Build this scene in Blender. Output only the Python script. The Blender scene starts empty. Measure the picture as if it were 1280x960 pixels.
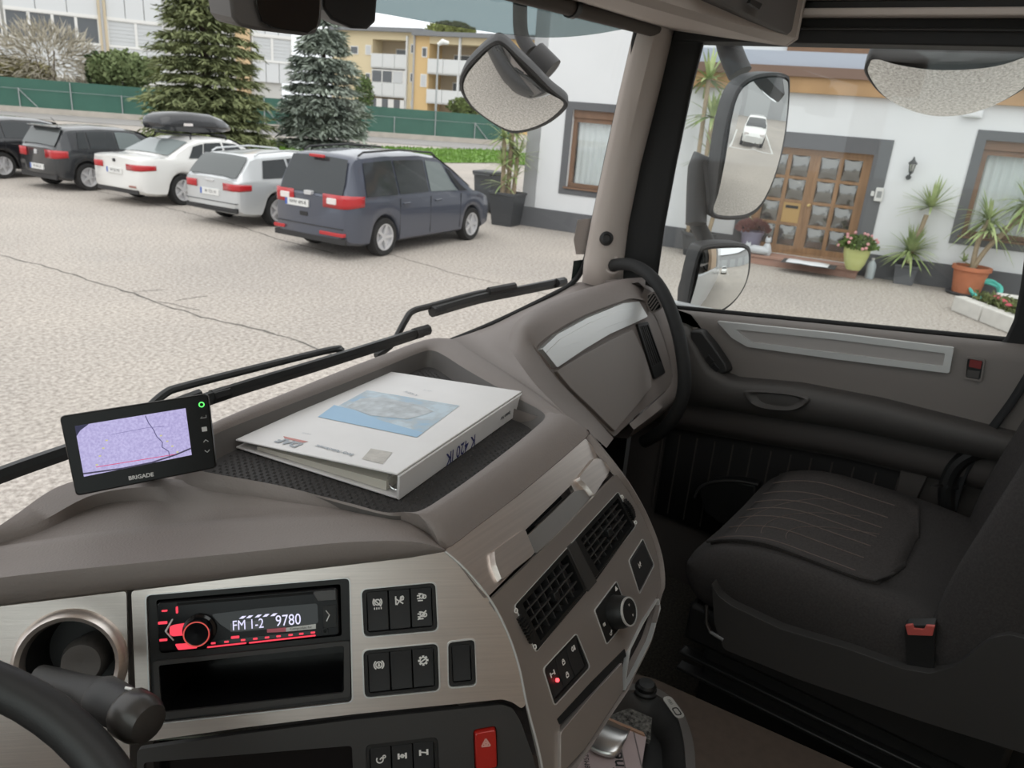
import bpy, bmesh, math, random
import numpy as np
from mathutils import Vector, Matrix
random.seed(7)
SC = bpy.context.scene
COL = SC.collection

# ---------------------------------------------------------------- camera
H = 2.6                      # eye height above the yard, metres
FPX = 960.0                  # focal length for a 1280 px wide frame
AZ, PT, RL = math.radians(55.0), math.radians(19.5), math.radians(4.7)
FW = Vector((math.sin(AZ)*math.cos(PT), math.cos(AZ)*math.cos(PT), -math.sin(PT)))
_r0 = Vector((math.cos(AZ), -math.sin(AZ), 0)); _u0 = _r0.cross(FW)
RT = _r0*math.cos(RL) + _u0*math.sin(RL)
UP = _u0*math.cos(RL) - _r0*math.sin(RL)
CAM = Vector((0, 0, H))
cd = bpy.data.cameras.new('camera'); cam = bpy.data.objects.new('camera', cd); COL.objects.link(cam)
cd.sensor_width = 36.0; cd.lens = FPX/1280*36.0; cd.clip_start = 0.02; cd.clip_end = 500
cam.matrix_world = Matrix((( RT.x, UP.x, -FW.x, 0), (RT.y, UP.y, -FW.y, 0), (RT.z, UP.z, -FW.z, H), (0, 0, 0, 1)))
cd.dof.use_dof = True; cd.dof.focus_distance = 0.9; cd.dof.aperture_fstop = 13.0
SC.camera = cam

# ---------------------------------------------------------------- world, exposure
W = bpy.data.worlds.new('overcast_sky'); SC.world = W; W.use_nodes = True
nt = W.node_tree; nt.nodes.clear()
_o = nt.nodes.new('ShaderNodeOutputWorld'); _b = nt.nodes.new('ShaderNodeBackground')
_t = nt.nodes.new('ShaderNodeTexCoord'); _s = nt.nodes.new('ShaderNodeSeparateXYZ'); _c = nt.nodes.new('ShaderNodeValToRGB')
nt.links.new(_t.outputs['Generated'], _s.inputs[0]); nt.links.new(_s.outputs['Z'], _c.inputs[0])
_c.color_ramp.elements[0].color = (0.80, 0.83, 0.86, 1); _c.color_ramp.elements[1].color = (1.0, 1.0, 1.0, 1)
nt.links.new(_c.outputs[0], _b.inputs['Color']); nt.links.new(_b.outputs[0], _o.inputs[0])
_b.inputs['Strength'].default_value = 1.15
sd = bpy.data.lights.new('sun', 'SUN'); sun = bpy.data.objects.new('sun', sd); COL.objects.link(sun)
sd.energy = 0.7; sd.angle = math.radians(70); sd.color = (1.0, 0.97, 0.93)      # veiled sun behind thin cloud
sun.rotation_euler = (math.radians(28), math.radians(-22), 0)
SC.view_settings.view_transform = 'Standard'; SC.view_settings.look = 'None'
SC.view_settings.exposure = 0.5; SC.view_settings.gamma = 1.0; SC.view_settings.use_curve_mapping = False

# ---------------------------------------------------------------- pixel -> place helpers (1280 x 960 frame)
def V(*a): return Vector(a)
def K(x, y, q): return Vector((x, y, H+q))             # q = height relative to the eye
def ray(x, y): return FW + RT*((x-640)/FPX) - UP*((y-480)/FPX)
def zp(x, y, q): d = ray(x, y); return CAM + d*(q/d.z)  # on the level q below/above the eye
def gp(x, y): return zp(x, y, -H)                       # on the yard
def xp(x, y, X): d = ray(x, y); return CAM + d*(X/d.x)
def yp(x, y, Y): d = ray(x, y); return CAM + d*(Y/d.y)
def dp(x, y, D): return CAM + ray(x, y)*D
def pl(x, y, p, n): d = ray(x, y); return CAM + d*((p-CAM).dot(n)/d.dot(n))

class Frame:
    def __init__(s, o, u, v):
        s.o = Vector(o); s.u = Vector(u).normalized(); v = Vector(v); s.v = (v - s.u*v.dot(s.u)).normalized(); s.n = s.u.cross(s.v)
    def P(s, a, b, c=0): return s.o + s.u*a + s.v*b + s.n*c
    def px(s, x, y, c=0):
        d = pl(x, y, s.o + s.n*c, s.n) - s.o; return (d.dot(s.u), d.dot(s.v))
    def pts(s, L, c=0): return [s.px(x, y, c) for x, y in L]
    def mat(s, a=0, b=0, c=0):
        p = s.P(a, b, c); return Matrix(((s.u.x, s.v.x, s.n.x, p.x), (s.u.y, s.v.y, s.n.y, p.y), (s.u.z, s.v.z, s.n.z, p.z), (0, 0, 0, 1)))
    def at(s, a=0, b=0, c=0, rot=0):
        cr, sr = math.cos(rot), math.sin(rot); return Frame(s.P(a, b, c), s.u*cr+s.v*sr, s.v*cr-s.u*sr)
WF = Frame((0, 0, 0), (1, 0, 0), (0, 1, 0))

# ---------------------------------------------------------------- materials
MATS = {}
def mat(name, col, rough=.6, metal=0., noise=None, bump=None, spec=.5, coat=0., emit=None, stretch=None, col2=None, trans=0.):
    """noise=(scale, amount) varies the colour; bump=(scale, strength, distance); stretch = xyz factors of the texture space"""
    if name in MATS: return MATS[name]
    m = bpy.data.materials.new(name); m.use_nodes = True; t = m.node_tree; N = t.nodes; L = t.links
    b = N['Principled BSDF']; b.inputs['Base Color'].default_value = (*col, 1); b.inputs['Roughness'].default_value = rough
    b.inputs['Metallic'].default_value = metal; b.inputs['Specular IOR Level'].default_value = spec; b.inputs['Coat Weight'].default_value = coat
    if trans: b.inputs['Transmission Weight'].default_value = trans
    if emit: b.inputs['Emission Color'].default_value = (*emit[0], 1); b.inputs['Emission Strength'].default_value = emit[1]
    co = None
    if noise or bump:
        tc = N.new('ShaderNodeTexCoord'); co = tc.outputs['Object']
        if stretch:
            mp = N.new('ShaderNodeMapping'); mp.inputs['Scale'].default_value = stretch; L.new(co, mp.inputs['Vector']); co = mp.outputs[0]
    if noise:
        n = N.new('ShaderNodeTexNoise'); n.inputs['Scale'].default_value = noise[0]; n.inputs['Detail'].default_value = 5; L.new(co, n.inputs['Vector'])
        r = N.new('ShaderNodeValToRGB'); k = noise[1]
        c2 = col2 or tuple(min(1, c*(1+k)) for c in col)
        r.color_ramp.elements[0].position = .3; r.color_ramp.elements[1].position = .7
        r.color_ramp.elements[0].color = (*[c*(1-k) for c in col], 1); r.color_ramp.elements[1].color = (*c2, 1)
        L.new(n.outputs['Fac'], r.inputs[0]); L.new(r.outputs[0], b.inputs['Base Color'])
    if bump:
        n = N.new('ShaderNodeTexNoise'); n.inputs['Scale'].default_value = bump[0]; n.inputs['Detail'].default_value = 3; L.new(co, n.inputs['Vector'])
        p = N.new('ShaderNodeBump'); p.inputs['Strength'].default_value = bump[1]; p.inputs['Distance'].default_value = bump[2]
        L.new(n.outputs['Fac'], p.inputs['Height']); L.new(p.outputs[0], b.inputs['Normal'])
    MATS[name] = m; return m
def glass(name, tint=(1, 1, 1), refl=.06, rough=.0):
    """thin pane: lets light straight through, with a faint mirror sheen"""
    if name in MATS: return MATS[name]
    m = bpy.data.materials.new(name); m.use_nodes = True; t = m.node_tree; t.nodes.clear(); N = t.nodes
    o = N.new('ShaderNodeOutputMaterial'); a = N.new('ShaderNodeBsdfTransparent'); a.inputs[0].default_value = (*tint, 1)
    g = N.new('ShaderNodeBsdfGlossy'); g.inputs['Roughness'].default_value = rough; x = N.new('ShaderNodeMixShader'); x.inputs[0].default_value = refl
    t.links.new(a.outputs[0], x.inputs[1]); t.links.new(g.outputs[0], x.inputs[2]); t.links.new(x.outputs[0], o.inputs[0])
    MATS[name] = m; return m
def glow(name, col, s=1.0): return mat(name, (0, 0, 0), .5, emit=(col, s))

# ---------------------------------------------------------------- mesh builder
class MB:
    def __init__(s): s.v = []; s.f = []
    def add(s, vs, fs):
        k = len(s.v); s.v += [Vector(p) for p in vs]; s.f += [tuple(i+k for i in f) for f in fs]; return s
    def fbox(s, F, a0, a1, b0, b1, c0, c1):
        P = [F.P(a, b, c) for c in (c0, c1) for b in (b0, b1) for a in (a0, a1)]
        return s.add(P, [(0, 2, 3, 1), (4, 5, 7, 6), (0, 1, 5, 4), (2, 6, 7, 3), (0, 4, 6, 2), (1, 3, 7, 5)])
    def box(s, x0, x1, y0, y1, z0, z1): return s.fbox(WF, x0, x1, y0, y1, z0, z1)
    def prism(s, F, out, c0, c1, top=None, caps=True):
        """outline in the frame's plane pushed from c0 to c1 (c1 = face to the viewer); top = a second outline at c1"""
        if sum(out[i-1][0]*out[i][1]-out[i][0]*out[i-1][1] for i in range(len(out))) < 0:
            out = out[::-1]; top = top[::-1] if top else None
        n = len(out); t = top or out
        s.add([F.P(a, b, c0) for a, b in out] + [F.P(a, b, c1) for a, b in t],
              [(i, (i+1) % n, n+(i+1) % n, n+i) for i in range(n)] + ([tuple(range(n))[::-1], tuple(range(n, 2*n))] if caps else []))
        return s
    def tube(s, path, r, n=8, caps=True, closed=False):
        path = [Vector(p) for p in path]; m = len(path); rr = r if hasattr(r, '__len__') else [r]*m; rings = []; up = None
        for i, p in enumerate(path):
            d = (path[(i+1) % m]-path[i-1]) if closed else (path[min(i+1, m-1)]-path[max(i-1, 0)])
            d.normalize()
            if up is None: up = V(0, 0, 1) if abs(d.z) < .9 else V(1, 0, 0)
            a = (up - d*up.dot(d)).normalized(); up = a; b = d.cross(a)
            rings.append([p + (a*math.cos(2*math.pi*k/n) + b*math.sin(2*math.pi*k/n))*rr[i] for k in range(n)])
        return s.loft(rings, wrap=True, closed=closed, caps=caps and not closed)
    def loft(s, rows, wrap=False, closed=False, caps=False):
        m = len(rows[0]); k = [p for r in rows for p in r]; fs = []; R = len(rows)
        for i in range(R if closed else R-1):
            j = (i+1) % R
            for a in range(m if wrap else m-1):
                b = (a+1) % m; fs.append((i*m+a, i*m+b, j*m+b, j*m+a))
        if caps: fs += [tuple(range(m))[::-1], tuple((R-1)*m+a for a in range(m))]
        return s.add(k, fs)
    def lathe(s, F, prof, n=24, caps=True):
        """prof = (radius, height along the frame's normal)"""
        rows = [[F.P(r*math.cos(2*math.pi*k/n), r*math.sin(2*math.pi*k/n), h) for k in range(n)] for r, h in prof]
        return s.loft(rows, wrap=True, caps=caps)
    def text(s, F, txt, size, c=0.0004, align='CENTER', bold=0., shear=0., sx=1.):
        cu = bpy.data.curves.new('t', 'FONT'); cu.body = txt; cu.size = size; cu.align_x = align; cu.align_y = 'CENTER'; cu.offset = bold; cu.shear = shear; cu.resolution_u = 3
        o = bpy.data.objects.new('t', cu); me = bpy.data.meshes.new_from_object(o)
        s.add([F.P(p.co.x*sx, p.co.y, c) for p in me.vertices], [tuple(q.vertices) for q in me.polygons])
        bpy.data.objects.remove(o); bpy.data.curves.remove(cu); bpy.data.meshes.remove(me); return s
    def plate(s, F, out, holes, c0, c1):
        """flat plate with holes, extruded"""
        bm = bmesh.new(); es = []
        for lp in [out]+holes:
            vs = [bm.verts.new((a, b, 0)) for a, b in lp]; es += [bm.edges.new((vs[i], vs[(i+1) % len(vs)])) for i in range(len(vs))]
        bmesh.ops.triangle_fill(bm, use_beauty=True, use_dissolve=False, edges=es, normal=(0, 0, 1))
        bmesh.ops.recalc_face_normals(bm, faces=bm.faces)
        fs = list(bm.faces)
        if fs and fs[0].normal.z < 0: bmesh.ops.reverse_faces(bm, faces=fs)
        bm.verts.index_update(); tv = [v.co.copy() for v in bm.verts]; tf = [tuple(v.index for v in f.verts) for f in bm.faces]
        s.add([F.P(p.x, p.y, c1) for p in tv], tf); s.add([F.P(p.x, p.y, c0) for p in tv], [f[::-1] for f in tf]); bm.free()
        for k, lp in enumerate([out]+holes):
            ar = sum(lp[i-1][0]*lp[i][1]-lp[i][0]*lp[i-1][1] for i in range(len(lp)))
            if (ar < 0) == (k == 0): lp = lp[::-1]
            n = len(lp); s.add([F.P(a, b, c0) for a, b in lp]+[F.P(a, b, c1) for a, b in lp], [(i, (i+1) % n, n+(i+1) % n, n+i) for i in range(n)])
        return s
def rr(a0, a1, b0, b1, r=.003, n=4):
    out = []
    for (cx, cy, t) in ((a1-r, b0+r, -90), (a1-r, b1-r, 0), (a0+r, b1-r, 90), (a0+r, b0+r, 180)):
        for k in range(n+1):
            w = math.radians(t + 90*k/n); out.append((cx+r*math.cos(w), cy+r*math.sin(w)))
    return out
def rpoly(P, r, n=4):
    """round the corners of a polygon"""
    out = []; m = len(P); P = [Vector(p) for p in P]
    for i in range(m):
        p, a, b = P[i], P[i-1]-P[i], P[(i+1) % m]-P[i]; k = min(r, a.length*.45, b.length*.45); s, e = p+a.normalized()*k, p+b.normalized()*k
        for j in range(n+1):
            t = j/n; q = s*(1-t)**2 + p*2*t*(1-t) + e*t*t; out.append((q.x, q.y))
    return out
def grow(P, d):
    c = Vector((sum(p[0] for p in P)/len(P), sum(p[1] for p in P)/len(P)))
    return [((p[0]-c.x)*(1+d/max(1e-6, (Vector(p)-c).length))+c.x, (p[1]-c.y)*(1+d/max(1e-6, (Vector(p)-c).length))+c.y) for p in P]
def crv(P, n=8, closed=False):
    """Catmull-Rom through the points"""
    P = [Vector(p) for p in P]; m = len(P); out = []
    for i in range(m if closed else m-1):
        g = (lambda k: P[k % m]) if closed else (lambda k: P[max(0, min(m-1, k))])
        a, b, c, d = g(i-1), g(i), g(i+1), g(i+2)
        for j in range(n):
            t = j/n; out.append(((b*2) + (c-a)*t + (a*2-b*5+c*4-d)*t*t + (b*3-a-c*3+d)*t**3)*.5)
    if not closed: out.append(P[-1].copy())
    return out
def resamp(P, n):
    P = [Vector(p) for p in P]; L = [0]
    for i in range(1, len(P)): L.append(L[-1]+(P[i]-P[i-1]).length)
    out = []; k = 0
    for j in range(n):
        t = L[-1]*j/(n-1)
        while k < len(P)-2 and L[k+1] < t: k += 1
        w = (t-L[k])/max(1e-9, L[k+1]-L[k]); out.append(P[k].lerp(P[k+1], min(1, max(0, w))))
    return out
def itp(x, T):
    """piecewise linear table"""
    if x <= T[0][0]: return T[0][1]
    for (a, u), (b, v) in zip(T, T[1:]):
        if x <= b: return u+(v-u)*(x-a)/(b-a)
    return T[-1][1]

def link(o, parent=None): COL.objects.link(o); o.parent = parent; return o
def thing(name, label, cat, loc=(0, 0, 0), group=None):
    o = bpy.data.objects.new(name, None); link(o); o.empty_display_size = .05; o.location = loc; tag(o, label, cat, group); return o
def tag(o, label=None, cat=None, group=None, kind=None):
    for k, v in (('label', label), ('category', cat), ('group', group), ('kind', kind)):
        if v: o[k] = v
    return o
def root_of(p):
    while p.parent: p = p.parent
    return p
def obj(name, mb, m, parent=None, smooth=35, bevel=0, label=None, sub=0, origin=None, solid=0, flip=False):
    off = root_of(parent).location.copy() if parent else (Vector(origin) if origin is not None else V(0, 0, 0))
    me = bpy.data.meshes.new(name); me.from_pydata([p-off for p in mb.v], [], mb.f); me.validate()
    if flip: me.flip_normals()
    o = bpy.data.objects.new(name, me); me.materials.append(m if not isinstance(m, str) else MATS[m])
    if smooth: me.polygons.foreach_set('use_smooth', [True]*len(me.polygons)); me.set_sharp_from_angle(angle=math.radians(smooth))
    me.update(); link(o, parent)
    if not parent and origin is not None: o.location = off
    if bevel:
        b = o.modifiers.new('bevel', 'BEVEL'); b.width = bevel; b.segments = 2; b.limit_method = 'ANGLE'; b.angle_limit = math.radians(40)
    if solid:
        b = o.modifiers.new('solid', 'SOLIDIFY'); b.thickness = solid; b.offset = -1
    if sub:
        b = o.modifiers.new('sub', 'SUBSURF'); b.levels = sub; b.render_levels = sub
    if label: o['label'] = label
    return o
def dup(root, label=None, loc=None, rz=None):
    r = root.copy(); link(r)
    if label: r['label'] = label
    if loc is not None: r.location = loc
    if rz is not None: r.rotation_euler = (0, 0, rz)
    for c in list(root.children):
        c2 = c.copy(); link(c2, r)
        for d in list(c.children): link(d.copy(), c2)
    return r

# ---------------------------------------------------------------- shared materials
ALU = mat('brushed_aluminium', (.76, .69, .645), .34, .92, noise=(9, .05), bump=(30, .12, .001), stretch=(1, 1, 60))
SATIN = mat('satin_silver_trim', (.74, .74, .73), .33, .5)
GREYP = mat('grained_grey_plastic', (.222, .190, .175), .62, bump=(420, .5, .0012), noise=(2.5, .05))
GREYD = mat('grained_dark_grey_plastic', (.12, .11, .104), .6, bump=(700, .25, .0006))
BEIGE = mat('beige_cab_plastic', (.50, .44, .40), .7, bump=(600, .2, .0006))
DARK = mat('charcoal_plastic', (.04, .038, .037), .5, bump=(600, .15, .0005))
BLACK = mat('black_plastic', (.012, .012, .012), .45)
GLOSSB = mat('gloss_black', (.006, .006, .007), .12)
RUBBER = mat('black_rubber', (.012, .012, .012), .75)
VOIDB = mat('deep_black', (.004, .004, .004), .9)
CHROME = mat('polished_metal', (.8, .8, .8), .15, 1.)
MIRROR = mat('mirror_glass', (.80, .81, .80), .0, 1.)
ICON = mat('white_print', (.82, .80, .77), .6)
# ================================================================ the cab shell
def wsy(x, q): return 1.08 - .10*((x-.63)/1.04)**4 - .17*(q+.285)        # windscreen surface, y at (x, height)
def wsp(px, py, d=0.):
    y = 1.05
    for _ in range(40): p = yp(px, py, y); y = .6*y+.4*(wsy(p.x, p.z-H)+d)
    return yp(px, py, y)
CARPET = mat('dark_carpet', (.045, .040, .032), .95, noise=(180, .6), bump=(400, .9, .004))
LINER = mat('headliner_cloth', (.57, .43, .31), .9, noise=(90, .08))  # unseen lining, tan tone chosen to send warm light into the cab
def structure(name, mb, m, **k): o = obj(name, mb, m, **k); o['kind'] = 'structure'; return o
structure('floor', MB().box(-.5, 1.80, -.95, 1.10, H-1.20, H-1.15), CARPET, smooth=0)
CE = Frame((0, 0, H), (1, 0, 0), (0, 1, 0))
cl_ = structure('ceiling', MB().plate(CE, [(-.55, -1.0), (1.85, -1.0), (1.85, .97), (-.55, .97)], [[(.10, -.75), (1.20, -.75), (1.20, .30), (.10, .30)]], .80, .86), LINER, smooth=0)  # roof opening added out of view to let sky light in
obj('added_roof_hatch', MB().fbox(CE, .08, 1.22, -.77, .32, .865, .872), glass('added_hatch_glass', (.92, .94, .94), .05), cl_, smooth=0)  # unseen hatch, added to brighten the dash and seats
obj('added_hatch_frame', MB().plate(CE, rr(.06, 1.24, -.79, .34, .05), [rr(.11, 1.19, -.74, .29, .04)], .79, .80), BLACK, cl_)
structure('wall_rear', MB().box(-.55, 1.85, -1.0, -.95, H-1.2, H+.86), LINER, smooth=0)
wl = MB()
for y0, y1, a, b in ((-.95, 1.05, -1.2, -.48), (-.95, 1.0, .45, .8), (-.95, -.50, -.48, .45), (.86, 1.0, -.48, .45)): wl.box(-.55, -.48, y0, y1, H+a, H+b)
structure('wall_left', wl, BEIGE, smooth=0)
structure('window_2', MB().box(-.525, -.518, -.50, .86, H-.48, H+.45), glass('side_window_glass', (.93, .97, .95), .05), smooth=0)  # driver's window, out of view, enlarged to let more light in
structure('wall_right', MB().box(1.79, 1.85, -.95, -.10, H-1.2, H+.8), LINER, smooth=0)
structure('wall_front', MB().box(-.5, 1.80, 1.06, 1.08, H-1.2, H-.64), GREYD, smooth=0)
# outside skin below the windscreen and the doors (seen in the mirrors)
TRUCKW = mat('truck_white_paint', (.55, .56, .57), .3, coat=.5)
fs = MB()
rows = []
for q, d in ((-.72, .02), (-.76, .10), (-.85, .15), (-1.3, .17), (-1.9, .15)):
    rows.append([K(x, 1.08-.10*abs((x-.63)/1.04)**4+d, q) for x in [-.58+2.42*i/20 for i in range(21)]])
structure('wall_outside_front', fs.loft(rows), mat('grille_dark', (.03, .03, .032), .5), solid=.02)
structure('wall_outside_right', MB().box(1.865, 1.90, -1.0, 1.0, H-1.55, H-.44), TRUCKW, bevel=.01)
structure('wall_cargo_box', MB().box(-.62, 1.90, -7.6, -1.15, H-1.45, H+1.2), TRUCKW, bevel=.02)

# windscreen: clear pane, teal shade band, black seal
rows = []
for i in range(13):
    q = -.50 + 1.06*i/12; rows.append([K(x, wsy(x, q)+.004, q) for x in [-.47+2.17*k/28 for k in range(29)]])
w = structure('window_1', MB().loft(rows), glass('windscreen_glass', (.97, .975, .97), .03))
lo = crv([wsp(250, -6), wsp(380, 3), wsp(470, 16), wsp(560, 32), wsp(640, 44), wsp(690, 47), wsp(740, 43), wsp(793, 34)], 6)
rows = []
for k in range(8):
    rows.append([K(p.x, wsy(p.x, p.z-H+(.5-(p.z-H))*k/7)-.002, p.z-H+(.5-(p.z-H))*k/7) for p in lo])
obj('shade_band', MB().loft(rows), glass('teal_shade_band', (.20, .26, .268), .10), w, label='teal tinted shade band along the top of the windscreen')
edge = crv([wsp(560, 428, -.01), wsp(620, 403, -.01), wsp(690, 369, -.01), wsp(716, 353, -.01), wsp(732, 325, -.01), wsp(745, 265, -.01), wsp(765, 172, -.01), wsp(796, 38, -.01), wsp(806, -10, -.01)], 8)
obj('seal', MB().tube(edge, .0075, 8), RUBBER, w)
st = [wsp(x, y, -.004) for x, y in ((722, 275), (739, 273), (737, 300), (731, 318), (720, 318), (717, 300))]
obj('sticker', MB().add(st, [(0, 1, 2, 3, 4, 5)]), mat('grey_sticker', (.55, .50, .47), .6), w, label='grey round-ended sticker in the lower corner of the windscreen')
st = [wsp(x, y, -.004) for x, y in ((717, 326), (733, 324), (728, 342), (714, 350))]
obj('sticker', MB().add(st, [(0, 1, 2, 3)]), mat('dark_green_sticker', (.03, .045, .04), .5), w, label='dark sticker below the grey one')

# right A pillar trim
def pil(L, d=0.):   # blend x/y across the pillar
    return [xp(x, y, X+d) for x, y, X in L]
tp = [pil([(820, -70, 1.655), (846, -70, 1.66), (857, -70, 1.715), (860, -70, 1.77)]),
      pil([(797, 30, 1.655), (822, 30, 1.665), (836, 33, 1.715), (842, 33, 1.77)]),
      pil([(778, 110, 1.655), (802, 110, 1.665), (818, 110, 1.715), (824, 110, 1.77)]),
      pil([(757, 205, 1.655), (779, 205, 1.665), (795, 205, 1.715), (802, 205, 1.77)]),
      pil([(741, 280, 1.655), (760, 280, 1.665), (780, 280, 1.715), (788, 280, 1.77)]),
      pil([(733, 325, 1.655), (752, 325, 1.66), (774, 325, 1.71), (783, 325, 1.77)]),
      pil([(731, 352, 1.655), (752, 358, 1.66), (773, 358, 1.71), (782, 358, 1.77)])]
pr_ = structure('trim_1', MB().loft([resamp(crv(r, 4), 12) for r in tp]), BEIGE, solid=.012, label='beige plastic trim of the right windscreen pillar')
b = Frame(pil([(758, 298, 1.652)])[0], (0, 1, 0), (0, 0, 1)); b = Frame(b.o, RT, UP)
obj('rubber_plug', MB().lathe(b, [(.0165, -.02), (.0165, .004), (.0145, .008), (.009, .010), (.0085, .004), (0.0008, .004)], 20), BLACK, pr_, label='round black plug on the pillar')
obj('handle_socket', MB().lathe(Frame(pil([(766, 332, 1.675)])[0], RT, UP), [(.030, -.02), (.027, -.004), (.021, .006), (.017, .006), (.016, -.006)], 20, caps=False), BEIGE, pr_)
# black door seal between pillar and door glass
sl = structure('trim_2', MB().loft([resamp([xp(x, y, X) for x, y, X in r], 8) for r in (
    [(852, -70, 1.74), (872, -70, 1.745), (906, -60, 1.755)], [(836, 30, 1.74), (855, 34, 1.745), (882, 48, 1.755)], [(818, 110, 1.74), (842, 110, 1.745), (866, 110, 1.755)],
    [(795, 205, 1.735), (822, 205, 1.74), (846, 205, 1.755)], [(780, 285, 1.735), (806, 285, 1.74), (831, 285, 1.755)], [(770, 340, 1.73), (798, 345, 1.735), (822, 350, 1.755)], [(768, 400, 1.73), (790, 410, 1.735), (812, 415, 1.755)])]), RUBBER, solid=.02)
wire = crv([xp(865, 20, 1.735), xp(846, 45, 1.728), xp(836, 90, 1.728), xp(827, 150, 1.728), xp(816, 215, 1.728), xp(808, 226, 1.728), xp(800, 226, 1.728), xp(795, 216, 1.726)], 6)
obj('cable', MB().tube(wire, .0022, 6), mat('grey_wire', (.05, .05, .05), .4), sl)

# roof-side bands above the door glass
hd = bpy.data.objects.new('trim_3', None); link(hd); hd['kind'] = 'structure'
for q0, q1, x0, m in ((.236, .252, 1.70, DARK), (.252, .34, 1.66, BEIGE), (.222, .236, 1.68, BEIGE), (.176, .222, 1.715, RUBBER), (.200, .205, 1.708, DARK), (.34, .80, 1.64, BEIGE)):
    obj('band', MB().box(x0, 1.80, -.30, .84, H+q0, H+q1), m, hd, bevel=.003)

# shelf over the windscreen with the dark pull-out tray
sh = thing('overhead_shelf', 'beige storage shelf over the windscreen with a dark grey front tray', 'shelf', K(.6, .7, .2))
pA, pB = K(1.660, .560, .166), K(1.69, .845, .195)
und = [[K(x, y, q) for x, y, q in r] for r in (
    [(-.5, .86, .205), (.6, .88, .205), (1.1, .875, .205), (1.5, .86, .20), (1.69, .842, .197)],
    [(-.5, .80, .195), (.6, .82, .195), (1.1, .80, .19), (1.5, .76, .187), (1.68, .72, .183)],
    [(-.5, .74, .20), (.6, .74, .20), (1.1, .70, .185), (1.45, .62, .172), (1.655, .565, .165)],
    [(-.5, .73, .24), (.6, .73, .23), (1.1, .69, .20), (1.45, .605, .182), (1.65, .545, .178)],
    [(-.5, .73, .36), (.6, .73, .36), (1.1, .69, .36), (1.45, .605, .36), (1.66, .545, .36)],
    [(-.5, .95, .40), (.6, .98, .40), (1.1, .97, .40), (1.5, .95, .40), (1.74, .90, .40)])]
obj('shelf_shell', MB().loft([resamp(crv(r, 5), 22) for r in und]), BEIGE, sh, solid=.012)
ec = [K(1.69, .842, .197), K(1.68, .72, .183), K(1.655, .565, .165), K(1.65, .545, .178), K(1.66, .545, .36), K(1.74, .90, .40)]
obj('end_cap', MB().add(ec, [tuple(range(6))]), BEIGE, sh, solid=.01)
tr = [yp(890, -4, .60), yp(945, 26, .575), yp(984, 45, .553), yp(992, 40, .548), yp(1004, 18, .545), yp(1012, -8, .545), yp(1030, -90, .545), yp(860, -90, .60)]
trb = [p + V(0, .03, 0) for p in tr]; n = len(tr)
obj('tray_front', MB().add(tr+trb, [tuple(range(n))]+[(i, i+n, (i+1) % n+n, (i+1) % n) for i in range(n)]), GREYD, sh, bevel=.004)
cl = [yp(936, -2, .572), yp(949, 5, .566), yp(945, 12, .566), yp(933, 4, .572)]
obj('latch', MB().add(cl+[p+V(0, -.006, 0) for p in cl], [(4, 5, 6, 7)]+[(i, (i+1) % 4, (i+1) % 4+4, i+4) for i in range(4)]), BLACK, sh)

# roller blind in front of the windscreen top
bl = thing('roller_blind', 'dark brown roller blind rolled up along the top of the windscreen', 'sun blind', K(1.2, .88, .2))
a, b2 = yp(600, -22, .885), yp(826, 38, .862)
obj('roll', MB().tube([a+(b2-a)*t for t in (-1.2, -.5, 0, .5, 1)], .017, 12), mat('brown_blind', (.085, .07, .06), .75), bl)
for t in (.995, .43): obj('bracket', MB().tube([a+(b2-a)*(t-.012), a+(b2-a)*(t+.012)], .0205, 12), BLACK, bl)

# sensor housing hanging in the upper left
ch = thing('sensor_housing', 'dark grey two-lobed sensor housing hanging at the top of the windscreen', 'sensor housing', yp(380, -40, .86))
def lobe(px, depth, y, m, name, grow_=0):
    o = [yp(a, b, y) for a, b in px]; o2 = [p+V(depth*.25, depth, .008) for p in o]; n = len(o)
    return obj(name, MB().add(o+o2, [tuple(range(n))]+[(i, i+n, (i+1) % n+n, (i+1) % n) for i in range(n)]+[tuple(range(n, 2*n))[::-1]]), m, ch, bevel=.004)
lobe([(287, -60), (288, 0), (291, 22), (299, 33), (320, 38), (380, 45), (395, 42), (402, 30), (404, 0), (404, -60)], .07, .80, GREYD, 'housing')
lobe([(318, -60), (320, 5), (327, 28), (340, 36), (385, 43), (397, 36), (401, 18), (402, -60)], .004, .795, GLOSSB, 'lens_cover')
lobe([(404, -60), (404, 10), (415, 25), (440, 36), (460, 37), (470, 28), (472, 0), (474, -60)], .06, .85, BLACK, 'small_housing')
# ================================================================ dashboard
dash = thing('dashboard', 'grey truck dashboard with brushed silver fascia, air vents and switches', 'dashboard', K(.8, .8, -1.1))
uA = RT*.985 + FW*.17 + UP*.04
A = Frame(dp(310, 790, .757), uA, UP - RT*.03)                       # driver-side fascia plane
c1 = A.P(*A.px(613, 745)); c2 = A.P(*A.px(657, 885)); cT = A.P(*A.px(556, 688))
uB = V(math.cos(math.radians(2)), math.sin(math.radians(2)), 0)
B = Frame(c1, uB, c1-c2)                                              # centre stack plane, faces the rear
D = Frame(c1, uB, cT-c1)                                              # drawer strip above it

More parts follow.
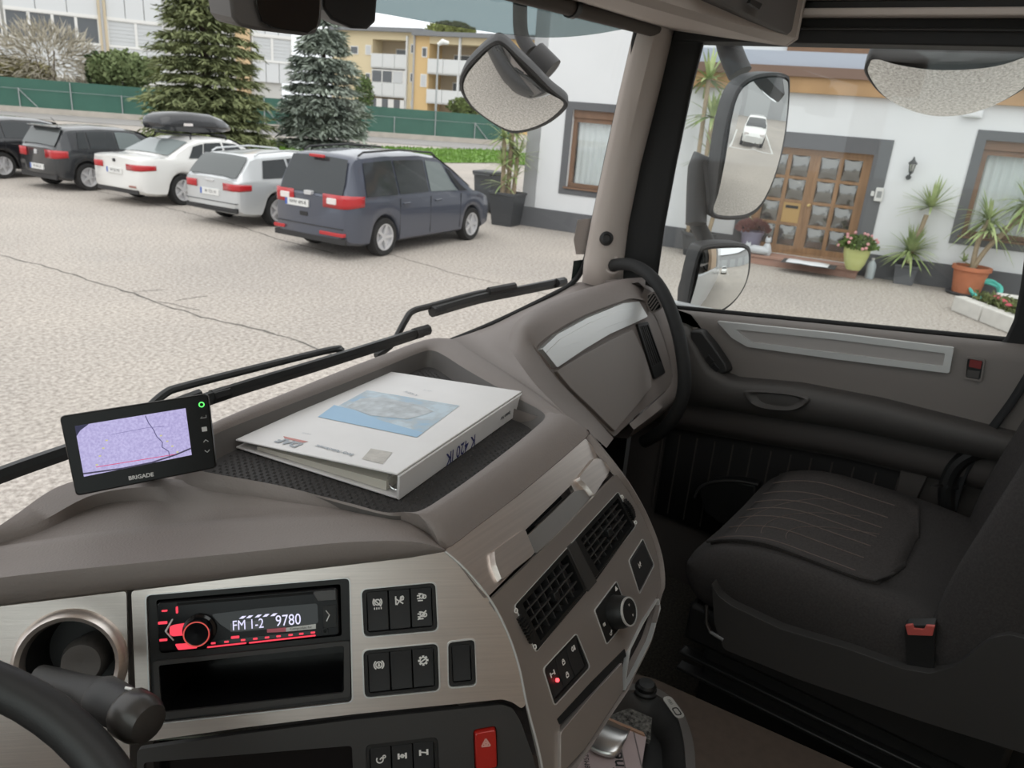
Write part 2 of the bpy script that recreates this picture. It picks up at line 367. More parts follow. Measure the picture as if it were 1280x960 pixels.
def quadpx(F, P, r=.004, c=0): return rpoly(F.pts(P, c), r)
slot = quadpx(A, [(183, 744), (189, 905), (440, 877), (436.5, 722.5)], .005)
bank1 = quadpx(A, [(452, 737), (455, 796), (547, 788), (544, 728)], .006)
bank2 = quadpx(A, [(454, 813), (456, 872), (549, 863), (547, 804)], .006)
single = quadpx(A, [(560, 803), (561, 859), (595, 856), (593, 799)], .005)
fas = rpoly(A.pts([(164, 739), (300, 722), (430, 707), (515, 697), (556, 689), (582, 712), (611, 747), (632, 785), (648, 830), (658, 880), (652, 886), (641, 878), (628, 874), (440, 893), (300, 910), (181, 927), (172, 927)]), .003, 2)
obj('fascia_panel', MB().plate(A, fas, [slot, bank1, bank2, single], -.004, 0), ALU, dash, bevel=.0012, label='brushed silver fascia around the radio')
for h in (slot, bank1, bank2, single):
    obj('cutout_rim', MB().plate(A, grow(h, .0016), [h], -.003, .0012), SATIN, dash)
ring_c = A.px(88, 829)
circ = lambda r, n=32, c=ring_c: [(c[0]+r*math.cos(2*math.pi*k/n), c[1]+r*math.sin(2*math.pi*k/n)) for k in range(n)]
lf = rpoly(A.pts([(-190, 780), (0, 758), (158, 739), (163, 990), (-190, 1010)]), .003, 2)
obj('fascia_panel', MB().plate(A, lf, [circ(.041)], -.004, 0), ALU, dash, bevel=.0012, label='brushed silver fascia with the round steering-lock opening')
Rf = A.at(*ring_c)
obj('lock_ring', MB().lathe(Rf, [(.052, 0), (.050, .006), (.046, .009), (.042, .007), (.040, -.004), (.040, -.05)], 40, caps=False), ALU, dash)
obj('lock_well', MB().lathe(Rf, [(.040, -.002), (.036, -.045), (.0005, -.045)], 32, caps=False), BLACK, dash)
obj('steering_lock', MB().lathe(Rf.at(.006, -.004), [(.020, -.045), (.022, -.02), (.018, -.008), (.016, -.008), (.0005, -.012)], 24), GREYD, dash)

# black lower panel with red hazard switch
low = rpoly(A.pts([(172, 936), (300, 917), (440, 899), (627, 880), (640, 884), (650, 900), (664, 940), (682, 1000), (700, 1060), (172, 1080)], -.004), .004, 3)
lowslot = quadpx(A, [(180, 952), (186, 1050), (444, 1030), (440, 931)], .004, -.004)
bank3 = quadpx(A, [(457, 930), (459, 1000), (550, 992), (547, 920)], .006, -.004)
haz = quadpx(A, [(591, 911), (593, 962), (622, 958), (620, 906)], .004, -.004)
obj('lower_panel', MB().plate(A, low, [lowslot, bank3, haz], -.010, -.002), DARK, dash, bevel=.0015, label='charcoal lower panel below the silver fascia')
obj('slot_back', MB().prism(A, grow(lowslot, .004), -.05, -.045), GLOSSB, dash)
# switch banks
SW = mat('switch_black', (.020, .020, .021), .55)
def icon(mb, F, a, b, kind, s=.006, c=.0006):
    """small printed pictogram"""
    w = s*.09
    def bar(x0, y0, x1, y1, t=w):
        d = Vector((x1-x0, y1-y0)); L = d.length; d.normalize(); n = Vector((-d.y, d.x))*t
        mb.add([F.P(a+s*x0+n.x, b+s*y0+n.y, c), F.P(a+s*x1+n.x, b+s*y1+n.y, c), F.P(a+s*x1-n.x, b+s*y1-n.y, c), F.P(a+s*x0-n.x, b+s*y0-n.y, c)], [(3, 2, 1, 0)])
    def ring(x, y, r, t0=0, t1=360, n=14):
        for k in range(n):
            u, v = math.radians(t0+(t1-t0)*k/n), math.radians(t0+(t1-t0)*(k+1)/n); bar(x+r*math.cos(u), y+r*math.sin(u), x+r*math.cos(v), y+r*math.sin(v))
    if kind == 'abs': ring(0, .1, .38); ring(0, .1, .6, -50, 50, 6); ring(0, .1, .6, 130, 230, 6); bar(-.55, .6, .5, -.5); [bar(-.5+.3*k, -.75, -.35+.3*k, -.75, w*1.6) for k in range(4)]
    if kind == 'belt': bar(-.5, .6, -.5, -.6); bar(-.6, .3, .5, -.5); ring(.35, .3, .22); bar(0, -.1, .6, .1); bar(-.4, -.6, .5, .6)
    if kind == 'gas': bar(-.6, -.2, -.2, -.2); bar(-.6, .2, -.2, .2); ring(.05, .1, .3); ring(.4, .0, .25); bar(-.5, -.5, .2, -.5); bar(-.4, .45, .0, .45)
    if kind == 'gasx': icon(mb, F, a, b, 'gas', s, c); bar(-.6, -.6, .6, .6)
    if kind == 'park': ring(0, 0, .42); ring(0, 0, .66, -55, 55, 6); ring(0, 0, .66, 125, 235, 6); bar(-.12, -.25, 0, .25); bar(.12, -.25, 0, .25); bar(-.08, -.05, .08, -.05)
    if kind == 'gear': ring(0, 0, .45); [bar(.5*math.cos(k*.785), .5*math.sin(k*.785), .72*math.cos(k*.785), .72*math.sin(k*.785), w*1.7) for k in range(8)]; bar(-.3, -.15, .3, .2)
    if kind == 'axle': bar(-.5, .4, -.5, -.4, w*1.6); bar(.5, .4, .5, -.4, w*1.6); bar(-.5, 0, .5, 0); ring(0, 0, .22)
    if kind == 'axle2': bar(-.5, .4, -.5, -.4, w*1.6); bar(.5, .4, .5, -.4, w*1.6); bar(-.5, .1, .5, -.1)
    if kind == 'dial': ring(-.1, 0, .45, -220, 40, 12); bar(-.1, 0, .2, .3); ring(.5, .35, .18)
    if kind == 'lock': bar(-.3, -.45, .3, -.45); bar(-.3, 0, .3, 0); bar(-.3, -.45, -.3, 0); bar(.3, -.45, .3, 0); ring(0, .05, .24, 0, 180, 8)
    if kind == 'lamp': ring(-.1, 0, .35, 90, 270, 8); bar(-.1, .35, -.1, -.35); [bar(.1, .3-.2*k, .55, .25-.2*k) for k in range(4)]
    if kind == 'tri': bar(-.5, -.35, .5, -.35); bar(-.5, -.35, 0, .5); bar(.5, -.35, 0, .5); bar(-.22, -.2, .22, -.2); bar(-.22, -.2, 0, .2); bar(.22, -.2, 0, .2)
    if kind == 'fan': [ring(.22*math.cos(t), .22*math.sin(t), .2) for t in (.3, 2.4, 4.5)]
    return mb
def bank(F, out, nsw, icons, label, c=-.004, names='switch', gap=.0012):
    xs = [p[0] for p in out]; ys = [p[1] for p in out]; a0, a1, b0, b1 = min(xs)+.004, max(xs)-.004, min(ys)+.004, max(ys)-.004
    base = obj('switch_bank', MB().plate(F, grow(out, -.0004), [rr(a0, a1, b0, b1, .003)], -.012, c+.0035), BLACK, dash, bevel=.001, label=label)
    obj('bank_back', MB().prism(F, rr(a0-.001, a1+.001, b0-.001, b1+.001), -.016, -.013), VOIDB, base)
    w = (a1-a0)/nsw
    for k in range(nsw):
        s0, s1 = a0+k*w+gap/2, a0+(k+1)*w-gap/2; m = MB()
        prof = [(b0+.0006, c-.008), (b0+.0006, c+.0018), (b0+(b1-b0)*.5, c+.0004), (b1-.0006, c+.003), (b1-.0006, c-.008)]
        m.loft([[F.P(s, b, h) for b, h in prof] for s in (s0, s1)], caps=True)
        obj(names, m, SW, base, bevel=.0006)
    im = MB()
    for k, y, kd in icons:
        bb = b0+(b1-b0)*y; hh = c+.0004 + (.0026*max(0, y-.5)/.5 if y > .5 else .0014*(.5-y)/.5)
        icon(im, F, a0+(k+.5)*w, bb, kd, .0074, hh+.0007)
    if icons: tag(obj('pictograms', im, ICON, base, smooth=0), kind='stuff')
    return base
bank(A, bank1, 3, [(0, .70, 'abs'), (1, .72, 'belt'), (2, .76, 'gas'), (2, .30, 'gasx')], 'upper bank of three black rocker switches')
bank(A, bank2, 3, [(0, .68, 'park'), (2, .68, 'gear')], 'middle bank of three black rocker switches')
bank(A, bank3, 3, [(0, .74, 'dial'), (1, .76, 'axle'), (2, .78, 'axle2')], 'lowest bank of three black rocker switches', c=-.006)
bank(A, single, 1, [], 'single blank black switch')
xs = [p[0] for p in haz]; ys = [p[1] for p in haz]
RED = mat('hazard_red', (.42, .018, .012), .3, coat=.4)
hz = obj('hazard_switch', MB().prism(A, haz, -.012, .003, top=grow(haz, -.0025)), RED, dash, bevel=.001, label='red hazard light switch')
obj('triangle_print', icon(MB(), A, sum(xs)/len(xs), max(ys)-.014, 'tri', .009, .0037), mat('pale_red_print', (.7, .35, .3), .5), hz)

# radio well: bezel and open pocket
bez_r = quadpx(A, [(194, 751), (199, 818), (427, 796), (425.5, 731)], .003)
pock = quadpx(A, [(198, 832), (202, 891), (430, 866), (430, 807)], .003)
bz = obj('radio_bezel', MB().plate(A, grow(slot, -.0006), [bez_r, pock], -.02, -.003), BLACK, dash, bevel=.0015)
obj('pocket_frame', MB().plate(A, quadpx(A, [(191, 827), (194, 901), (438, 871), (437, 801)], .003), [pock], -.004, .000), DARK, bz, bevel=.001)
pk = MB(); n = len(pock); sm = grow(pock, -.003)
pk.add([A.P(a, b, -.003) for a, b in pock]+[A.P(a, b, -.12) for a, b in sm], [(i, i+n, (i+1) % n+n, (i+1) % n) for i in range(n)]+[tuple(range(n, 2*n))])
obj('storage_pocket', pk, GLOSSB, dash, label='empty black storage pocket below the radio')
rw = MB(); n = len(bez_r)
rw.add([A.P(a, b, -.003) for a, b in bez_r]+[A.P(a, b, -.03) for a, b in bez_r], [(i, i+n, (i+1) % n+n, (i+1) % n) for i in range(n)]+[tuple(range(n, 2*n))])
obj('radio_well', rw, VOIDB, bz)

# ---- left pad (in front of the driver's side of the deck)
def rowq(L): return [zp(x, y, q) for x, y, q in L]
def rowA(L, c): return [A.P(*A.px(x, y, c), c) for x, y in L]
NP = 44
lp = [rowA([(-130, 774), (0, 757), (160, 738), (300, 722), (430, 707), (515, 697), (557, 690)], -.004),
      rowA([(-130, 770), (0, 753), (160, 734), (300, 719), (430, 704), (515, 695), (557, 689)], .006),
      rowA([(-130, 761), (0, 742), (160, 724), (300, 710), (430, 696), (515, 689), (557, 688)], .013),
      rowA([(-130, 743), (0, 722), (160, 705), (300, 691), (430, 678), (515, 677), (556, 687)], .014),
      rowq([(-130, 722, -.449), (0, 700, -.444), (160, 684, -.436), (300, 668, -.428), (430, 656, -.418), (515, 662, -.419), (555, 686, -.430)]),
      rowq([(-120, 710, -.446), (0, 687, -.441), (160, 670, -.434), (300, 656, -.426), (430, 648, -.416), (500, 650, -.415), (552, 681, -.428)]),
      rowq([(-120, 704, -.447), (6, 682, -.442), (160, 662, -.436), (300, 649, -.428), (420, 642, -.419), (490, 644, -.416), (548, 676, -.427)]),
      rowq([(-110, 702, -.449), (16, 680, -.446), (160, 660, -.451), (300, 647, -.436), (400, 636, -.421), (480, 641, -.417), (545, 672, -.427)]),
      rowq([(-105, 701, -.446), (40, 668, -.445), (136, 629, -.450), (255, 628, -.438), (380, 631, -.421), (470, 640, -.417), (543, 669, -.427)]),
      rowq([(-100, 700, -.440), (35, 659, -.437), (122, 617, -.434), (225, 608, -.427), (345, 621, -.420), (462, 638, -.417), (542, 668, -.427)]),
      rowq([(-70, 705, -.434), (10, 650, -.432), (87, 603, -.432), (190, 597, -.428), (330, 613, -.422), (455, 636, -.419), (541, 668, -.428)]),
      ]
drop = [p + V(-.02, .06, -.10) for p in crv(lp[-1], 6)]
obj('left_pad', MB().loft([crv(r, 6) for r in lp]+[drop]), GREYP, dash, smooth=60, label='padded grained top in front of the silver fascia')

# ---- centre pod pad with sunken tray
rim = [(232, 574), (240, 584), (270, 591), (320, 600), (360, 608), (400, 619), (440, 630), (475, 639), (498, 642), (522, 638), (552, 620), (595, 590), (640, 556), (668, 533),
       (681, 520), (676, 511), (650, 497), (615, 478), (580, 458), (555, 442), (540, 436), (524, 439), (480, 457), (440, 473), (360, 504), (300, 527), (265, 542), (243, 556)]
outr = [(225, 590, -.424), (235, 603, -.424), (265, 609, -.421), (315, 617, -.420), (360, 626, -.420), (415, 635, -.419), (470, 643, -.418), (510, 656, -.421), (540, 672, -.428), None, None, None, None, None,
        (736, 540, -.412), (722, 530, -.405), (692, 507, -.404), (655, 480, -.404), (612, 452, -.404), (580, 432, -.403), (561, 423, -.402), (530, 425, -.400), (480, 443, -.400), (440, 458, -.400), (360, 490, -.400), (300, 514, -.400), (255, 535, -.402), (228, 560, -.412)]
dr_top = [(556, 686), (600, 655), (650, 617), (700, 575), (733, 546)]
rimv = [zp(x, y, -.406) for x, y in rim]
flo = [zp(x, y, -.406) for x, y in rim]
cc = sum(flo, V(0, 0, 0))/len(flo)
flo = [p + (cc-p).normalized()*.014 + V(0, 0, -.030) for p in flo]
out = []; k = 0
for i, o in enumerate(outr):
    if o is None: out.append(D.P(*D.px(*dr_top[k]), .001)); k += 1
    else: out.append(zp(*o))
crest = []
for i in range(len(rim)):
    near = 8 <= i <= 14; crest.append([rimv[i].lerp(out[i], t)+V(0, 0, (.012 if near else .002)*math.sin(math.pi*t)**.8) for t in (.12, .35, .6, .82)])
skirt = [p + ((V(0, .05, -.05) if i >= 20 else V(.03, .0, -.06)) if i >= 14 else V(0, .02, -.04)) for i, p in enumerate(out)]
rings = [flo, [f.lerp(r, .5)+V(0, 0, -.004) for f, r in zip(flo, rimv)], [r+V(0, 0, -.003) for r in rimv]] + [[c[j] for c in crest] for j in range(4)] + [out, skirt]
rings = [crv(r, 4, True) for r in rings]
obj('tray_pad', MB().loft(rings[2:], wrap=True), GREYP, dash, smooth=60, label='raised grained pad around the sunken tray')
tf = crv(flo, 4, True); n = len(tf)
obj('tray_wall', MB().loft([rings[0], rings[1], rings[2]], wrap=True), GREYD, dash, smooth=60)
MATR = mat('ribbed_rubber_mat', (.040, .037, .036), .75)
ce = sum(tf, V(0, 0, 0))/n
tray = obj('tray_floor', MB().add(tf, [tuple(range(n))]), MATR, dash, smooth=0, label='dark rubber tray floor with dimples')
dm = MB(); inner = [(p.x, p.y) for p in tf]
def inside(x, y, P):
    c = False
    for i in range(len(P)):
        (x0, y0), (x1, y1) = P[i-1], P[i]
        if (y0 > y) != (y1 > y) and x < (x1-x0)*(y-y0)/(y1-y0)+x0: c = not c
    return c
inn = [((x-ce.x)*.95+ce.x, (y-ce.y)*.95+ce.y) for x, y in inner]
zf = tf[0].z
for i in range(-40, 60):
    for j in range(-40, 60):
        x, y = ce.x + i*.0085+(j % 2)*.00425, ce.y + j*.0075
        if inside(x, y, inn):
            s = .0031; dm.add([(x-s, y, zf+.0002), (x, y-s, zf+.0002), (x+s, y, zf+.0002), (x, y+s, zf+.0002), (x, y, zf+.0022)], [(0, 1, 4), (1, 2, 4), (2, 3, 4), (3, 0, 4)])
tag(obj('rubber_pimples', dm, MATR, tray, smooth=0), kind='stuff')

# ---- drawer strip above the vents
dlo = [(606, 748), (650, 706), (700, 657), (740, 616), (767, 588)]
dpoly = rpoly(D.pts([(557, 687), (600, 656), (650, 618), (700, 576), (732, 548), (767, 588), (740, 616), (700, 657), (650, 706), (609, 747)]), .002, 2)
hs = D.pts([(655, 664), (664, 688), (720, 634), (738, 620), (712, 605), (690, 630)])
slot_d = rpoly(D.pts([(653, 666), (657, 672), (718, 614), (714, 606), (690, 630)]), .001, 2)
obj('drawer_front', MB().plate(D, dpoly, [slot_d], -.006, 0), ALU, dash, bevel=.0012, label='brushed silver drawer front with a finger slot')
obj('drawer_slot', MB().prism(D, grow(slot_d, .002), -.03, -.025), VOIDB, dash)
e1 = rpoly(D.pts([(611, 690), (653, 661), (660, 677), (667, 694), (622, 730), (613, 708)]), .004, 3)
e2 = rpoly(D.pts([(718, 600), (738, 574), (748, 574), (762, 587), (739, 624), (728, 610)]), .004, 3)
for e in (e1, e2): obj('drawer_grip', MB().prism(D, e, -.001, .006, top=grow(e, -.003)), ALU, dash, smooth=0)
ch_ = rpoly(D.pts([(655, 675), (716, 615), (729, 612), (739, 626), (669, 693)]), .003, 3)
obj('grip_shade_patch', MB().prism(D, ch_, .0002, .0012), mat('shaded_silver', (.33, .32, .31), .4, .7), dash)  # flat plate in darker silver, shade of the hollow put into the colour

# ---- centre stack plate
ventL = [(643, 758), (670, 814), (733, 739), (709, 686)]
ventR = [(717, 677), (744, 726), (793, 657), (772, 617)]
vent_all = quadpx(B, [(643, 757), (670, 815), (794, 658), (772, 615)], .004)
rot = quadpx(B, [(743, 763), (758, 805), (787, 770), (770, 727)], .003)
bank4 = quadpx(B, [(679, 836), (693, 882), (737, 834), (720, 792)], .005)
sq = quadpx(B, [(786, 701), (799, 742), (817, 706), (803, 674)], .003)
st_out = rpoly(B.pts([(612, 751), (660, 704), (710, 655), (748, 615), (770, 593), (786, 615), (803, 645), (816, 675), (824, 705), (826, 733), (820, 748), (802, 775), (783, 815), (740, 860), (700, 905), (697, 940), (698, 990), (694, 1040), (690, 1040), (676, 950), (660, 882), (640, 805)]), .003, 2)
obj('stack_panel', MB().plate(B, st_out, [vent_all, rot, bank4, sq], -.004, 0), mat('satin_grey_panel', (.40, .36, .335), .38, .6, bump=(30, .05, .001)), dash, bevel=.0012, label='satin grey centre stack panel with two vents')
for h in (vent_all, rot, bank4, sq):
    obj('cutout_rim', MB().plate(B, grow(h, .0013), [h], -.003, .001), SATIN, dash)
# thin bright tube added as the highlight along the fascia and stack seam
obj('seam_highlight', MB().tube(crv([A.P(*A.px(x, y, .001), .001) for x, y in ((556, 689), (582, 712), (611, 747), (632, 785), (648, 830), (659, 882), (676, 950), (690, 1040))], 5), .0013, 8), SATIN, dash)
def vent(F, P, label, fins, slats):
    q = [Vector(F.px(*p)) for p in P]                      # TL, BL, BR, TR
    f = lambda s, t: (q[0]*(1-s)+q[3]*s)*(1-t) + (q[1]*(1-s)+q[2]*s)*t
    v = obj('air_vent', MB().plate(F, rpoly([f(0, 0), f(0, 1), f(1, 1), f(1, 0)], .003), [rpoly([f(.10, .08), f(.10, .92), f(.96, .92), f(.96, .08)], .002)], -.012, .001), BLACK, dash, bevel=.0008, label=label)
    obj('vent_back', MB().prism(F, [tuple(f(0, 0)), tuple(f(0, 1)), tuple(f(1, 1)), tuple(f(1, 0))], -.035, -.033), VOIDB, v)
    for k in range(slats):
        t = .08+.84*(k+1)/(slats+1); a, b = f(.09, t), f(.97, t); up = F.v*.0011; m = MB()
        pts = [F.P(a.x, a.y, -.003), F.P(b.x, b.y, -.003)]; pb = [F.P(a.x, a.y, -.016)-F.v*.004, F.P(b.x, b.y, -.016)-F.v*.004]
        m.add([pts[0]+up, pts[1]+up, pts[1]-up, pts[0]-up, pb[0]+up, pb[1]+up, pb[1]-up, pb[0]-up], [(3, 2, 1, 0), (0, 1, 5, 4), (2, 3, 7, 6), (4, 5, 6, 7), (0, 4, 7, 3), (1, 2, 6, 5)])
        obj('slat', m, DARK, v, smooth=0)
    for k in range(fins):
        s = .10+.86*(k+1)/(fins+1); a, b = f(s, .07), f(s, .93); u = F.u*.0008; m = MB()
        o4 = [F.P(a.x, a.y, -.005), F.P(b.x, b.y, -.005), F.P(b.x, b.y, -.03), F.P(a.x, a.y, -.03)]
        m.add([p-u for p in o4]+[p+u for p in o4], [(0, 1, 2, 3), (7, 6, 5, 4), (0, 4, 5, 1), (1, 5, 6, 2), (2, 6, 7, 3), (3, 7, 4, 0)])
        obj('fin', m, DARK, v, smooth=0)
    c = f(.55, .52); obj('vent_tab', MB().fbox(F, c.x-.005, c.x+.005, c.y-.005, c.y+.005, -.006, .003), BLACK, v, bevel=.001)
    return v
vl = vent(B, ventL, 'left air vent in the centre stack', 6, 3)
vr = vent(B, ventR, 'right air vent in the centre stack', 5, 4)
obj('vent_divider', MB().prism(B, B.pts([(708, 684), (734, 740), (745, 727), (718, 675)]), -.01, .002), DARK, dash, bevel=.001)
obj('vent_surround', MB().plate(B, grow(vent_all, -.0003), [B.pts(ventL), B.pts(ventR)], -.012, -.001), BLACK, dash)
for v, P in ((vl, [(643, 762), (649, 775), (660, 797), (668, 810)]), (vr, [(776, 620), (783, 632), (789, 644), (794, 654)])):
    a, b = Vector(B.px(*P[0])), Vector(B.px(*P[3])); m = MB()
    for k in range(9):
        p = a.lerp(b, .2+.6*k/8); h = .004*math.sin(math.pi*(k+.5)/9); m.fbox(B.at(p.x, p.y, 0, math.atan2(b.y-a.y, b.x-a.x)), -.0012, .0012, -.004, .004, -.002, .003+h)
    obj('thumb_wheel', m, BLACK, v, smooth=0)
    m = MB(); [m.lathe(B.at(a.lerp(b, t).x, a.lerp(b, t).y), [(.0028, .001), (.0028, .002), (.0017, .002), (.0017, .001)], 12, caps=False) for t in (.03, .97)]
    tag(obj('vent_marks', m, ICON, v), kind='stuff')
# rotary switch
rp = obj('rotary_switch', MB().prism(B, grow(rot, -.0006), -.008, .001), BLACK, dash, bevel=.001, label='black rotary switch on a square plate')
rc = B.px(768, 765)
kb = obj('knob', MB().lathe(B.at(*rc), [(.021, .001), (.020, .012), (.018, .020), (.0165, .022), (.0005, .022)], 32), BLACK, rp)
obj('knob_ring', MB().lathe(B.at(*rc), [(.0178, .0200), (.0180, .0225), (.0160, .0228), (.0160, .0215)], 32, caps=False), SATIN, kb)
im = MB(); F2 = B.at(*rc); [icon(im, F2, .008*math.cos(t), .008*math.sin(t), 'fan', .0035, .0226) for t in (1.2, -1.0)]
xs = [p[0] for p in rot]; ys = [p[1] for p in rot]
icon(im, B, min(xs)+.008, (min(ys)+max(ys))/2-.004, 'lamp', .005, .0016); icon(im, B, max(xs)-.012, max(ys)-.006, 'tri', .006, .0016); icon(im, B, min(xs)+.016, min(ys)+.007, 'dial', .005, .0016)
tag(obj('pictograms', im, ICON, rp, smooth=0), kind='stuff')
bk = bank(B, bank4, 3, [(0, .66, 'axle2'), (1, .70, 'lock'), (1, .28, 'lock'), (2, .78, 'lamp')], 'bank of switches with a lit red dot on the centre stack')
xs = [p[0] for p in bank4]; ys = [p[1] for p in bank4]
obj('indicator_light', MB().lathe(B.at(min(xs)+(max(xs)-min(xs))*.24, min(ys)+(max(ys)-min(ys))*.42, -.0012), [(.0022, -.001), (.0022, .0012), (.0012, .002), (.0002, .002)], 12), glow('red_led', (1, .05, .06), 3), bk)
sqp = obj('square_switch', MB().prism(B, grow(sq, -.0004), -.008, .001, top=grow(sq, -.003)), SW, dash, bevel=.001, label='single square switch right of the rotary knob')
obj('pictograms', icon(MB(), B, sum(p[0] for p in sq)/len(sq)-.006, sum(p[1] for p in sq)/len(sq)+.002, 'belt', .006, .0016), ICON, sqp, smooth=0)
# lower drawer of the stack, its dark finger gap and the open cubby beside it
gap = rpoly(B.pts([(697, 899), (700, 906), (744, 862), (783, 820), (781, 811), (740, 852)], .001), .001, 2)
obj('drawer_gap', MB().prism(B, gap, -.02, .0008), VOIDB, dash)
ldr = rpoly(B.pts([(701, 916), (701, 968), (731, 936), (756, 898), (779, 863), (778, 828), (740, 869)], .004), .003, 3)
obj('lower_drawer', MB().prism(B, ldr, -.01, .004), MATS['satin_grey_panel'], dash, bevel=.0015, label='satin grey lower drawer front')
cub = rpoly(B.pts([(786, 812), (803, 778), (821, 749), (823, 762), (811, 800), (786, 850), (779, 862), (782, 835)]), .002, 2)
obj('cubby_frame', MB().plate(B, grow(cub, .002), [cub], -.004, .003), SATIN, dash)
obj('cubby', MB().prism(B, cub, -.05, -.012), GLOSSB, dash)
# pod flank towards the passenger
fl0 = [D.P(*D.px(733, 546), 0)]+[B.P(*B.px(x, y), 0) for x, y in ((769, 591), (787, 616), (804, 646), (817, 676), (825, 706), (827, 735), (822, 752), (811, 802), (790, 846), (780, 868), (757, 902), (733, 940), (702, 985))]
off1 = [V(.012, .004, .006)]*len(fl0)
rows = [[p+V(0, .003, -.004) for p in fl0], [p+V(.006, -.002, .003) for p in fl0], [p+V(.015, .006, .004) for p in fl0], [p+V(.022, .04, -.005) for p in fl0], [p+V(.03, .30, -.01) for p in fl0]]
obj('stack_flank', MB().loft([crv(r, 4) for r in rows]), GREYP, dash, smooth=60)
obj('stack_core', MB().fbox(Frame(K(.60, .47, -1.1), (1, 0, 0), (0, 1, 0)), 0, .20, 0, .4, 0, .56), DARK, dash)

# ---- passenger deck and glove-box hood
G = Frame(K(1.15, .74, -.41), V(1, .0, 0), V(0, .34, .94))
deck0 = rowq([(564, 424, -.408)])+[wsp(x, y, -.012) for x, y in ((600, 412), (650, 389), (695, 368), (718, 354))]+[xp(745, 352, 1.655), xp(775, 349, 1.66), xp(805, 350, 1.665)]
deck1 = rowq([(715, 524, -.407), (685, 497, -.405), (655, 462, -.402), (636, 428, -.400), (648, 400, -.398), (690, 380, -.396), (740, 365, -.395), (803, 352, -.394)])
n1 = 40
d0, d1 = resamp(crv(deck0, 6), n1), resamp(crv(deck1, 6), n1)
obj('passenger_deck', MB().loft([[p+V(0, .05, -.10) for p in d0], d0]+[[a.lerp(b, t)+V(0, 0, -.004*math.sin(math.pi*t)) for a, b in zip(d0, d1)] for t in (.25, .5, .75)]+[d1]), GREYP, dash, smooth=60, label='smooth grey deck below the windscreen on the passenger side')
h1 = rowq([(758, 560, -.46), (746, 549, -.43), (728, 535, -.412), (685, 497, -.405), (655, 462, -.402), (636, 428, -.400), (648, 400, -.398), (690, 380, -.396), (740, 365, -.395), (770, 358, -.394), (803, 352, -.394)])
h3 = [G.P(*G.px(x, y, .006), .006) for x, y in ((767, 548), (758, 538), (738, 516), (708, 486), (688, 464), (670, 438), (688, 418), (728, 395), (775, 377), (790, 373), (806, 376))]
h1, h3 = resamp(crv(h1, 6), 60), resamp(crv(h3, 6), 60)
obj('glovebox_hood', MB().loft([[a.lerp(b, t)+V(0, 0, .030*math.sin(math.pi*t)*min(1, max(0, (i-10)/14))) for i, (a, b) in enumerate(zip(h1, h3))] for t in (0, .08, .2, .35, .5, .65, .8, .92, 1)]), GREYP, dash, smooth=60, label='rounded grey hood over the glovebox')
lid = rpoly(G.pts([(691, 464), (725, 443), (760, 424), (788, 411), (802, 440), (811, 470), (812, 484), (790, 512), (765, 541), (738, 514), (708, 485)]), .006, 3)
obj('glovebox_lid', MB().prism(G, lid, -.004, .007, top=grow(lid, -.003)), mat('smooth_grey_plastic', (.29, .26, .245), .5, bump=(700, .15, .0005)), dash, bevel=.002, label='smooth grey glovebox lid')
trimo = rpoly(G.pts([(671, 437), (690, 419), (730, 396), (775, 379), (795, 377), (806, 396), (790, 404), (760, 418), (725, 438), (690, 461)]), .004, 3)
t_ = obj('glovebox_trim', MB().prism(G, trimo, -.003, .010, top=grow(trimo, -.004)), SATIN, dash, smooth=0, label='bright silver trim over the glovebox lid')
ti = rpoly(G.pts([(682, 441), (700, 424), (735, 404), (776, 387), (792, 385), (798, 394), (760, 409), (724, 428)], .011), .003, 3)
obj('trim_hollow', MB().prism(G, ti, .0095, .0115, top=grow(ti, -.003)), SATIN, t_, smooth=0)
face = rpoly(G.pts([(664, 438), (690, 412), (730, 390), (780, 372), (806, 376), (826, 405), (840, 455), (840, 482), (818, 500), (795, 520), (768, 546), (735, 516), (700, 482)]), .006, 3)
obj('glovebox_face', MB().prism(G, face, -.05, 0), GREYP, dash)
vq = [(796, 405), (818, 474), (831, 466), (809, 402)]
vb_ = obj('side_vent', MB().plate(G, quadpx(G, vq, .004, .004), [rpoly(G.pts([(799, 408), (815, 458), (826, 452), (809, 406)], .004), .002)], -.004, .006), BLACK, dash, bevel=.001, label='narrow black vent beside the glovebox')
obj('vent_back', MB().prism(G, G.pts(vq), -.001, .0005), VOIDB, vb_)
for k in range(4):
    t = (k+.8)/4.6; a = Vector(G.px(799+10*t, 408-2*t, .004)); b = Vector(G.px(815+11*t, 458-6*t, .004)); m = MB()
    m.prism(G, [(a.x-.0014, a.y), (b.x-.0014, b.y), (b.x+.0014, b.y), (a.x+.0014, a.y)], .0006, .005); obj('slat', m, DARK, vb_, smooth=0)
# rounded end of the dash with the demister grille
e0 = [G.P(*G.px(x, y), .001) for x, y in ((800, 373), (812, 385), (826, 412), (838, 455), (838, 480), (818, 502), (786, 530))]
e1_ = [G.P(*G.px(x, y), -.01) for x, y in ((803, 352), (828, 366), (845, 405), (855, 455), (853, 492), (832, 518), (790, 548))]
e2_ = [p+V(.012, .035, -.012) for p in e1_]; e3_ = [p+V(.01, .09, -.06) for p in e1_]
obj('dash_end', MB().loft([resamp(crv(r, 6), 30) for r in (e0, [a.lerp(b, .5)+V(0, -.012, .008) for a, b in zip(e0, e1_)], e1_, e2_, e3_)]), GREYP, dash, smooth=60)
gF = Frame(G.P(*G.px(816, 378), .004), uB*.8+V(0, -.2, -.5), V(.2, .6, .6))
gF = Frame(G.P(*G.px(816, 378, .012), .012), RT*.45-UP*.85+FW*.1, RT*.85+UP*.45-FW*.25)
